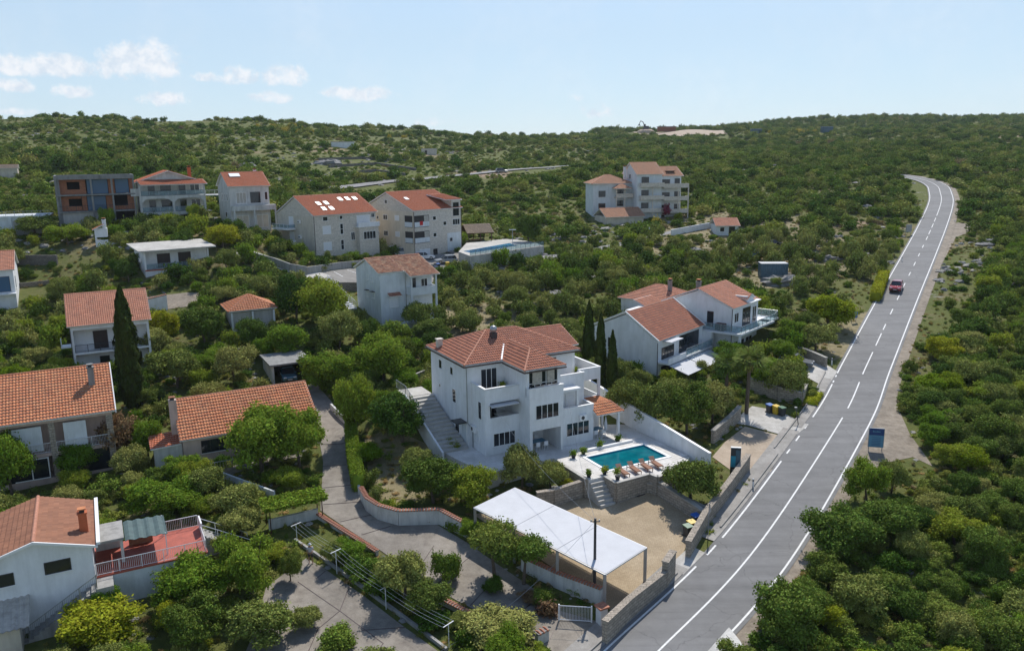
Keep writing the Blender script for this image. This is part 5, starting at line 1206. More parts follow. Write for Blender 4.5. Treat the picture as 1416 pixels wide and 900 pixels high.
# --- red house behind the big cypress, hip pavilion, left edge houses
def left_mid():
    z0 = at(155, 512)[2]; p = at(96, 449, z=z0+6.5); O = (p[0], p[1], z0); Y = 28
    h = H('house', O, Y, 'white house with pinkish red roof right behind the tall lone cypress')
    W = MB(); gable_wall(W, 0, 8.8, 1.5, 8.5, -2.5, 7.3, 2.0, 5.0); W.box(0, .25, 0, 1.5, -2.5, 6.4); W.box(8.55, 8.8, 0, 1.5, -2.5, 6.4); W.box(.25, 8.55, 0, .2, 5.7, 6.4); W.box(.25, 8.55, 0, 1.5, 2.6, 2.85); W.box(5.0, 5.35, 0, .3, -2.5, 5.7)
    W.build('wall', 'white_plaster', h)
    gable(h, 0, 8.8, 0, 10, 6.5, 3.0, 'tiles_pink', 5, ov=.4, ovx=.35)
    railing(h, [(.3, .08, 2.85), (8.5, .08, 2.85)], .95, 'metal_dark', bars=.12)
    window(h, 'F', 1.5, 3.2, 2.9, 1.5, 2.2, 2, door=True, frame='frame_dark', shutter='dark_door'); window(h, 'F', 1.5, 6.4, 2.9, 1.4, 2.2, 2, door=True, frame='frame_dark', shutter='dark_door')
    window(h, 'F', 1.5, 3.4, -.4, 1.0, 2.2, 1, door=True, frame='frame_dark'); window(h, 'F', 1.5, 7, -.4, 1.3, 2.2, 1, frame='frame_dark')
    window(h, 'R', 8.8, 4.5, 3.2, .6, 1.5, 1); MB().box(-1.4, 0, 5, 6.5, 2.6, 2.8).build('side_balcony', 'white_plaster', h); railing(h, [(-1.35, 5, 2.8), (-1.35, 6.5, 2.8)], .9, 'metal_white')
    downpipe(h, [(-.06, -.06, 6.2), (-.06, -.06, -1)], 'metal_dark'); foot(O, Y, 0, 8.8, 0, 10); krect(87, 404, 204, 492, 500)
    w_ = px((200,436),(232,428)); walls('garden_wall', w_, .3, 2.2, 'white_plaster', 'white wall with red tile coping right of the pinkish roofed house', cap='tiles')
    z0 = at(345, 450)[2]; p = at(320, 427, z=z0+2.9); O = (p[0], p[1], z0)
    h = H('pavilion', O, Y, 'small square house with orange pyramid roof among dark trees', 'house')
    W = MB().box(0, 5.6, 0, 5.4, -1, 2.3); W.box(0, 5.6, -.0, -.0+.01, 0, .01); W.build('wall', 'grey_plaster', h); hip(h, 0, 5.6, 0, 5.5, 2.75, 1.7, 'tiles_orange', .6, th=.4, tw=.34, amp=.05)
    for x in (-.2, 2.6, 5.5): MB().box(x, x+.25, -.5, -.25, -1, 2.35).build('column', 'white_plaster', h)
    foot(O, Y, 0, 5.6, -.5, 5.5); keep([(300,405),(327,395),(380,422),(380,440),(355,430),(320,428)], 455)
    # left edge house
    z0 = at(26, 436)[2]; p = at(17, 371, z=z0+6.6); O = (p[0]-8*math.cos(R(Y)), p[1]-8*math.sin(R(Y)), z0)
    h = H('house', O, Y, 'white house with red roof cut by the left edge of the view, upper one')
    W = MB(); gable_wall(W, 0, 8, 0, 9, -2.5, 6.5, 2.2, 4.5); W.build('wall', 'white_plaster', h); gable(h, 0, 8, 0, 9, 6.6, 2.2, 'tiles_pink', 4.5)
    window(h, 'F', 0, 6.6, 3.2, 1.6, 2.2, 1, frame='frame_dark', door=True, glass='blue_film'); window(h, 'R', 8, 2.2, 3.4, .8, 1.8, 1); MB().box(4.5, 8.1, -1.0, 0, 2.8, 3.0).build('balcony', 'white_plaster', h)
    foot(O, Y, 0, 8, 0, 9); krect(0, 344, 27, 425, 434)
    P = at(18, 247); h = H('cottage', (P[0]-6, P[1]-3, P[2]), 28, 'small grey-roofed cottage at the far left edge above the long white garage')
    W = MB().box(0, 8, 0, 6, -1, 2.8); W.build('wall', 'beige_plaster', h); gable(h, 0, 8, 0, 6, 2.9, .9, 'shingles_brown'); krect(0, 225, 22, 245, 247); foot((P[0]-6, P[1]-3), 28, 0, 8, 0, 6)
    P = at(74, 322); P = (P[0]-12.5*math.cos(R(24)), P[1]-12.5*math.sin(R(24)), P[2])
    h = H('garage', P, 24, 'long flat white garage left of the unfinished house', 'garage')
    W = MB().box(0, 12, .4, 7, -2, 3.0); W.box(-.2, 12.2, .2, 7.2, 3.0, 3.3); 
    for x in (0, 5.5, 11.4): W.box(x, x+.6, .15, .4, -2, 3.0)
    W.build('wall', 'blue_white_plaster', h); MB().box(6.3, 11.2, .34, .4, -1, 2.4).build('garage_door', 'grey_plaster', h); railing(h, [(-.2, .3, 3.3), (12.2, .3, 3.3)], .8, 'metal_grey', bars=.3)
    krect(0, 290, 76, 312, 320); foot(P, 24, 0, 12, 0, 7)
    P = at(133, 342); h = H('outdoor_fireplace', P, 24, 'little white outdoor fireplace with tiled cap and chimney in the left garden', 'fireplace')
    MB().box(0, 2.0, 0, 1.4, 0, 1.2).box(0, .25, 0, 1.4, 1.2, 3.2).box(.25, 2.0, 0, 1.4, 1.7, 3.2).build('wall', 'white_plaster', h)
    roof_planes('roof', [[(-.3,-.3,3.0),(1.6,-.3,3.9),(1.6,1.7,3.9),(-.3,1.7,3.0)]], 'tiles_orange', h); chimney(h, 1.6, .7, 3.2, 4.6, .6); MB().box(2.0, 3.4, .1, 1.2, 0, 1.0).build('worktop', 'white_plaster', h)
    krect(132, 303, 153, 338, 342)
left_mid()
# --- pinkish house, bungalow, bottom-left house
def left_near():
    z0 = at(83, 671)[2]; p = at(0, 585, z=z0+6.6); Y = 28; c, s = math.cos(R(Y)), math.sin(R(Y)); O = (p[0]-2.5*c, p[1]-2.5*s, z0)
    h = H('house', O, Y, 'large two-storey house with orange tiled roof and pale curtained balcony at the left edge')
    W = MB(); w = 11.6; gable_wall(W, 0, w, 1.6, 10.4, -2.5, 7.4, 2.0, 6.0); W.box(0, w, .02, 1.6, 2.75, 3.05); W.box(0, w, 0.02, .25, 5.95, 6.5); W.box(w-.3, w, .25, 1.6, -2.5, 6.5); W.box(0, w, 0, 1.6, -2.5, .6)
    W.build('wall', 'pink_plaster', h); MB().box(6.2, 6.7, -.03, .35, .6, 5.95).build('stone_pillar', 'stone_wall', h); MB().box(w-.55, w+.02, -.03, .3, .6, 5.95).build('stone_pillar', 'stone_wall', h)
    gable(h, 0, w, 0, 12, 6.6, 3.0, 'tiles_orange', 6, ov=.45, ovx=.35, tw=.27, th=.42, amp=.045)
    MB().obox((w+.38, -.5), (w+.38, 6), .1, (6.2, 9.45), (6.5, 9.75)).build('roof_verge', 'trim_white', h)
    railing(h, [(.1, .1, 3.05), (6.2, .1, 3.05)], .95, 'metal_white'); railing(h, [(6.7, .1, 3.05), (w-.5, .1, 3.05)], .95, 'metal_white')
    MB().box(.2, 5.9, -.0, .1, .6, 2.7).box(6.9, 11, .0, .1, .6, 2.7).build('window_glass', 'glass_dark', h)
    MB().box(3.0, 5.9, -.04, .0, .62, .72).box(3.0, 5.9, -.04, 0, 2.6, 2.7).box(4.4, 4.5, -.04, 0, .7, 2.6).box(5.8, 5.9, -.04, 0, .7, 2.6).build('window_frame', 'frame_white', h)
    for a, b in ((3.0, 5.6), (7.4, 9.3)): MB().box(a, b, .2, .26, 3.3, 5.7).build('curtain', 'blue_white_plaster', h)
    chimney(h, 10.2, 3.4, 8.0, 10.0, .55, 'grey_concrete', 'grey_concrete')
    foot(O, Y, 0, w, 0, 12); krect(0, 508, 148, 600, 640); keep([(50,600),(84,600),(84,665),(50,665)], 668)
    z0 = at(240, 633)[2]; p = at(252, 605, z=z0+2.8); O = (p[0], p[1], z0)
    h = H('bungalow', O, Y, 'pink bungalow with long orange-red roof and tall side chimney', 'bungalow')
    W = MB(); gable_wall(W, 0, 13.0, 0, 9.0, -2, 2.7, 2.6, 4.7); W.build('wall', 'pink_plaster', h)
    gable(h, 0, 13.0, 0, 9.0, 2.8, 2.6, 'tiles_orange', 4.7, ov=.4, ovx=.3, tw=.27, th=.42, amp=.045)
    window(h, 'F', 0, 2.9, .9, 2.4, 1.2, 3, frame='frame_dark')
    MB().box(-.75, -.05, 2.0, 2.6, -1, 6.0).build('chimney', 'pink_plaster', h); chimney(h, -.4, 2.3, 6.0, 6.02, .6, 'pink_plaster', 'rust')
    MB().box(-2.6, -.05, .6, 2.0, -1.5, 2.0).build('shed_wall', 'old_white_plaster', h); roof_planes('shed_roof', [[(-2.9,.3,2.0),(-.1,.3,2.1),(-.1,2.8,2.7),(-2.9,2.8,2.6)]], 'tiles_new', h)
    MB().box(5.0, 8.2, -1.4, 0, 2.2, 2.3).build('porch_roof', 'tiles_orange', h); foot(O, Y, -2.8, 13, -1, 9); krect(230, 528, 330, 628, 640); krect(330, 525, 432, 560, 570)
    MB().box(0, 13, -3.6, -.02, -1.0, .05).build('patio', 'drive_concrete', h)
    railing(h, [(0.8, -3.4, .05), (7, -3.4, .05)], .9, 'metal_grey', bars=.25)
    # bottom-left white house with terrace
    P = at(128, 850); z0 = P[2]; O = (P[0], P[1], z0)
    h = H('house', O, Y, 'white house with low red roof and red-floored terrace in the bottom left corner')
    W = MB()
    pts = [(.5, -2), (.5, 5.35), (-2.95, 6.4), (-7.0, 5.2), (-7.0, -2)]
    W.face([(x, 0, z) for x, z in pts][::-1]); W.face([(x, 8.2, z) for x, z in pts])
    for i in range(5):
        a, b = pts[i], pts[(i+1) % 5]; W.face([(a[0],0,a[1]),(a[0],8.2,a[1]),(b[0],8.2,b[1]),(b[0],0,b[1])][::-1])
    W.build('wall', 'white_plaster', h)
    roof_planes('roof', [[(.85,-.25,5.33),(.85,8.4,5.33),(-2.95,8.4,6.5),(-2.95,-.25,6.5)], [(-7.2,8.4,5.25),(-7.2,-.25,5.25),(-2.95,-.25,6.5),(-2.95,8.4,6.5)]], 'tiles_brown', h, [((-2.95,-.25,6.5),(-2.95,8.4,6.5))], tw=.2, th=.36, amp=.03, ridge_r=.14)
    MB().obox((.9,-.32),(-2.95,-.32),.12,(5.2,6.42),(5.38,6.6)).obox((-7.3,-.32),(-2.95,-.32),.12,(5.12,6.42),(5.3,6.6)).obox((.95,-.3),(.95,8.4),.25,5.42,5.6).build('roof_verge', 'trim_white', h)
    chimney(h, .1, 2.2, 5.4, 7.0, .55, 'tiles_new', 'tiles_orange')
    window(h, 'F', 0, -1.7, 3.9, 1.5, .8, 1, frame='frame_dark'); window(h, 'F', 0, -4.9, 3.7, 1.0, .8, 1, frame='frame_dark')
    T = MB(); T.box(.51, 8.1, 0.4, 5.4, -2, 2.55); T.build('terrace_wall', 'blue_white_plaster', h)
    MB().box(.51, 8.15, .35, 5.5, 2.553, 2.68).build('terrace_floor', 'terracotta', h)
    MB().box(.45, 2.6, 1.6, 4.9, 4.55, 4.72).build('concrete_canopy', 'concrete', h)
    MB().box(.6, 2.5, 4.6, 4.8, 2.68, 4.55).box(2.3, 2.5, 1.8, 2.0, 2.68, 4.55).build('canopy_support', 'old_white_plaster', h)
    g = MB(); n = 18
    for k in range(n):
        x0, x1 = 2.65+2.9*k/n, 2.65+2.9*(k+1)/n; z_ = lambda x: 4.55+.05*math.sin(x*9)-.04*(x-2.6); 
        g.obox((x0, 3.1), (x1, 3.1), 3.6, (z_(x0), z_(x1)), (z_(x0)+.03, z_(x1)+.03))
    g.build('green_canopy', 'cloth_green', h)
    MB().tube([(5.4, 1.4, 2.68), (5.4, 1.4, 4.5)], .04).tube([(5.4, 4.8, 2.68), (5.4, 4.8, 4.5)], .04).build('canopy_pole', 'metal_white', h)
    MB().box(2.9, 4.6, 4.4, 4.6, 2.68, 3.5).build('terrace_bench', 'wood_red', h)
    railing(h, [(.6, .45, 2.68), (8.05, .45, 2.68), (8.05, 3.0, 2.68)], .95, 'metal_white'); railing(h, [(8.05, 5.4, 2.68), (5.6, 5.4, 2.68)], .95, 'metal_white')
    n = 12; r = MB()
    for k in range(n): r.box(8.16+.3*k, 8.16+.3*(k+1)-.002, 3.6, 5.0, -2, 2.5-.2*k)
    r.build('stairs', 'concrete', h)
    for y in (3.6, 5.0): railing(h, [(8.1, y, 2.6), (8.16+.3*n, y, .4)], .95, 'metal_white', bars=2)
    MB().obox((8.15, 3.5), (8.15, 5.1), .12, 2.69, 3.7) .build('terrace_end_wall', 'trim_white', h)
    r = MB(); n = 16
    for k in range(n): r.box(.5-.34*(k+1), .5-.34*k-.002, -1.3, -.01, -2, 2.6-.2*(k+1))
    r.build('stairs', 'concrete', h); railing(h, [(.55, -1.25, 2.6), (.5-.34*n, -1.25, 2.6-.2*n)], .95, 'metal_grey'); railing(h, [(.55, .4, 2.68), (.55, -1.25, 2.68)], .95, 'metal_grey')
    MB().box(.5, 1.6, -1.3, .38, -2, 2.55).build('stair_landing', 'concrete', h)
    foot(O, Y, -7, 8.6, -1.3, 8.4); keep([(0,687),(120,693),(300,730),(288,768),(210,782),(150,815),(60,860),(0,800)], 850)
    P = at(42, 902); P = (P[0]-6*c, P[1]-6*s, P[2]); g = H('shed', P, Y, 'shed with grey corrugated roof in the very bottom left corner', 'shed')
    MB().box(0, 5.6, 0, 4, -1, 2.0).build('wall', 'beige_plaster', g)
    m = MB(); n = 60
    for k in range(n):
        x0, x1 = -.3+6.5*k/n, -.3+6.5*(k+1)/n; f = lambda x: .05*math.sin(x*2*math.pi/.4)
        m.face([(x0,-.3,2.1+f(x0)),(x1,-.3,2.1+f(x1)),(x1,4.3,3.6+f(x1)),(x0,4.3,3.6+f(x0))]); m.face([(x0,-.3,2.06+f(x0)),(x0,4.3,3.56+f(x0)),(x1,4.3,3.56+f(x1)),(x1,-.3,2.06+f(x1))])
    m.build('roof', 'corrugated', g); foot(P, Y, -.5, 6, -.5, 4.5); krect(0, 815, 46, 895, 905)
    # carport with car
    P = at(372, 530); g = H('carport', (P[0]+.6, P[1]-.4, P[2]), Y, 'flat concrete carport sheltering a car above the pink bungalow', 'carport')
    MB().box(0, .25, 0, 5.5, -.5, 2.3).box(4.3, 4.55, 0, 5.5, -.5, 2.3).box(.25, 4.3, 5.25, 5.5, -.5, 2.3).build('wall', 'old_white_plaster', g)
    MB().box(-.3, 4.9, -.5, 5.8, 2.3, 2.5).build('roof', 'grey_concrete', g); foot(P, Y, -.5, 5.6, -1, 6); krect(372, 486, 427, 528, 536)
left_near()
# --- poolside gazebo, distant huts
def gazebo():
    P = at(648, 338); r = H('gazebo', P, 20, 'open wooden gazebo with brown gable roof beside the far blue pool', 'gazebo')
    roof_planes('roof', [[(-.4,-.4,2.3),(5.6,-.4,2.3),(5.6,2.6,4.0),(-.4,2.6,4.0)], [(5.6,5.6,2.3),(-.4,5.6,2.3),(-.4,2.6,4.0),(5.6,2.6,4.0)]], 'shingles_brown', r, under='wood_dark')
    for x in (0, 2.6, 5.1):
        for y in (0, 5.0): MB().box(x, x+.16, y, y+.16, -.5, 2.5).build('post', 'wood_dark', r)
    MB().box(1.2, 3.6, 1.5, 2.5, .65, .75).build('table', 'wood_red', r); foot(P, 20, 0, 5.6, 0, 5.2)
    A = at(642, 352); z = A[2]+1.6
    q = lambda a, b: at(a, b, z=z)[:2]
    poly = [q(634, 348), q(650, 354), q(752, 340), q(735, 334), q(700, 330), q(645, 336)]
    MB().prism([(x-A[0], y-A[1]) for x, y in poly], -3.2, 0).build('pool_terrace', 'pale_concrete', loc=(A[0], A[1], z), label=None, kind='structure'); BLOCK.append(poly)
    w = [q(641, 347.5), q(652, 350), q(716, 339.5), q(704, 336.5)]
    p = root('swimming_pool', (*w[0], z), 0, 'small bright blue pool beside the wooden gazebo', 'pool')
    MB().prism([(x-w[0][0], y-w[0][1]) for x, y in w], .0, .03).build('water', 'pool_water_blue', p)
    f = [q(650, 354), q(752, 340)]; p = root('fence', (*f[0], z), 0, 'fence of thin posts along the front of the far blue pool', 'fence')
    d = (f[1][0]-f[0][0], f[1][1]-f[0][1]); railing(p, [(0, 0, 0), (d[0], d[1], 0)], 1.0, 'metal_dark', 'railing_glass')
    krect(640, 310, 750, 346, 354)
    P = at(590, 214); P = (P[0]-2, P[1], P[2]); g = H('stone_hut', P, 10, 'small ruined stone hut on the far slope above the upper road', 'hut'); MB().box(0, 6.5, 0, 5, -1, 2.6).build('wall', 'house_stone', g); MB().box(1.2, 2.2, -.03, 0, 0, 1.8).build('doorway', 'interior_dark', g)
    krect(588, 206, 612, 214, 215)
    P = at(458, 203); g = H('hut', P, 8, 'low white hut on the left hillside', 'hut'); MB().box(0, 10, 0, 5, -1, 2.0).build('wall', 'white_plaster', g); MB().box(-.3, 10.3, -.3, 5.3, 2, 2.2).build('roof', 'corrugated', g); krect(458, 197, 480, 202, 203)
    P = at(1052, 384); g = H('container', P, -4, 'blue-grey shipping container standing in the scrub', 'container')
    m = MB(); n = 48; Lc = 4.6
    for k in range(n):
        x0, x1 = Lc*k/n, Lc*(k+1)/n; f = lambda i: -.05 if i % 4 in (0, 1) else 0
        m.face([(x0,f(k),0),(x1,f(k+1),0),(x1,f(k+1),2.4),(x0,f(k),2.4)])
    m.box(0, Lc, .01, 2.4, 0, 2.45).box(-.05, .03, -.08, .01, 0, 2.5).box(Lc-.03, Lc+.05, -.08, .01, 0, 2.5); m.build('body', 'paint_container', g)
    MB().box(-.05, Lc+.05, -.08, 2.45, 2.455, 2.52).build('roof', 'metal_grey', g); krect(1050, 364, 1085, 382, 386); foot(P, 0, 0, 5, 0, 2.5)
    for p_, lab in (((1138, 184), 'teal container on the far ridge near the yellow bushes'), ((1040, 187), 'dark hut on the far ridge left of the yellow bushes')):
        P = at(*p_); g = H('container', P, 5, lab, 'container'); MB().box(0, 7, 0, 4, 0, 4).build('body', 'paint_container', g); MB().box(-.1, 7.1, -.1, 4.1, 4.005, 4.2).build('roof', 'metal_grey', g)
plain('paint_container', (.06, .12, .16), .5, 0, .3, 1.5)
gazebo()
# ============================================================ small things
def pole_r(name, loc, label, cat, group=None, rz=0): return root(name, loc, rz, label, cat, group)
def canopy():
    z = [at(655,722)[2], at(712,690)[2], at(894,790)[2], at(837,828)[2]]
    A = at(655,701,z=.35); B = at(712,673.4,z=.45); C = at(894.4,756,z=-.25); D = at(836.5,793.4,z=-.35)
    r = root('shade_canopy', A, 0, 'long white flat shade canopy over the parking spaces', 'canopy')
    o = Vector(A); P = [Vector(p)-o for p in (A, D, C, B)]
    def q(s, t): return P[0].lerp(P[1], s).lerp(P[3].lerp(P[2], s), t)
    for i in range(3):
        m = MB(); s0, s1 = (i+.004)/3, (i+.996)/3; n = 8
        f = lambda u, v: q(s0+(s1-s0)*u, .01+.98*v)-Vector((0, 0, .035*math.sin(math.pi*u)*math.sin(math.pi*v)))
        m.v = [tuple(f(a/n, b/n)) for a in range(n+1) for b in range(n+1)]
        m.f = [(a*(n+1)+b, (a+1)*(n+1)+b, (a+1)*(n+1)+b+1, a*(n+1)+b+1) for a in range(n) for b in range(n)]; m.m = [0]*len(m.f)
        o_ = m.build('canopy_sheet', 'cloth_white', r)
        sf = o_.modifiers.new('t', 'SOLIDIFY'); sf.thickness = .02
    f = MB()
    for k in range(4): a, b = q(k/3, 0), q(k/3, 1); dz = Vector((0, 0, .08)); f.tube([a-dz, b-dz], .06, 6)
    for t in (0, 1): f.tube([q(0, t)-Vector((0,0,.08)), q(1, t)-Vector((0,0,.08))], .06, 6)
    f.build('frame', 'metal_grey', r)
    for k in range(4):
        for t in (.015, .985):
            p = q(min(.995, max(.005, k/3)), t); g = terr(A[0]+p.x, A[1]+p.y)-A[2]
            MB().box(p.x-.11, p.x+.11, p.y-.11, p.y+.11, g-.2, p.z-.1).build('post', 'metal_grey', r)
    keep([(655,701),(712,673),(894,756),(837,793)], 0)
canopy()
def utility_pole():
    P = at(822, 826); r = root('utility_pole', P, 0, 'dark utility pole rising beside the white canopy', 'pole')
    hgt = 6.3
    MB().tube([(0,0,-.3),(0,0,hgt)], [.13, .09], 8).build('post', 'metal_dark', r)
    MB().tube([(-.35,0,hgt-.25),(.35,0,hgt-.25)], .04).build('crossbar', 'metal_dark', r)
    for x in (-.3, .3): MB().lathe((x,0,hgt-.22), [(.04,0),(.06,.05),(.04,.12)], 8).build('insulator', 'metal_grey', r)
    def wire(a, b, sag, label):
        n = 16; pts = [(a[0]+(b[0]-a[0])*k/n-a[0], a[1]+(b[1]-a[1])*k/n-a[1], (b[2]-a[2])*k/n-sag*math.sin(math.pi*k/n)) for k in range(n+1)]
        MB().tube(pts, .012, 4).build('cable', 'metal_grey', loc=a, label=label, cat='cable')
    t = (P[0], P[1], P[2]+hgt-.2)
    wire(t, (*vxy(9, -4.3), 5.0), .8, 'thin overhead cable from the utility pole to the villa wall')
    wire(t, (*vxy(1.2, -3.0), 5.2), .8, 'thin overhead cable from the utility pole to the villa corner')
    wire(t, at(600, 905), 1.0, 'thin overhead cable from the utility pole down to the bottom edge')
utility_pole()
def gate():
    a = at(773, 858); b = at(818, 861); d = Vector((b[0]-a[0], b[1]-a[1])); L = d.length
    r = root('gate', a, math.atan2(d.y, d.x), 'white metal bar gate at the end of the driveway', 'gate')
    MB().tube([(0,0,.12),(L,0,.12),(L,0,1.2),(0,0,1.2),(0,0,.12)], .035, 5).build('frame', 'metal_white', r)
    m = MB(); n = 22
    for k in range(1, n): m.tube([(L*k/n,0,.12),(L*k/n,0,1.2)], .012, 4)
    m.build('bars', 'metal_white', r)
    for x in (0, L): MB().box(x-.05, x+.05, -.05, .05, -.1, 1.3).build('post', 'metal_white', r)
    p = at(832, 862); r = root('gate_pillar', p, R(28), 'white pillar with clay tile cap beside the bar gate', 'pillar')
    MB().box(-.3, .3, -.3, .3, -.5, 1.3).build('pillar_body', 'white_plaster', r); MB().prism([(-.4,-.4),(.4,-.4),(.4,.4),(-.4,.4)], 1.303, lambda x, y: 1.42+.12*(1-abs(x)/.4)).build('cap', 'tile_coping', r)
gate()
def clothesline():
    tops = []
    for i, (x, y, h) in enumerate([(411,749,24), (466,793,31), (534,842,30), (621,895,32)]):
        P = at(x, y); s = proj(*P)[1]-proj(P[0], P[1], P[2]+1)[1]; hh = h/s; nm = ('topmost', 'second from the top', 'third from the top', 'lowest')[i]
        r = root('clothesline_post', P, R(-40), 'white T-shaped clothesline post, %s of the four along the paved yard' % nm, 'clothesline post', 'clothesline posts along the yard')
        MB().tube([(0,0,-.1),(0,0,hh)], .03, 6).build('post', 'metal_white', r); MB().box(-.03, .03, -.48, .48, hh, hh+.04).build('crossbar', 'metal_white', r)
        c, s_ = math.cos(R(-40)), math.sin(R(-40)); tops.append([(P[0]-s_*o, P[1]+c*o, P[2]+hh+.03) for o in (-.5, -.2, .2, .5)])
    for k in range(4):
        m = MB(); o = Vector(tops[0][k])
        for a, b in zip(tops, tops[1:]):
            A, B = Vector(a[k])-o, Vector(b[k])-o; m.tube([A.lerp(B, t/8)-Vector((0,0,.18*math.sin(math.pi*t/8))) for t in range(9)], .007, 4)
        m.build('clothesline', 'metal_white', loc=tuple(o), label='thin washing line strung along the four T-shaped posts', cat='clothesline', group='washing lines')
clothesline()
def sign(px_, w, h, leg, yaw, label, cat, build):
    P = at(*px_); r = root('sign', P, R(yaw), label, cat); MB().box(-w/2, w/2, -.05, .05, leg, leg+h).build('board', 'metal_grey', r); build(r)
    for x in (-w/2+.1, w/2-.1): MB().tube([(x, .1, -.3), (x, .1, leg+h-.05)], .045, 6).build('post', 'metal_grey', r)
def bluesign(r):
    MB().box(-.68, .68, -.065, -.053, 1.72, 2.42).build('upper_panel', 'sign_blue', r); MB().box(-.68, .68, -.065, -.053, .5, 1.71).build('lower_panel', 'sign_lightblue', r)
    w = MB()
    for k, (a, b) in enumerate(((-.36, .10), (-.22, .07), (-.12, .09), (0, .08), (.11, .1), (.24, .09))): w.box(a, a+b, -.075, -.067, 2.04, 2.2-(k % 3)*.03)
    w.build('blurred_lettering', 'sign_lightblue', r); l = MB()
    for k in range(6): l.box(-.42, .42, -.075, -.067, .62+.17*k, .655+.17*k)
    l.build('text_lines', 'sign_blue', r)
sign((1210, 624), 1.45, 2.0, .45, -14, 'tall blue and light blue information board on the gravel right of the road', 'sign', bluesign)
def stele():
    P = at(1016, 656); r = root('sign_pylon', P, R(-10), 'dark pylon sign with a turquoise panel beside the road wall', 'sign')
    MB().box(-.45, .45, -.12, .12, -.3, 2.7).build('body', 'plastic_dark', r); MB().box(-.43, .0, -.135, -.123, .8, 1.9).build('turquoise_panel', 'sign_cyan', r)
    MB().box(.0, .40, -.134, -.124, .3, 2.5).build('picture_panel', 'paint_container', r); MB().box(-.47, .47, -.14, .14, 2.703, 2.76).build('top_cap', 'trim_white', r); MB().box(.451, .47, -.13, .13, -.3, 2.7).build('side_trim', 'trim_white', r)
    l = MB().box(-.3, .1, -.14, -.136, .5, .56).box(-.25, .2, -.14, -.136, .38, .42); l.build('lettering', 'sign_white', r)
stele()
def tri_sign():
    P = at(979, 742); r = root('road_sign', P, R(60), 'triangular road sign seen from behind on a thin post by the roadside wall', 'road sign')
    MB().tube([(0,0,-.2),(0,0,3.0)], .035, 6).build('post', 'metal_grey', r)
    MB().face([(-.5,-.05,2.1),(.5,-.05,2.1),(0,-.05,3.0)]).face([(.5,-.04,2.1),(-.5,-.04,2.1),(0,-.04,3.0)]).build('plate', 'metal_grey', r)
tri_sign()
sign((1256, 326), 1.9, 1.6, .8, 30, 'grey rear side of a board standing left of the far road', 'sign', lambda r: None)
sign((1181, 446), 1.0, .9, .7, 20, 'small blue sign in the scrub left of the road', 'sign', lambda r: MB().box(-.47, .47, -.065, -.053, .73, 1.57).build('panel', 'plastic_blue', r))
def delineator(px_, label):
    P = at(*px_); r = root('roadside_post', P, R(30), label, 'roadside post'); MB().box(-.06, .06, -.05, .05, -.1, .95).build('post', 'metal_white', r); MB().box(-.062, .062, -.052, .052, .7, .85).build('black_band', 'metal_dark', r)
delineator((874, 838), 'white roadside post at the foot of the wall below the canopy'); delineator((1041, 675), 'white roadside post near the dark pylon sign')
delineator((1150, 505), 'white roadside post by the driveway of the twin houses'); delineator((1247, 362), 'white roadside post on the left of the road beyond the red car')
P = at(1080, 577); r = root('street_lamp', at(1104, 588), 0, 'short leaning lamp post beside the concrete yard', 'lamp post'); MB().tube([(0,0,0),(-.3,.2,1.9)], .045, 6).build('post', 'metal_dark', r); MB().box(-.45,-.2,.1,.3,1.85,2.0).build('lamp_head', 'metal_grey', r)
P = at(709, 348); r = root('street_lamp', P, 0, 'thin lamp post rising behind the far blue pool', 'lamp post'); MB().tube([(0,0,0),(0,0,4.4)], .06, 6).build('post', 'metal_grey', r); MB().box(-.7,.7,-.1,.1,4.4,4.5).build('lamp_head', 'metal_white', r)
def bin_(px_, mat, label, rz=28, w=.6, h=1.05):
    P = at(*px_); r = root('waste_bin', P, R(rz), label, 'waste bin', 'wheeled waste bins')
    m = MB(); a, b = w/2*.85, w/2
    m.face([(-a,-a,.08),(-a,a,.08),(a,a,.08),(a,-a,.08)]); q0 = [(-a,-a,.08),(a,-a,.08),(a,a,.08),(-a,a,.08)]; q1 = [(-b,-b,h*.88),(b,-b,h*.88),(b,b,h*.88),(-b,b,h*.88)]
    for i in range(4): j = (i+1) % 4; m.face([q0[i], q0[j], q1[j], q1[i]])
    m.face(q1); m.build('body', 'plastic_dark' if mat != 'plastic_yellow_all' else 'plastic_yellow', r)
    m2 = MB().prism([(-b-.04,-b-.04),(b+.04,-b-.04),(b+.04,b+.04),(-b-.04,b+.04)], h*.885, lambda x, y: h*.96+.06*(y+b)/w); m2.build('lid', 'plastic_yellow' if 'yellow' in mat else mat, r)
    for x in (-b, b-.06): MB().tube([(x, b+.02, .1), (x+.06, b+.02, .1)], .1, 10).build('wheel', 'rubber', r)
bin_((962,727), 'plastic_blue', 'bin with bright blue lid at the end of the parking wall'); bin_((956,736), 'plastic_yellow', 'bin with yellow lid beside the blue-lidded one'); bin_((951,742), 'plastic_green', 'bin with dark green lid beside the yellow-lidded one')
bin_((1073,573), 'plastic_yellow_all', 'all-yellow bin by the stone wall near the road'); bin_((1064,571), 'plastic_blue', 'blue-lidded bin left of the all-yellow bin'); bin_((1081,575), 'plastic_green', 'dark green bin right of the all-yellow bin')
bin_((606,372), 'plastic_blue', 'blue-lidded bin below the parked white cars'); bin_((619,370), 'plastic_yellow_all', 'small yellow bin below the parked white cars'); bin_((640,362), 'plastic_dark', 'grey bin in front of the far pool wall')
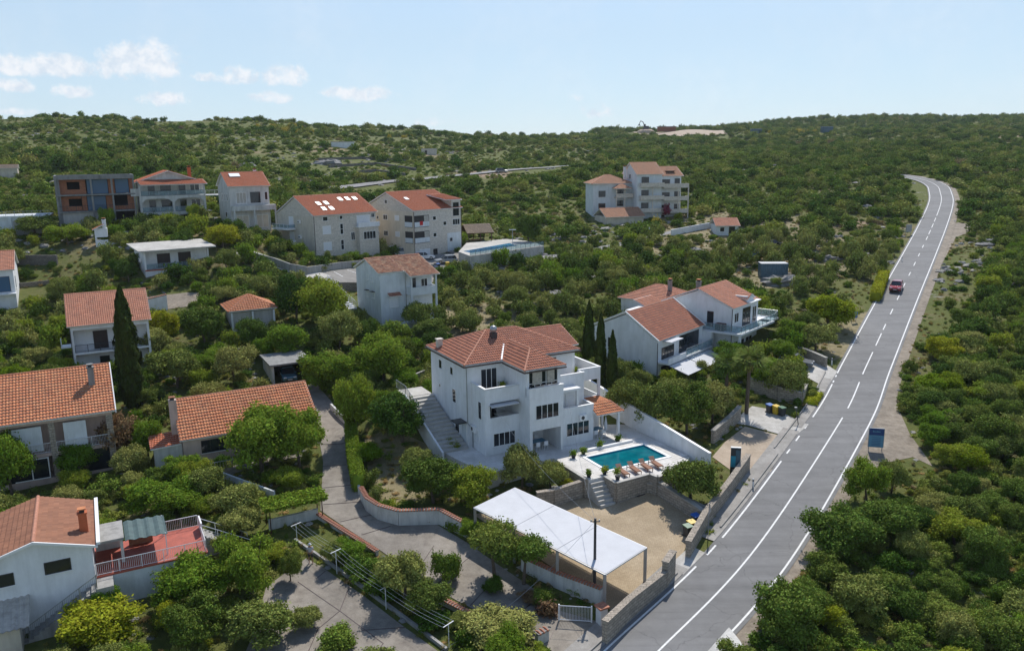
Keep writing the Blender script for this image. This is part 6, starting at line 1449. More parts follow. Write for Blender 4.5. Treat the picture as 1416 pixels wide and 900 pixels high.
def lounger(u, v, label, g='sun loungers by the pool'):
    r = root('sun_lounger', (*vxy(u, v), .0), R(VY-6), label, 'sun lounger', g)
    f = MB()
    for x in (-.3, .27): f.box(x, x+.03, -.95, .95, .26, .31)
    f.build('frame', 'wood_red', r)
    s = MB()
    for k in range(9): s.box(-.27, .27, -.9+.14*k, -.9+.14*k+.1, .311, .33)
    s.build('seat', 'wood_red', r)
    b = MB()
    for k in range(5): b.box(-.27, .27, .42+.12*k, .42+.12*k+.09, .33, .35)
    b.xf(Matrix.Translation((0, .4, .33)) @ Matrix.Rotation(R(38), 4, 'X') @ Matrix.Translation((0, -.4, -.33))).build('backrest', 'wood_red', r)
    for x in (-.28, .25):
        for y in (-.85, .8): MB().box(x, x+.05, y, y+.05, 0, .26).build('leg', 'wood_dark', r)
    MB().box(-.25, .25, -.9, .35, .331, .39).build('cushion', 'cushion_brown', r)
for u, n in ((9.3, 'leftmost'), (10.6, 'second from the left'), (11.9, 'third from the left'), (13.1, 'rightmost')): lounger(u, -13.2, 'wooden sun lounger on the pool deck, %s of the four' % n)
def pot(u, v, label, h=.9, z=0.0, flower=None, P=None):
    r = root('potted_plant', P or (*vxy(u, v), z), 0, label, 'potted plant', 'potted plants round the villa')
    MB().lathe((0,0,0), [(.16,0),(.25,.35),(.27,.36),(.22,.36),(.2,.3)], 12).build('pot', 'plastic_dark', r, smooth=True)
    V, Fc = crown(hash_(label), .35, h*.8, 3, 40, 6, .09, z0=.25); o = meshobj('foliage', V, Fc, 'leaf_green' if not flower else flower, r)
def hash_(s): return sum(ord(c)*(i+1) for i, c in enumerate(s)) % 99991
# ------------------------------------------------------------ foliage geometry
def crown(seed, r, h, nl, nc, per, leaf, z0=0.0, flat=1.0, core=True, top=False, asp=1.0, under=-.35):
    """leaf-clump crown: lobes inside an ellipsoid, clusters on the lobes, small quads per cluster"""
    g = np.random.default_rng(seed); hh = (h-z0)/2; c0 = np.array([0, 0, z0+hh])
    L_ = []; sx_, sy_ = g.uniform(.82, 1.08, 2)
    for i in range(nl):
        a = g.uniform(0, 2*np.pi); rr = math.sqrt(g.uniform(0, 1))*.74; zz = g.uniform(-.6, .6)
        if i == 0: rr *= .35; zz = -.1
        q = math.sqrt(max(.1, 1-(rr*rr+zz*zz)*.55)); lr = g.uniform(.20, .38)*q if i else .46
        L_.append((c0+np.array([rr*r*math.cos(a)*sx_, rr*r*math.sin(a)*sy_, zz*hh]), np.array([lr*r*1.1, lr*r*1.1, lr*hh*1.15])))
    cen = np.array([l[0] for l in L_]); rad = np.array([l[1] for l in L_])
    w = (rad[:, 0]**2); w /= w.sum(); V = []; N_ = 0; pts = []; nrm = []
    while len(pts) < nc and N_ < 60:
        N_ += 1; k = g.choice(len(L_), nc, p=w); d = g.normal(size=(nc, 3)); d /= np.linalg.norm(d, axis=1)[:, None]
        p = cen[k]+d*rad[k]*np.where(g.uniform(0, 1, (nc, 1)) < .22, g.uniform(1.0, 1.42, (nc, 1)), g.uniform(.80, 1.12, (nc, 1))); ok = d[:, 2] > under-g.uniform(0, .3, nc)
        q = ((p[:, None, :]-cen[None])/rad[None]); q = (q**2).sum(2); q[np.arange(nc), k] = 9; ok &= q.min(1) > .55
        for a, b in zip(p[ok], d[ok]):
            pts.append(a); nrm.append(b)
    pts = np.array(pts[:nc]); nrm = np.array(nrm[:nc]); n = len(pts)
    P = np.repeat(pts, per, 0)+g.normal(size=(n*per, 3))*leaf*1.3; D = np.repeat(nrm, per, 0)*.8+g.normal(size=(n*per, 3))*.75+np.array([0, 0, .25])
    D /= np.linalg.norm(D, axis=1)[:, None]; T = np.cross(D, g.normal(size=D.shape)); T /= np.linalg.norm(T, axis=1)[:, None]; B = np.cross(D, T)
    s = leaf*g.uniform(.55, 1.25, (len(P), 1)); Vs = np.stack([P-T*s, P-B*s*.55*asp, P+T*s, P+B*s*.55*asp], 1).reshape(-1, 3)
    Fc = np.arange(len(P)*4).reshape(-1, 4)
    if core:
        for (c, q) in L_:
            n0 = len(Vs); ring = []; m, k2 = 7, 4
            for a in range(k2+1):
                ph = math.pi*(a/k2-.5)
                for b in range(m):
                    t = 2*math.pi*(b+.5*(a % 2))/m; j = g.uniform(.62, .86); ring.append(c+q*np.array([math.cos(ph)*math.cos(t), math.cos(ph)*math.sin(t), math.sin(ph)])*j)
            Vs = np.vstack([Vs, np.array(ring)]); f = [(n0+a*m+b, n0+a*m+(b+1) % m, n0+(a+1)*m+(b+1) % m, n0+(a+1)*m+b) for a in range(k2) for b in range(m)]
            Fc = np.vstack([Fc, np.array(f)])
    return Vs, Fc
def npmesh(name, V, Fc, mat):
    me = bpy.data.meshes.new(name); nf = len(Fc); me.vertices.add(len(V)); me.vertices.foreach_set('co', np.asarray(V, np.float32).ravel())
    me.loops.add(nf*4); me.loops.foreach_set('vertex_index', np.asarray(Fc, np.int32).ravel()); me.polygons.add(nf)
    me.polygons.foreach_set('loop_start', np.arange(0, nf*4, 4, dtype=np.int32)); me.update(calc_edges=True); me.validate(); me.materials.append(MAT[mat]); return me
def meshobj(name, V, Fc, mat, par=None, **k):
    o = bpy.data.objects.new(name, npmesh(name, V, Fc, mat)); COL.objects.link(o)
    if par is not None: o.parent = par
    return finish(o, k.get('label'), k.get('cat'), k.get('group'), k.get('kind'))
def trunk_mb(rnd, r, h, bare, th=.12, limbs=5):
    m = MB(); x = rnd.uniform(-.15, .15)*r; y = rnd.uniform(-.15, .15)*r; top = (x, y, bare)
    m.tube([(0,0,-.3), (x*.4, y*.4, bare*.5), top], [th*1.3, th, th*.8], 7)
    for k in range(limbs):
        a = 2*math.pi*(k+rnd.random()*.6)/limbs; q = r*rnd.uniform(.45, .75)
        m.tube([top, (x+math.cos(a)*q*.5, y+math.sin(a)*q*.5, bare+(h-bare)*.3), (x+math.cos(a)*q, y+math.sin(a)*q, bare+(h-bare)*rnd.uniform(.5, .75))], [th*.7, th*.45, th*.15], 5)
    return m
# templates, real proportions: radius RT_, height HT_
TP_ = {}
def template(kind, n, mat, r, h, z0, nl, nc, per, leaf, th=.12, bare=None, **k):
    L_ = []
    for i in range(n):
        rnd = random.Random(hash_(kind)+i*7); V, Fc = crown(hash_(kind)*3+i, r, h, nl, nc, per, leaf, z0, **k)
        cm = npmesh('crown', V, Fc, mat); tm = trunk_mb(rnd, r*.8, h, (z0+.2*h) if bare is None else bare, th).mesh('trunk', 'bark')
        L_.append((cm, tm, r, h))
    TP_[kind] = L_
template('olive', 4, 'leaf_olive', 2.4, 3.6, .7, 19, 1150, 9, .105)
template('pine', 4, 'leaf_pine', 2.6, 4.0, .5, 19, 1150, 9, .105)
template('green', 4, 'leaf_green', 2.4, 3.8, .5, 19, 1150, 9, .105)
template('bright', 2, 'leaf_bright', 2.2, 3.4, .4, 19, 1150, 9, .105)
template('dark', 3, 'leaf_dark', 2.4, 4.2, .6, 19, 1150, 9, .105)
template('redtree', 1, 'leaf_red', 2.2, 3.6, .5, 10, 380, 7, .15)
template('shrub', 4, 'leaf_scrub', 1.5, 1.7, .0, 12, 520, 8, .095, bare=.3)
template('pineshrub', 4, 'leaf_pine', 1.8, 2.2, .0, 13, 640, 8, .10, bare=.3)
template('pinetree', 1, 'leaf_pine', 2.6, 5.2, 2.4, 12, 620, 9, .12, th=.14, bare=2.4)
def scale_at(P): return proj(*P)[1]-proj(P[0], P[1], P[2]+1)[1]
NT = [0, 0]
KN = {'olive': 'olive_tree', 'pine': 'pine_tree', 'green': 'broadleaf_tree', 'bright': 'broadleaf_tree', 'dark': 'evergreen_tree', 'redtree': 'broadleaf_tree', 'shrub': 'shrub', 'pineshrub': 'shrub', 'pinetree': 'pine_tree'}
PR_ = {}
def plant(kind, pos, w, h, label, group=None, rnd=random):
    L_ = TP_[kind]; i = rnd.randrange(len(L_)); cm, tm, r, hh = L_[i]; sh = 'shrub' in kind
    if (kind, i) not in PR_:
        if sh: o = bpy.data.objects.new('shrub', cm); COL.objects.link(o)
        else:
            o = bpy.data.objects.new(KN[kind], None); COL.objects.link(o)
            for nm, me in (('crown', cm), ('trunk', tm)): c = bpy.data.objects.new(nm, me); COL.objects.link(c); c.parent = o
        PR_[(kind, i)] = o
    else: o = copy_tree(PR_[(kind, i)])
    for k in list(o.keys()):
        if k in ('label', 'group', 'category', 'kind'): del o[k]
    o.location = (pos[0], pos[1], pos[2]-.05); o.rotation_euler = (0, 0, rnd.uniform(0, 6.28)); o.scale = (w/2/r, w/2/r, h/hh)
    finish(o, label, 'shrub' if sh else 'tree', group, None); NT[1 if sh else 0] += 1
    return o
rt = random.Random(11)
MAN = []
def T(kind, x, yb, wpx, hpx, label):
    P0 = at(x, yb-2); s = scale_at(P0); dep = math.atan2(CAM[2]-P0[2], math.hypot(P0[0], P0[1])); w = wpx/s*math.cos(dep)*.98; yc = yb-.5*wpx*math.sin(dep)*.9
    P = at(x, yc); h = max(.8, (hpx-.5*wpx*math.sin(dep))/s)*.94
    plant(kind, P, w, h, label, None, rt); MAN.append((P[0], P[1], w/2))
T('bright', 148, 912, 135, 85, 'bright yellow-green bushy tree in front of the bottom left house')
T('green', 152, 868, 46, 60, 'small green tree against the bluish terrace wall')
T('dark', 272, 915, 92, 95, 'dark rounded tree at the bottom edge left of the paved yard')
T('green', 275, 862, 118, 100, 'large leafy tree just right of the red terrace')
T('green', 345, 842, 96, 112, 'tall bright leafy tree beside the terrace stairs')
T('olive', 366, 915, 120, 92, 'broad light green tree at the bottom edge on the paved yard')
T('dark', 402, 812, 38, 56, 'small dark cone-shaped tree at the corner of the paved yard')
T('olive', 425, 880, 50, 46, 'thin grey-green tree overhanging the paved yard')
T('shrub', 470, 912, 75, 48, 'shrub at the bottom edge of the paved yard')
T('olive', 462, 790, 40, 44, 'shrubby tree between the clothes lines and the tiled wall')
T('green', 482, 785, 60, 44, 'rounded green bush on the strip beside the second clothesline post')
T('olive', 592, 868, 76, 70, 'olive bush next to the wide olive tree below the driveway bend')
T('shrub', 530, 835, 60, 44, 'low bush between the second and third clothesline posts')
T('shrub', 505, 812, 60, 46, 'grey-green shrub in the middle of the strip below the driveway')
T('olive', 560, 850, 92, 92, 'wide olive tree below the driveway bend')
T('shrub', 620, 812, 50, 52, 'dry brownish shrub on the lower side of the driveway')
T('olive', 690, 915, 125, 75, 'wide dark shrub-like tree at the bottom edge left of the gate')
T('shrub', 600, 880, 60, 40, 'low shrub beside the lowest clothesline post')
T('shrub', 650, 905, 50, 40, 'low shrub left of the wide tree at the bottom edge')
T('pinetree', 684, 820, 92, 112, 'left one of the pair of pines standing before the white canopy')
T('pinetree', 724, 828, 88, 100, 'right one of the pair of pines standing before the white canopy')
T('shrub', 682, 825, 34, 32, 'dark round shrub at the foot of the two pines')
T('redtree', 730, 838, 34, 22, 'reddish low bush behind the white gate'); T('shrub', 752, 842, 42, 30, 'low dry shrub behind the white gate')
T('shrub', 800, 826, 40, 22, 'small bright plant against the canopy wall')
T('green', 362, 672, 118, 118, 'big glossy leafy tree before the pink bungalow')
T('green', 415, 660, 86, 100, 'second big leafy tree before the pink bungalow, nearer the driveway')
T('green', 230, 728, 96, 72, 'leafy tree on the grass behind the red terrace')
T('olive', 330, 732, 84, 72, 'grey-green tree right of the terrace stairs')
T('olive', 285, 700, 72, 62, 'grey-green bush below the bungalow patio')
T('redtree', 170, 648, 62, 84, 'reddish brown tree between the left house and the bungalow')
T('green', 205, 640, 48, 68, 'green tree between the reddish tree and the bungalow chimney')
T('green', 18, 702, 82, 118, 'large tree partly hiding the left edge house')
T('green', 112, 668, 56, 62, 'leafy bush in front of the left house balcony')
T('shrub', 150, 690, 60, 36, 'pale flowering shrub behind the bottom left house')
T('olive', 245, 545, 76, 66, 'grey olive tree right of the tall lone cypress')
T('olive', 325, 538, 66, 64, 'grey olive tree above the bungalow roof')
T('olive', 212, 500, 58, 50, 'olive tree behind the one right of the lone cypress')
T('dark', 285, 485, 62, 66, 'dark dense tree below the orange pyramid roof')
T('dark', 350, 492, 54, 58, 'dark dense tree right below the orange pyramid roof')
T('bright', 228, 476, 48, 52, 'yellow-green tree right of the pinkish roofed house')
T('green', 448, 460, 86, 84, 'big green tree left of the bluish house')
T('dark', 410, 452, 60, 78, 'darker tree left of the big green one beside the bluish house')
T('olive', 470, 490, 70, 66, 'grey-green tree below the white outside stairs')
T('green', 400, 500, 66, 58, 'leafy tree behind the carport')
T('green', 455, 548, 78, 70, 'leafy tree at the top of the driveway')
T('green', 530, 540, 84, 86, 'glossy leafy tree between the driveway and the villa')
T('green', 492, 606, 60, 96, 'upright leafy tree beside the top of the driveway')
T('pine', 556, 625, 92, 92, 'dark pine left of the villa stairs')
T('olive', 578, 460, 52, 48, 'small olive tree in front of the bluish house')
T('shrub', 545, 478, 60, 40, 'grey-green bush below the bluish house')
T('olive', 596, 475, 60, 40, 'olive tree at the lower corner of the bluish house')
T('dark', 600, 712, 90, 88, 'dense dark green bush in the villa garden')
T('green', 655, 712, 78, 74, 'dense green bush in the villa garden, next to the canopy corner')
T('olive', 575, 660, 50, 44, 'small grey bush in the dry part of the villa garden')
T('shrub', 625, 632, 36, 28, 'little bush on the edge of the villa stairs')
T('olive', 722, 690, 70, 82, 'olive tree before the villa tower')
T('olive', 762, 690, 56, 56, 'olive bush left of the pool deck')
T('bright', 786, 690, 30, 30, 'small round clipped bush left of the pool steps')
T('olive', 866, 590, 64, 72, 'olive tree beside the white garden wall, nearest the cypresses')
T('olive', 905, 606, 74, 84, 'second olive tree along the white garden wall')
T('dark', 950, 612, 76, 90, 'dense green tree in the middle of the grove right of the villa')
T('olive', 985, 594, 64, 74, 'olive tree of the grove nearest the palms')
T('olive', 932, 560, 56, 42, 'olive tree in front of the white awning')
T('olive', 955, 712, 92, 88, 'olive tree between the pool and the roadside wall')
T('olive', 1085, 560, 66, 66, 'olive tree above the yellow bin')
T('green', 1055, 545, 50, 50, 'leafy tree between the palms and the yellow bin')
T('olive', 1128, 492, 62, 48, 'round olive tree beside the road, above the parked car')
T('bright', 1146, 462, 78, 60, 'bright round tree left of the road')
T('green', 1198, 705, 62, 76, 'leafy shrub below the tall blue information board')
T('olive', 1232, 690, 50, 60, 'pale green shrub right of the blue information board')
T('pine', 1085, 918, 128, 125, 'dark pine bush at the bottom edge beside the white gravel patch')
T('pine', 1165, 790, 118, 100, 'dense dark pine bush leaning over the road edge line')
T('pine', 1220, 760, 100, 80, 'broad pine bush behind the one leaning over the road')
T('dark', 178, 392, 36, 34, 'dark bush left of the flat-roofed white house')
T('bright', 308, 345, 50, 36, 'bright tree between the cream houses and the flat roof')
T('olive', 50, 330, 60, 34, 'round bush below the long white garage'); T('green', 95, 340, 52, 34, 'rounded green bush left of the outdoor fireplace')
T('green', 150, 318, 22, 34, 'slim tree in front of the unfinished house')
T('green', 268, 312, 20, 34, 'bright tree beside the arched balcony house')
T('bright', 938, 305, 16, 12, 'lemon yellow bush right of the far apartment house')
T('dark', 730, 340, 42, 48, 'dark round tree beside the far blue pool')
def flowering(px_, w, h, mat, label):
    P = at(*px_); V, Fc = crown(hash_(label), w, h, 6, 120, 6, .16); o = meshobj('flowering_shrub', V, Fc, mat, label=label, cat='shrub'); o.location = P
flowering((921, 303), 1.1, 4.5, 'purple_flowers', 'dark purple climbing shrub on the far apartment house')
flowering((497, 580), .8, 1.2, 'leaf_red', 'withered pinkish shrub at the head of the clipped hedge')
flowering((756, 848), .6, .8, 'leaf_red', 'reddish shrub right behind the white bar gate')
# cypresses
def cypress(px_, hpx, wpx, label, grp=None):
    P = at(*px_); s = scale_at(P); h = hpx/s; r = wpx/s/2; g = np.random.default_rng(hash_(label)); n = int(5200*min(1.6, h/9))
    t = g.uniform(0, 1, n)**.9; prof_ = np.minimum(1, (t+.03)*5)**.5*np.maximum(0, 1-t**2.6)**.75; a = g.uniform(0, 2*np.pi, n)
    wob = 1+.13*np.sin(a*5+t*9)+.10*np.sin(t*31+a*3)+.06*np.sin(t*60); rr = r*prof_*wob*g.uniform(.86, 1.06, n)
    C = np.stack([rr*np.cos(a), rr*np.sin(a), t*h*.99+.1], 1); N = np.stack([np.cos(a), np.sin(a), np.full(n, .25)], 1)+g.normal(size=(n, 3))*.35
    N /= np.linalg.norm(N, axis=1)[:, None]; U = np.cross(N, np.cross(np.array([0, 0, 1.]), N)); U /= np.linalg.norm(U, axis=1)[:, None]; S = np.cross(N, U)
    l = g.uniform(.16, .34, (n, 1)); V = np.stack([C-U*l, C-S*l*.35, C+U*l, C+S*l*.35], 1).reshape(-1, 3); Fc = np.arange(4*n).reshape(-1, 4)
    rt_ = root('cypress', P, 0, label, 'tree', grp); meshobj('crown', V, Fc, 'leaf_cypress', rt_)
    m = MB(); prev = [(.02+r*.82*min(1, (k/10+.03)*5)**.5*max(0, 1-(k/10)**2.6)**.75, .1+h*.97*k/10) for k in range(11)]
    m.lathe((0, 0, 0), prev, 9); m.build('inner_crown', 'leaf_cypress', rt_); MB().tube([(0,0,-.3),(0,0,h*.3)], .14, 7).build('trunk', 'bark', rt_); MAN.append((P[0], P[1], r))
cypress((184, 562), 162, 30, 'tall lone cypress in front of the pinkish roofed house')
cypress((814, 522), 103, 16, 'left one of the three cypresses beside the villa'); cypress((830, 545), 110, 15, 'middle one of the three cypresses beside the villa'); cypress((846, 552), 92, 14, 'right and smallest of the three cypresses beside the villa')
def palm(px_, h, label):
    P = at(*px_); r = root('palm_tree', P, 0, label, 'palm tree'); rnd = random.Random(hash_(label))
    MB().tube([(0,0,-.2),(.05,0,h*.5),(.1,.05,h)], [.24, .2, .19], 9).build('trunk', 'bark', r)
    m = MB()
    for k in range(34):
        a = rnd.uniform(0, 6.28); el = rnd.uniform(-.8, 1.2); L = rnd.uniform(1.5, 2.1); c = Vector((.1, .05, h+.1)); d = Vector((math.cos(a)*math.cos(el), math.sin(a)*math.cos(el), math.sin(el))); st = c+d*L*.45; m.tube([c, st], .015, 3)
        side = d.cross(Vector((0,0,1))).normalized(); up_ = side.cross(d)
        for j in range(11):
            t = (j-5)/5*1.4; q = (d*math.cos(t)+side*math.sin(t)); e1 = st+q*L*.5*(.75+.25*math.cos(t))-Vector((0,0,.04)); e2 = st+q*L*.8*(.75+.25*math.cos(t))-Vector((0,0,.22)); s2 = side*math.cos(t)*.075-d*math.sin(t)*.075
            m.face([st-s2*.4, st+s2*.4, e1+s2, e1-s2]); m.face([e1-s2, e1+s2, e2+s2*.2, e2-s2*.2])
    m.build('fronds', 'leaf_palm', r)
    k = MB()
    for j in range(26): a = rnd.uniform(0, 6.28); k.tube([(.1,.05,h), (.1+.4*math.cos(a), .05+.4*math.sin(a), h-.5), (.1+.3*math.cos(a), .05+.3*math.sin(a), h-1.2)], [.03, .04, .02], 3)
    k.build('dry_fronds', 'leaf_dry', r); MAN.append((P[0], P[1], 1.5))
palm((1003, 556), 4.6, 'left one of the two fan palms before the twin houses'); palm((1032, 572), 6.0, 'right and taller of the two fan palms before the twin houses')
def hedge(pts, w, h, mat, label, n=5200, leaf=.09):
    P = [at(*p) for p in pts]; o0 = P[0]; g = np.random.default_rng(7); Vs = []; m = MB(); seg = [math.dist(a, b) for a, b in zip(P, P[1:])]
    for (a, b), L in zip(zip(P, P[1:]), seg):
        k = int(n*L/sum(seg)); a = np.array(a); b = np.array(b); d = (b-a)/L; s = np.array([-d[1], d[0], 0]); s /= np.linalg.norm(s)
        face = g.choice(3, k, p=[.3, .3, .4]); t = g.uniform(0, L, k); x = g.uniform(-w/2, w/2, k); z = g.uniform(0, h, k)
        x = np.where(face == 0, -w/2, np.where(face == 1, w/2, x)); z = np.where(face == 2, h, z); C = a+d*t[:, None]+s*x[:, None]+np.array([0, 0, 1])*z[:, None]+g.normal(size=(k, 3))*.06-np.array(o0)
        N = g.normal(size=(k, 3)); N /= np.linalg.norm(N, axis=1)[:, None]; U = np.cross(N, g.normal(size=(k, 3))); U /= np.linalg.norm(U, axis=1)[:, None]; S = np.cross(N, U); Vs.append(np.stack([C-U*leaf, C-S*leaf*.6, C+U*leaf, C+S*leaf*.6], 1).reshape(-1, 3))
        A = (a[0]-o0[0], a[1]-o0[1]); B = (b[0]-o0[0], b[1]-o0[1]); m.obox(A, B, w*.86, (a[2]-o0[2]-.2, b[2]-o0[2]-.2), (a[2]-o0[2]+h*.93, b[2]-o0[2]+h*.93))
    V = np.vstack(Vs); Fc = np.arange(len(V)).reshape(-1, 4); n0 = len(V); V = np.vstack([V, np.array(m.v)]); Fc = np.vstack([Fc, np.array(m.f)+n0])
    o = meshobj('hedge', V, Fc, mat, label=label, cat='hedge'); o.location = o0
    for (a, b) in zip(P, P[1:]): MAN.append(((a[0]+b[0])/2, (a[1]+b[1])/2, 1.2))
hedge([(486,606),(489,640),(497,680)], 1.1, 1.7, 'leaf_green', 'clipped green hedge along the right side of the driveway'); hedge([(484,597),(485,602)], .9, 1.9, 'leaf_bright', 'small clipped block of hedge above the long one', 700)
hedge([(1210,417),(1216,400),(1222,385)], 1.6, 1.5, 'leaf_bright', 'bright clipped hedge at the left road edge near the red car', 2600, .12)
hedge([(1118,560),(1128,545)], 1.6, .35, 'leaf_bright', 'patch of low bright groundcover beside the yellow bin wall', 1200)
def vine():
    P = at(408, 722); r = root('pergola', P, R(28), 'low pergola overgrown by a light green vine above the clothes lines', 'pergola')
    for x in (-2.2, 2.2):
        for y in (-.9, .9): MB().tube([(x,y,-.2),(x,y,1.9)], .05, 6).build('post', 'wood_dark', r)
    MB().box(-2.4, 2.4, -.94, -.86, 1.9, 2.0).box(-2.4, 2.4, .86, .94, 1.9, 2.0).box(-2.2, -2.1, -1, 1, 2.003, 2.08).box(0, .1, -1, 1, 2.003, 2.08).box(2.1, 2.2, -1, 1, 2.003, 2.08).build('beams', 'wood_dark', r)
    g = np.random.default_rng(3); k = 3600; C = np.stack([g.uniform(-2.7, 2.7, k), g.uniform(-1.3, 1.3, k), 2.15+g.normal(size=k)*.13], 1); N = g.normal(size=(k, 3))+np.array([0, 0, 1.2]); N /= np.linalg.norm(N, axis=1)[:, None]; U = np.cross(N, g.normal(size=(k, 3))); U /= np.linalg.norm(U, axis=1)[:, None]; S = np.cross(N, U); l = .13
    meshobj('vine_leaves', np.stack([C-U*l, C-S*l*.7, C+U*l, C+S*l*.7], 1).reshape(-1, 3), np.arange(4*k).reshape(-1, 4), 'leaf_green', r); MAN.append((P[0], P[1], 2.5))
vine()
for (u, v, l) in ((7.6, -7.6, 'leafy potted plant at the left corner of the pool'), (9.0, -7.2, 'second potted plant behind the left end of the pool'), (11.3, -6.6, 'potted plant behind the middle of the pool'), (13.8, -6.2, 'potted plant near the porch column'), (6.3, -12.2, 'potted plant at the top left of the pool steps'), (7.9, -12.4, 'potted plant at the top right of the pool steps')): pot(u, v, l, .9)
pot(8.2, -14.0, 'larger bushy potted plant at the left end of the loungers', 1.5)
pot(3.6, -.6, 'potted plant on the upper left terrace of the villa', .8, 5.77); pot(12.9, .2, 'pair-leafed potted plant on the upper right terrace of the villa', .9, 5.77)
MB().box(0, 6.0, 0, .3, 0, .22).build('planter', 'trim_white', loc=(*vxy(9.2, -6.9), 0), rz=R(VY), label='low white planter edge behind the pool', cat='planter')
# parasol, tables, chairs
def parasol():
    r = root('parasol', (*vxy(13.4, -4.6), 0), 0, 'closed white parasol under the tiled porch edge', 'parasol'); MB().lathe((0,0,0), [(.3,0),(.3,.06),(.05,.1)], 12).build('base', 'concrete', r); MB().tube([(0,0,.05),(0,0,2.4)], .025, 6).build('pole', 'metal_white', r)
    MB().lathe((0,0,.8), [(.04,0),(.2,.1),(.16,.8),(.06,1.4),(.02,1.6)], 9).build('canopy_cloth', 'cloth_white', r, smooth=True)
parasol()
def dining(u, v, z, label, n=4, col='sign_lightblue'):
    r = root('table', (*vxy(u, v), z), R(VY), 'table '+label, 'table'); MB().box(-.8, .8, -.45, .45, .7, .74).build('tabletop', col, r)
    for x in (-.72, .68):
        for y in (-.4, .36): MB().box(x, x+.04, y, y+.04, 0, .7).build('leg', 'metal_white', r)
    for k in range(n):
        x = -.45+.9*(k % 2); y = -.75 if k < 2 else .75; c, s = math.cos(R(VY)), math.sin(R(VY)); X, Y_ = u+x, v+y
        q = root('chair', (*vxy(X, Y_), z), R(VY)+(0 if y < 0 else math.pi), 'chair '+label, 'chair', 'chairs '+label)
        MB().box(-.22, .22, -.22, .22, .42, .46).build('seat', 'metal_white', q); MB().box(-.22, .22, -.24, -.2, .5, .9).build('backrest', 'metal_white', q)
        for a in (-.2, .17):
            for b in (-.22, .18): MB().box(a, a+.03, b, b+.03, 0, .5 if b < 0 else .42).build('leg', 'metal_white', q)
dining(6.0, -3.4, 0, 'in the open ground floor under the villa tower'); dining(12.9, -3.3, 0, 'under the tiled porch of the villa'); dining(3.1, -1.6, 2.77, 'on the middle left loggia of the villa', 2, 'metal_white')
# cars
def car(px_, yaw, paint, label, L=4.3, W_=1.75, H_=1.5, suv=False, z=None, group='parked cars'):
    P = at(*px_) if z is None else z; r = root('car', (P[0], P[1], P[2]+.06), R(yaw), label, 'car', group)
    x = L/2; b = MB(); hb = H_*.58
    prof_ = [(-x, .30), (-x, .75), (-x+.08, hb), (-x+.15, hb+.03), (x-1.15, hb), (x-.15, hb*.84), (x, .62), (x, .30), (x-.4, .2), (-x+.4, .2)]
    n = len(prof_)
    def row(y, k): return []
    ys = [(-W_/2, 1), (-W_/2+.09, 0), (W_/2-.09, 0), (W_/2, 1)]; rows = [[(a*(1-.025*k), y, c-(.05*k if c > .5 else -.04*k)) for a, c in prof_] for y, k in ys]
    for A, B in zip(rows, rows[1:]):
        for i in range(n): j = (i+1) % n; b.face([A[i], A[j], B[j], B[i]])
    b.face(rows[0][::-1]); b.face(rows[-1]); o = b.build('body', paint, r)
    # greenhouse
    rear = -x+.12 if suv else -x+.2; q0 = [(rear, hb+.0), (x-1.2, hb-.01)]; tp = [(rear+.35, H_), (x-1.95, H_)]
    w0, w1 = W_/2-.07, W_/2-.22; g = MB()
    a = [(q0[0][0], -w0, hb), (q0[1][0], -w0, hb), (q0[1][0], w0, hb), (q0[0][0], w0, hb)]; c = [(tp[0][0], -w1, H_-.03), (tp[1][0], -w1, H_-.03), (tp[1][0], w1, H_-.03), (tp[0][0], w1, H_-.03)]
    for i in range(4): j = (i+1) % 4; g.face([a[i], a[j], c[j], c[i]])
    g.build('windows', 'glass_dark', r)
    rf = MB(); c2 = [(tp[0][0]-.04, -w1-.02, H_-.035), (tp[1][0]+.05, -w1-.02, H_-.035), (tp[1][0]+.05, w1+.02, H_-.035), (tp[0][0]-.04, w1+.02, H_-.035)]; d = [(p[0]*.93, p[1]*.9, H_+.02) for p in c2]
    for i in range(4): j = (i+1) % 4; rf.face([c2[i], c2[j], d[j], d[i]])
    rf.face(d); ps = MB()
    for i in range(4): ps.tube([Vector(a[i])*1.0, Vector(c2[i])], .035, 4)
    for y in (-1, 1): ps.tube([(-.15, y*w0, hb), (-.2, y*(w1+.01), H_-.03)], .03, 4)
    rf.build('roof', paint, r); ps.build('pillars', paint, r)
    for sx in (-x+.8, x-.85):
        for sy in (-1, 1):
            w = MB().tube([(sx, sy*(W_/2-.18), .31), (sx, sy*(W_/2+.01), .31)], .32, 16).build('wheel', 'rubber', r); MB().tube([(sx, sy*(W_/2+.012), .31), (sx, sy*(W_/2+.02), .31)], .2, 12).build('rim', 'rim', w)
    for y in (-1, 1):
        MB().box(x-.2, x-.005, y*(W_/2-.3)-.17, y*(W_/2-.3)+.17, .6, .72).build('headlight', 'headlight', r); MB().box(-x-.012, -x+.05, y*(W_/2-.22)-.12, y*(W_/2-.22)+.12, .7, .86).build('taillight', 'taillight', r)
        MB().box(.55, .75, y*(W_/2+.03)-.07, y*(W_/2+.03)+.07, hb-.02, hb+.12).build('mirror', paint, r)
    MB().box(x-.02, x+.012, -.5, .5, .32, .5).build('grille', 'metal_dark', r); MB().box(x+.005, x+.02, -.26, .26, .36, .46).build('number_plate', 'plate', r); MB().box(-x-.02, -x+.0, -.26, .26, .45, .56).build('number_plate', 'plate', r)
    return r
def roadyaw(y):
    for a, b in zip(ROAD, ROAD[1:]):
        if a[1] > y: return math.degrees(math.atan2(b[1]-a[1], b[0]-a[0]))
rp = [p for p in ROAD if p[1] > 118][0]; ry_ = roadyaw(118); q = at(1239, 402)
car(None, ry_+180, 'paint_red', 'red car driving towards the viewer on the road', z=(q[0], q[1], q[2]+.03), group='moving car', H_=1.55)
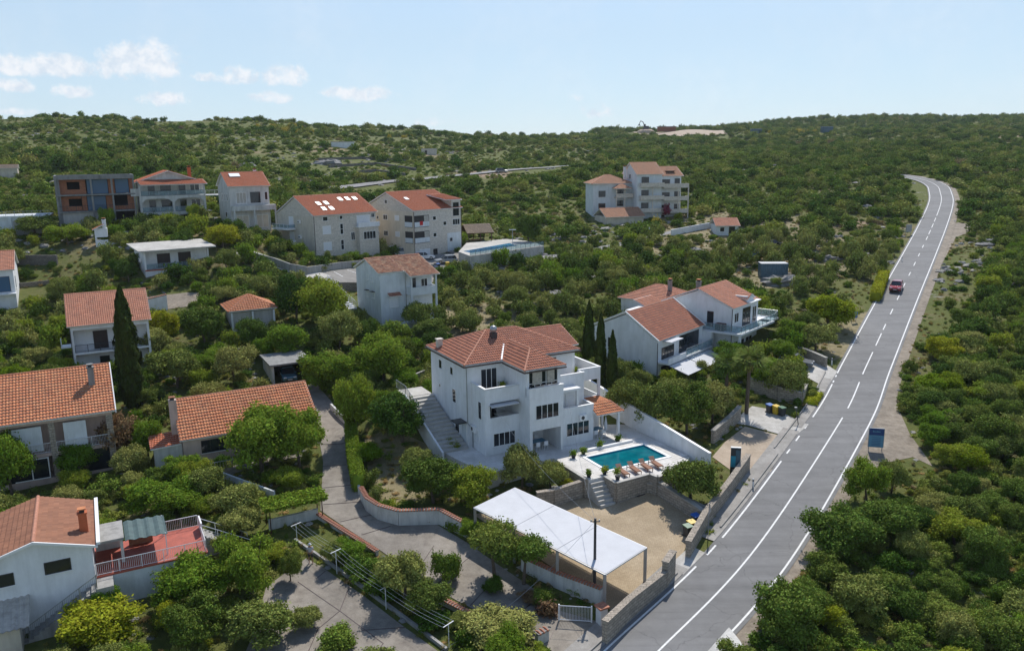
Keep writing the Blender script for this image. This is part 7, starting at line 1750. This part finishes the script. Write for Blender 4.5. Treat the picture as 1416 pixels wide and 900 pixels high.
car((586, 359), 18, 'paint_car_white', 'white estate car parked close to the right stone block'); car((617, 364), 198, 'paint_silver', 'silver car parked below the white estate car'); car((545, 351), 5, 'paint_car_white', 'white pickup-like car parked left of the right stone block corner', suv=True); car((560, 353), 15, 'paint_silver', 'silver car behind the roof of the bluish house')
car((600, 378), -25, 'paint_black', 'black car half hidden behind the bluish house'); car((1100, 506), -30, 'paint_grey', 'grey car parked in the driveway right of the twin houses'); car((694, 239), 10, 'paint_grey', 'grey car on the upper road')
car((398, 527), -66, 'paint_teal', 'bluish grey car parked inside the carport', z=(at(398, 524)[0], at(398, 524)[1], at(398, 524)[2]))
car((1046, 356), 60, 'paint_teal', 'old teal car in the scrub above the container'); car((1069, 342), 0, 'paint_black', 'dark van with white top in the olive grove', suv=True)
# excavator and rubble on the far ridge
def excavator():
    P = at(893, 184.5); P = (P[0], P[1], P[2]+3.2); MB().lathe((0,0,0), [(9,-4.5),(6.5,-1.2),(4.5,-.1),(.5,0)], 11).build('earth_mound', 'soil_pale', loc=P, label='pale earth mound under the excavator on the skyline', cat='mound'); BLOCK.append([(P[0]-16,P[1]-40),(P[0]+16,P[1]-40),(P[0]+16,P[1]+12),(P[0]-16,P[1]+12)]); r = root('excavator', P, R(200), 'excavator with raised arm on the skyline', 'excavator'); s = 1.25
    MB().box(-1.8*s, 1.8*s, -1.2*s, -.6*s, 0, .8*s).box(-1.8*s, 1.8*s, .6*s, 1.2*s, 0, .8*s).build('tracks', 'metal_dark', r); MB().box(-1.6*s, 1.2*s, -1.1*s, 1.1*s, .82*s, 2.0*s).build('body', 'metal_dark', r); MB().box(.2*s, 1.2*s, -.9*s, .1*s, 2.0*s, 3.2*s).build('cab', 'metal_dark', r)
    MB().tube([(1*s,.4*s,1.6*s),(2.5*s,.4*s,4.6*s),(4.2*s,.4*s,5.2*s)], .25*s, 5).tube([(4.2*s,.4*s,5.2*s),(5.2*s,.4*s,3.0*s)], .2*s, 5).build('arm', 'metal_dark', r); MB().box(4.8*s, 5.6*s, 0, .8*s, 2.2*s, 3.1*s).build('bucket', 'metal_dark', r)
excavator()
P = at(918, 184.5); P = (P[0], P[1], P[2]+2.2); BLOCK.append([(P[0]-8,P[1]-45),(P[0]+14,P[1]-45),(P[0]+14,P[1]+8),(P[0]-8,P[1]+8)]); MB().box(-5, 9, -2, 2, -1, 2.6).box(-5.5, 9.5, -2.5, 2.5, 2.603, 3.0, 1).build('site_container', ['rust', 'grey_concrete'], loc=P, label='low site container on the skyline right of the excavator', cat='container')
# person
def skin(name, pts, edges, rad, mat, par, sub=2):
    me = bpy.data.meshes.new(name); me.from_pydata(pts, edges, []); o = bpy.data.objects.new(name, me); COL.objects.link(o); o.parent = par
    m = o.modifiers.new('s', 'SKIN'); m.use_smooth_shade = True
    for v, r_ in zip(me.skin_vertices[0].data, rad): v.radius = r_ if isinstance(r_, tuple) else (r_, r_)
    me.skin_vertices[0].data[0].use_root = True; s = o.modifiers.new('d', 'SUBSURF'); s.levels = s.render_levels = sub
    me.materials.append(MAT[mat]); return o
def person():
    P = at(430, 779); r = root('person', P, R(10), 'person in a white shirt and dark shorts standing on the paved yard', 'person'); k = 1.03
    pts = [(0,0,.95),(0,.01,1.12),(0,0,1.32),(0,0,1.45),(0,0,1.52),(0,-.01,1.6),(0,-.02,1.70),   # 0-6
           (.18,0,1.41),(.25,-.05,1.16),(.16,-.24,1.10),(.10,-.30,1.14),(-.18,0,1.41),(-.25,-.05,1.16),(-.16,-.24,1.10),(-.10,-.30,1.14),  # 7-14
           (.10,0,.88),(.13,-.02,.50),(.14,.03,.09),(.15,-.13,.04),(-.10,0,.88),(-.12,.02,.50),(-.13,.07,.09),(-.14,-.09,.04)]
    E = [(0,1),(1,2),(2,3),(3,4),(4,5),(5,6),(3,7),(7,8),(8,9),(9,10),(3,11),(11,12),(12,13),(13,14),(0,15),(15,16),(16,17),(17,18),(0,19),(19,20),(20,21),(21,22)]
    rad = [(.15,.11),(.14,.10),(.17,.11),(.13,.09),.055,(.075,.095),(.07,.085),.06,.045,.035,.035,.06,.045,.035,.035,.09,.06,.04,.035,.09,.06,.04,.035]
    skin('body', pts, E, rad, 'skin', r)
    skin('shirt', [(0,0,.98),(0,.01,1.12),(0,0,1.32),(0,0,1.44),(.18,0,1.41),(.235,-.03,1.24),(-.18,0,1.41),(-.235,-.03,1.24)], [(0,1),(1,2),(2,3),(3,4),(4,5),(3,6),(6,7)], [(.175,.135),(.165,.125),(.195,.135),(.13,.10),.085,.07,.085,.07], 'cloth_white', r)
    skin('shorts', [(0,0,.97),(.10,0,.86),(.13,-.02,.55),(-.10,0,.86),(-.12,.02,.55)], [(0,1),(1,2),(0,3),(3,4)], [(.17,.13),.115,.09,.115,.09], 'plastic_dark', r)
    MB().lathe((0,-.01,1.66), [(.15,0),(.15,.015),(.10,.03),(.095,.09),(.05,.13),(.01,.14)], 12).build('cap', 'cloth_white', r, smooth=True)
    for x in (.15, -.14): MB().box(x-.045, x+.045, -.17 if x > 0 else -.13, .09 if x > 0 else .13, .0, .07).build('shoe', 'plastic_dark', r)
person()
# rocks as things: a few boulders, rubble as stuff
def boulder(px_, r_, label, mat='rock'):
    P = at(*px_); g = np.random.default_rng(hash_(label)); m = MB(); n = 12; k2 = 7; pts = []
    for a in range(k2+1):
        ph = math.pi*(a/k2-.5)
        for b in range(n):
            t = 2*math.pi*b/n; j = 1+.25*math.sin(3*t+a)+g.uniform(-.14, .14); pts.append((r_*j*math.cos(ph)*math.cos(t), r_*.7*j*math.cos(ph)*math.sin(t), r_*.32*j*math.sin(ph)+.1))
    m.v = pts; m.f = [(a*n+b, a*n+(b+1) % n, (a+1)*n+(b+1) % n, (a+1)*n+b) for a in range(k2) for b in range(n)]; m.m = [0]*len(m.f); o = m.build('boulder', mat, loc=P, label=label, cat='rock', group=None)
boulder((1084, 392), 3.6, 'long grey rock outcrop just below the blue-grey container'); boulder((1145, 360), 2.6, 'grey rock outcrop right of the container'); boulder((868, 268), 2, 'pale rocks left of the far apartment house')
boulder((455, 228), 5, 'dark rock terrace on the left hillside'); boulder((340, 232), 4, 'grey rock outcrop behind the cream house with the solar panel'); boulder((960, 348), 2.0, 'small rock mound near the far cottage')
# ============================================================ vegetation spread over the land
keep([(838,905),(1000,740),(1126,572),(1212,415),(1276,300),(1262,247),(1290,250),(1322,272),(1322,300),(1285,385),(1243,480),(1209,565),(1113,735),(1010,870)], 0)
keep([(437,530),(470,590),(497,690),(520,716),(605,728),(645,750),(760,815),(830,866),(800,890),(745,885),(600,812),(480,735),(442,700),(447,640),(420,560)], 0)
keep([(424,772),(450,788),(560,868),(600,900),(440,900),(400,850)], 0)
keep([(712,690),(835,668),(905,682),(962,712),(948,757),(900,775),(846,846),(760,782)], 0)
keep([(780,630),(850,605),(935,612),(940,650),(905,655),(850,700),(820,690)], 0)
keep([(980,632),(1000,612),(1040,565),(1118,588),(1066,652),(1030,660)], 0); keep([(1105,505),(1135,500),(1158,514),(1143,537)], 0); keep([(930,790),(1040,665),(1000,660),(940,760)], 0)
keep([(440,378),(500,370),(500,400),(458,396)], 0); keep([(925,317),(985,314),(985,320),(930,325)], 0)
keep([(490,259),(545,251),(545,258),(490,264)], 0); keep([(690,237),(775,230),(775,234),(690,241)], 0); keep([(1194,575),(1228,575),(1228,622),(1194,622)], 0); keep([(1240,600),(1262,632),(1290,645),(1190,700),(1150,740),(1098,790),(1113,735),(1209,600)], 0)
keep([(1232,520),(1262,470),(1262,440),(1215,570),(1232,600)], 0)
krect(1009, 615, 1028, 655, 0); krect(848, 545, 985, 632, 560); krect(130, 530, 150, 560, 0); krect(425, 745, 437, 780, 0); krect(1250, 310, 1262, 326, 0); krect(1176,428,1187,446,0); krect(1135,178,1146,183,184)
keep([(722,762),(770,800),(832,838),(832,862),(770,862),(700,800)], 0)
sparse = [([(20,335),(130,335),(150,400),(20,405)], .16), ([(745,285),(870,300),(860,335),(750,345)], .22), ([(503,598),(600,610),(690,650),(640,700),(520,700)], .10),
          ([(600,395),(800,400),(860,400),(800,475),(600,475)], .34), ([(895,332),(1012,345),(1010,368),(900,365)], .35), ([(1035,340),(1115,345),(1135,400),(1040,400)], .35),
          ([(1120,405),(1225,410),(1190,500),(1120,500)], .25), ([(660,600),(790,640),(780,700),(690,690)], .0), ([(0,240),(75,240),(75,300),(0,300)], .5), ([(360,690),(440,720),(520,780),(640,870),(610,890),(400,760)], .18),
          ([(640,740),(830,860),(770,860),(640,800)], .05), ([(900,690),(990,700),(1000,640),(930,640)], .0), ([(190,400),(262,405),(262,436),(190,440)], .1), ([(150,560),(225,560),(225,640),(150,640)], .2), ([(460,385),(505,385),(505,430),(480,430)], 0),
          ([(1225,440),(1262,440),(1240,620),(1200,640)], .0), ([(1255,560),(1262,470),(1300,330),(1345,300),(1378,330),(1345,440),(1300,480),(1275,560)], .14), ([(900,262),(1240,262),(1215,400),(1090,430),(900,345)], .36)]
def nzf(x, y, s):
    return (math.sin(x*s+1.7*math.sin(y*s*.7))+math.sin(y*s*1.3+1.3*math.sin(x*s*.9+2)))*.25+.5
BB = [(min(p[0] for p in P), max(p[0] for p in P), min(p[1] for p in P), max(p[1] for p in P), P) for P in BLOCK]
def blocked(x, y, m=0.0):
    for a, b, c, d, P in BB:
        if a-m <= x <= b+m and c-m <= y <= d+m:
            if inpoly(x, y, P): return True
            if m and (inpoly(x+m, y, P) or inpoly(x-m, y, P) or inpoly(x, y+m, P) or inpoly(x, y-m, P)): return True
    return False
KB = [(min(p[0] for p in P), max(p[0] for p in P), min(p[1] for p in P), max(p[1] for p in P), P, b) for P, b in KEEP]
def hides(P, w, h):
    X, Y, c = proj(*P); s = F/c; W_ = w*s/2; Hh = h*s
    pts = [(X, Y-Hh*.9), (X, Y-Hh*.5), (X-W_*.85, Y-Hh*.5), (X+W_*.85, Y-Hh*.5), (X-W_*.6, Y-Hh*.85), (X+W_*.6, Y-Hh*.85), (X, Y+W_*.25), (X-W_*.7, Y), (X+W_*.7, Y)]
    for a, b, c_, d, Q, base_ in KB:
        if X+W_ < a or X-W_ > b or Y+W_ < c_ or Y-Hh > d or Y < base_-1: continue
        for p in pts:
            if inpoly(p[0], p[1], Q): return True
    return False
rs = random.Random(42); cand = []
def roadx(y):
    best = None
    for p in ROAD:
        if p[1] > y: return p[0]
    return 1e9
RX = {int(y): roadx(y) for y in range(30, 320)}
def region(X, Y):
    for P, v in sparse:
        if inpoly(X, Y, P): return v
    return None
y = 44.0
while y < 172:
    cell = 1.95 if y < 110 else 2.15; x = -.70*y-6
    while x < .70*y+6:
        qx = x+rs.uniform(-.45, .45)*cell; qy = y+rs.uniform(-.45, .45)*cell; x += cell
        right_ = qx > RX.get(int(qy), 0); n_ = nzf(qx, qy, .11); X, Y, c = proj(qx, qy, terr(qx, qy))
        if X < -60 or X > 1476 or Y > 960: continue
        d = region(X, Y)
        pr = d if d is not None else (.96 if right_ and qy < 90 else (.86 if n_ > .25 else .6) if right_ else (.74 if n_ > .35 else .46))
        if rs.random() > pr: continue
        if right_: kind = rs.choices(['pine', 'pineshrub', 'dark', 'olive', 'shrub', 'green', 'bright'], [3.4, 3.2, .7, 2.6, 3, 1.3, .6])[0]
        elif Y > 480: kind = rs.choices(['olive', 'green', 'shrub', 'dark', 'bright'], [3, 3, 4, 1, .6])[0]
        else: kind = rs.choices(['olive', 'green', 'shrub', 'dark', 'bright', 'pineshrub', 'pine'], [4, 2, 4, 1.4, .35, 2, 1])[0]
        if d is not None and d >= .3: kind = rs.choices(['olive', 'shrub'], [3, 1])[0]
        sh = 'shrub' in kind
        w = rs.uniform(1.2, 2.9) if sh else rs.triangular(2.2, 4.9, 2.9); h = w*rs.uniform(.45, .75) if sh else w*rs.uniform(.6, .95)
        if right_ and not sh: h = w*rs.uniform(.5, .85)
        if d is not None and d < .3: w *= .6; h *= .55
        if any((qx-a)**2+(qy-b)**2 < (r_*.8+w*.22)**2 for a, b, r_ in MAN): continue
        P = (qx, qy, terr(qx, qy)); ok = False
        for k in (1, .72, .5, .34):
            if not blocked(qx, qy, w*k*.36) and not hides(P, w*k, h*k): ok = True; break
        if not ok: continue
        w *= k; h *= k
        if w < 1.5 and not sh: kind = 'shrub'; h = w*.6
        if w < .6: continue
        cand.append((w*F/c, kind, P, w, h, X, Y))
    y += cell
cand.sort(key=lambda t: -t[0])
LM = [('the large white villa', 720, 560), ('the pink bungalow', 330, 580), ('the tall lone cypress', 182, 480), ('the bluish house', 545, 410), ('the right stone apartment block', 575, 320), ('the left stone apartment block', 445, 320),
      ('the unfinished brick-filled house', 130, 285), ('the flat-roofed white house', 235, 355), ('the bottom left house', 60, 760), ('the twin white houses', 960, 440), ('the far apartment house', 880, 265), ('the blue-grey container', 1067, 374),
      ('the red car', 1240, 397), ('the blue information board', 1211, 592), ('the far blue pool', 695, 342), ('the orange pyramid roof', 340, 412), ('the white canopy', 775, 735), ('the left edge house', 60, 560), ('the carport', 398, 505), ('the far tiny cottage', 1002, 315), ('the arched balcony house', 240, 280)]
LOOK = {'olive': 'grey-green olive-like tree', 'green': 'mid green leafy tree', 'dark': 'dark green dense tree', 'bright': 'bright yellow-green tree', 'pine': 'dark pine bush-tree', 'shrub': 'rounded green shrub', 'pineshrub': 'low dark pine shrub', 'pinetree': 'pine'}
def lab(kind, w, X, Y):
    if X > 1090 and Y > 640: a, rel = 'the dense thicket at the lower right', 'in'
    elif X > 1220 and Y > 300: a, rel = 'the thicket right of the road', 'in the %s part of' % ('lower' if Y > 520 else 'upper' if Y < 400 else 'middle')
    else:
        a, lx, ly = min(LM, key=lambda t: math.hypot((t[1]-X), (t[2]-Y)*1.5)); dx, dy = X-lx, Y-ly
        rel = ('left of' if dx < 0 else 'right of') if abs(dx) > abs(dy)*1.6 else ('below' if dy > 0 else 'behind')
        if math.hypot(dx, dy) > 110: rel = 'some way '+rel
    size = 'large' if w > 4.2 else 'medium' if w > 2.9 else 'small' if w > 1.7 else 'tiny'
    return '%s %s %s %s' % (size, LOOK[kind], rel, a)
rest = []; nt = NT[0]; ns = NT[1]
for c in cand:
    sh = 'shrub' in c[1]
    if (not sh and nt < 296) or (sh and ns < 296):
        l = lab(c[1], c[3], c[5], c[6]); plant(c[1], c[2], c[3], c[4], l, l.replace('tree', 'trees').replace('shrub ', 'shrubs ').replace('olive-like trees', 'olive-like trees'), rs)
        if sh: ns += 1
        else: nt += 1
    else: rest.append(c)
# prototypes for the instanced wood
def proto(colname, specs):
    col = bpy.data.collections.new(colname); k = 0
    for mat, n, r, h, nl, nc, per, leaf, z0 in specs:
        for i in range(n):
            V, Fc = crown(900+k*13, r, h, nl, nc, per, leaf, z0); o = bpy.data.objects.new('p%02d' % k, npmesh('p', V/np.array([r, r, h]), Fc, mat)); col.objects.link(o); k += 1
    return col, k
def scatter(name, pts, col, kind='stuff'):
    """pts: (x,y,z,width,height,var,rot) -> one object instancing foliage clumps"""
    A = np.array(pts, np.float32); me = bpy.data.meshes.new(name); me.vertices.add(len(A)); me.vertices.foreach_set('co', A[:, :3].ravel())
    a = me.attributes.new('var', 'INT', 'POINT'); a.data.foreach_set('value', A[:, 5].astype(np.int32))
    a = me.attributes.new('scl', 'FLOAT_VECTOR', 'POINT'); a.data.foreach_set('vector', np.stack([A[:, 3]/2, A[:, 3]/2, A[:, 4]], 1).ravel())
    a = me.attributes.new('rot', 'FLOAT_VECTOR', 'POINT'); z = np.zeros(len(A)); a.data.foreach_set('vector', np.stack([z, z, A[:, 6]], 1).astype(np.float32).ravel())
    o = bpy.data.objects.new(name, me); COL.objects.link(o); ng = bpy.data.node_groups.new(name, 'GeometryNodeTree')
    ng.interface.new_socket('Geometry', in_out='INPUT', socket_type='NodeSocketGeometry'); ng.interface.new_socket('Geometry', in_out='OUTPUT', socket_type='NodeSocketGeometry')
    N, L = ng.nodes, ng.links; gi = N.new('NodeGroupInput'); go = N.new('NodeGroupOutput'); ci = N.new('GeometryNodeCollectionInfo'); ci.inputs['Collection'].default_value = col; ci.inputs['Separate Children'].default_value = True
    ip = N.new('GeometryNodeInstanceOnPoints'); ip.inputs['Pick Instance'].default_value = True
    def at_(n, t): v = N.new('GeometryNodeInputNamedAttribute'); v.data_type = t; v.inputs[0].default_value = n; return v.outputs[0]
    L.new(gi.outputs[0], ip.inputs['Points']); L.new(ci.outputs[0], ip.inputs['Instance']); L.new(at_('var', 'INT'), ip.inputs['Instance Index']); L.new(at_('scl', 'FLOAT_VECTOR'), ip.inputs['Scale']); L.new(at_('rot', 'FLOAT_VECTOR'), ip.inputs['Rotation']); L.new(ip.outputs[0], go.inputs[0])
    o.modifiers.new('scatter', 'NODES').node_group = ng; o['kind'] = kind; return o
mcol, mk_ = proto('mid', [('leaf_scrub', 4, 1.6, 1.7, 7, 170, 7, .17, 0), ('leaf_pine', 3, 1.8, 2.1, 8, 190, 7, .17, 0), ('leaf_olive', 2, 1.8, 2.1, 8, 190, 7, .17, 0), ('leaf_dark', 2, 1.8, 2.1, 8, 190, 7, .17, 0), ('leaf_green', 1, 1.8, 2.1, 8, 190, 7, .17, 0)])
VK = {'olive': (7, 9), 'green': (11, 12), 'dark': (9, 11), 'bright': (11, 12), 'pine': (4, 7), 'shrub': (0, 4), 'pineshrub': (4, 7)}
pts = [(c[2][0], c[2][1], c[2][2]-.1, c[3], c[4], rs.randrange(*VK[c[1]]), rs.uniform(0, 6.28)) for c in rest]
# undergrowth between the trees
y = 45.0
while y < 176:
    cell = 1.25 if y < 100 else 1.6; x = -.69*y-2
    while x < .69*y+2:
        qx = x+rs.uniform(-.5, .5)*cell; qy = y+rs.uniform(-.5, .5)*cell; x += cell
        z = terr(qx, qy); X, Y, c = proj(qx, qy, z)
        if X < -20 or X > 1436 or Y > 930: continue
        right_ = qx > RX.get(int(qy), 0); d = region(X, Y); n1 = nzf(qx, qy, .17)
        pr = ((d*.18 if d > .2 else d*.5) if d is not None else .8 if right_ else .50)*(.45+n1)
        if rs.random() > pr or blocked(qx, qy, .5): continue
        w = rs.uniform(.8, 2.1); h = w*rs.uniform(.35, .65)
        if hides((qx, qy, z), w, h): continue
        pts.append((qx, qy, z-.08, w, h, rs.choices([rs.randrange(0, 4), rs.randrange(4, 7), rs.randrange(7, 9), 11], [5, 3 if right_ else 1, 2, 1])[0], rs.uniform(0, 6.28)))
    y += cell
fcol, fk = proto('far', [('leaf_scrub', 5, 2.0, 1.9, 7, 110, 5, .26, 0), ('leaf_pine', 3, 2.0, 2.2, 8, 120, 5, .26, 0), ('leaf_olive', 2, 2.0, 2.2, 8, 120, 5, .26, 0), ('leaf_dark', 3, 2.0, 2.2, 8, 120, 5, .26, 0), ('leaf_dry', 1, 2.0, 1.4, 5, 70, 5, .26, 0)])
far = []; y = 172.0
while y < 930:
    cell = 2.3 if y < 215 else 2.75 if y < 330 else 3.6 if y < 520 else 4.8; x = -.70*y
    while x < .70*y:
        qx = x+rs.uniform(-.5, .5)*cell; qy = y+rs.uniform(-.5, .5)*cell; x += cell
        z = terr(qx, qy); X, Y, c = proj(qx, qy, z); u = qx/qy
        if X < -20 or X > 1436: continue
        d = region(X, Y); n1 = nzf(qx, qy, .055); n2 = nzf(qx+90, qy*1.4+40, .021)
        leftside = max(0, min(1, (.10-u)/.3)); band = leftside*(1 if qy > 190 else .3)
        pr = .84-band*.42*(n2 > .42)-band*.16*(n1 > .5)-.2*(n1 > .62)
        if d is not None: pr = min(pr, max(d, .5) if Y < 300 and X > 880 else d)
        if 640 < X < 860 and 262 < Y < 300: pr *= .7
        if 420 < X < 700 and 205 < Y < 245 and n1 > .35: pr *= .35
        if rs.random() > pr: continue
        big = rs.random() < (.20 if u < .1 else .34); w = rs.uniform(3.0, 5.6) if big else rs.uniform(1.2, 3.0); h = w*(rs.uniform(.42, .62) if big else rs.uniform(.35, .5))
        if qy > 520: w *= 1.25; h *= 1.15
        if qy > 680 and u > .1: h *= 1.35
        if X < 260 and 205 < Y < 240: w *= 1.3; h *= 1.5; big = True
        if blocked(qx, qy, 0): continue
        if hides((qx, qy, z), w, h):
            w *= .45; h *= .4
            if hides((qx, qy, z), w, h): continue
        v = rs.choices([rs.randrange(0, 5), rs.randrange(5, 8), rs.randrange(8, 10), rs.randrange(10, 13), 13], [4.2, 2.2 if u < .1 else 3.4, 1.8, 1.3 if not big else 3, .3 if band > .3 else .05])[0]
        far.append((qx, qy, z-.1, w, h, v, rs.uniform(0, 6.28)))
    y += cell*.92
y = 172.0
while y < 470:
    cell = 2.0 if y < 260 else 2.7; x = -.69*y
    while x < .69*y:
        qx = x+rs.uniform(-.5, .5)*cell; qy = y+rs.uniform(-.5, .5)*cell; x += cell
        if rs.random() > .35+.4*nzf(qx, qy, .09) or blocked(qx, qy): continue
        w = rs.uniform(.8, 2.2); z = terr(qx, qy); h = w*rs.uniform(.25, .45)
        if hides((qx, qy, z), w, h): continue
        far.append((qx, qy, z-.08, w, h, rs.choices([rs.randrange(0, 5), rs.randrange(8, 10), 13], [5, 2, .4])[0], rs.uniform(0, 6.28)))
    y += cell
o = scatter('scrub', pts, mcol); o['label'] = 'mixed low scrub filling the gaps between the houses'
o = scatter('far_scrub', far, fcol); o['label'] = 'evergreen scrub covering the far hillsides up to the skyline'
# grass and weeds between
gcol, gk = proto('grass', [('leaf_grass', 5, .55, .42, 3, 34, 5, .07, 0), ('leaf_dry', 2, .55, .42, 3, 30, 5, .07, 0), ('leaf_scrub', 3, .55, .42, 3, 34, 5, .08, 0)])
gr = []; y = 44.0
while y < 215:
    cell = .78 if y < 100 else 1.15; x = -.69*y-2
    while x < .69*y+2:
        qx = x+rs.uniform(-.5, .5)*cell; qy = y+rs.uniform(-.5, .5)*cell; x += cell
        n1 = nzf(qx, qy, .35)
        if rs.random() > .35+.5*n1 or blocked(qx, qy, .15): continue
        w = rs.uniform(.4, 1.15); h = rs.uniform(.12, .42); v = rs.choices([rs.randrange(0, 5), rs.randrange(5, 7), rs.randrange(7, 10)], [5, 1.4, 2.5])[0]
        gr.append((qx, qy, terr(qx, qy)-.04, w, h, v, rs.uniform(0, 6.28)))
    y += cell
o = scatter('grass', gr, gcol); o['label'] = 'tufts of grass and weeds between the bushes'
# yellow broom and pale stones on the slopes
yb = []
for cx, cy, n, sp in ((1098, 183, 26, 16), (390, 178, 16, 14), (560, 190, 6, 8), (415, 183, 10, 10), (1175, 235, 5, 14), (905, 312, 2, 6)):
    for k in range(n):
        P = at(cx+rs.gauss(0, sp), cy+rs.gauss(0, 1.2)); yb.append((P[0], P[1], P[2], rs.uniform(2, 4.5), rs.uniform(1.2, 2.4), 0, 0))
ycol, _ = proto('broom', [('yellow_flowers', 1, 1.5, 1.3, 4, 60, 5, .2, 0)]); o = scatter('broom_bushes', yb, ycol); o['label'] = 'yellow flowering broom bushes on the far slopes'
rc = bpy.data.collections.new('rk'); 
for i, mt in enumerate(('rock', 'pale_rock', 'rock')):
    g = np.random.default_rng(i); m = MB(); n = 8; k2 = 5
    m.v = [tuple((1+.3*g.uniform(-1, 1))*np.array([math.cos(math.pi*(a/k2-.5))*math.cos(2*math.pi*b/n), math.cos(math.pi*(a/k2-.5))*math.sin(2*math.pi*b/n), math.sin(math.pi*(a/k2-.5))])) for a in range(k2+1) for b in range(n)]
    m.f = [(a*n+b, a*n+(b+1) % n, (a+1)*n+(b+1) % n, (a+1)*n+b) for a in range(k2) for b in range(n)]; m.m = [0]*len(m.f); rc.objects.link(bpy.data.objects.new('r%d' % i, m.mesh('r', mt)))
rk = []
for k in range(5200):
    qy = rs.uniform(48, 420) if k % 2 else rs.uniform(48, 200); qx = rs.uniform(-.68, .68)*qy
    if nzf(qx*1.3, qy*1.1+7, .06) < .56 and rs.random() > .15: continue
    if blocked(qx, qy, .1): continue
    s = rs.uniform(.08, .3) if qy < 130 else rs.uniform(.2, .9); rk.append((qx, qy, terr(qx, qy), s*2*rs.uniform(.7, 1.6), s*.55, rs.randrange(3), rs.uniform(0, 6.28)))
o = scatter('rocks', rk, rc); o['label'] = 'scattered limestone rocks on the slopes'
# drystone terraces on the left hillside
for i, (a, l) in enumerate([([(440,222),(500,220),(565,224)], 'upper drystone terrace wall on the left hillside'), ([(455,232),(520,228),(575,236)], 'middle drystone terrace wall on the left hillside'), ([(476,241),(520,238),(560,243)], 'lower drystone terrace wall on the left hillside')]):
    walls('terrace_wall', px(*a), .7, .9, 'grey_stone', l, cap=False)
# marked bays in the car park
mb = MB(); 
for (a, b) in (((462,376.5),(474,383)), ((480,374),(498,380)), ((500,371.5),(515,376))):
    A, B = at(*a), at(*b); mb.obox(A, B, .14, (A[2]+.0, B[2]+.0), (A[2]+.09, B[2]+.09))
mb.build('road_markings', 'paint_white', kind='structure')
print('trees', nt, 'shrubs', ns, 'rest', len(rest), 'far', len(far), 'grass', len(gr), 'rocks', len(rk))

def haze():
    m = bpy.data.materials.new('haze_air'); m.use_nodes = True; N = m.node_tree.nodes; N.remove(N['Principled BSDF']); v = N.new('ShaderNodeVolumePrincipled'); v.inputs['Density'].default_value = .00008; v.inputs['Color'].default_value = (.80, .89, 1, 1); v.inputs['Anisotropy'].default_value = .3
    m.node_tree.links.new(v.outputs[0], N['Material Output'].inputs['Volume']); MAT['haze_air'] = m
    o = MB().box(-1700, 1700, -150, 1500, -90, 100).build('haze', 'haze_air', kind='stuff', label='thin bluish summer haze over the slopes')
haze()
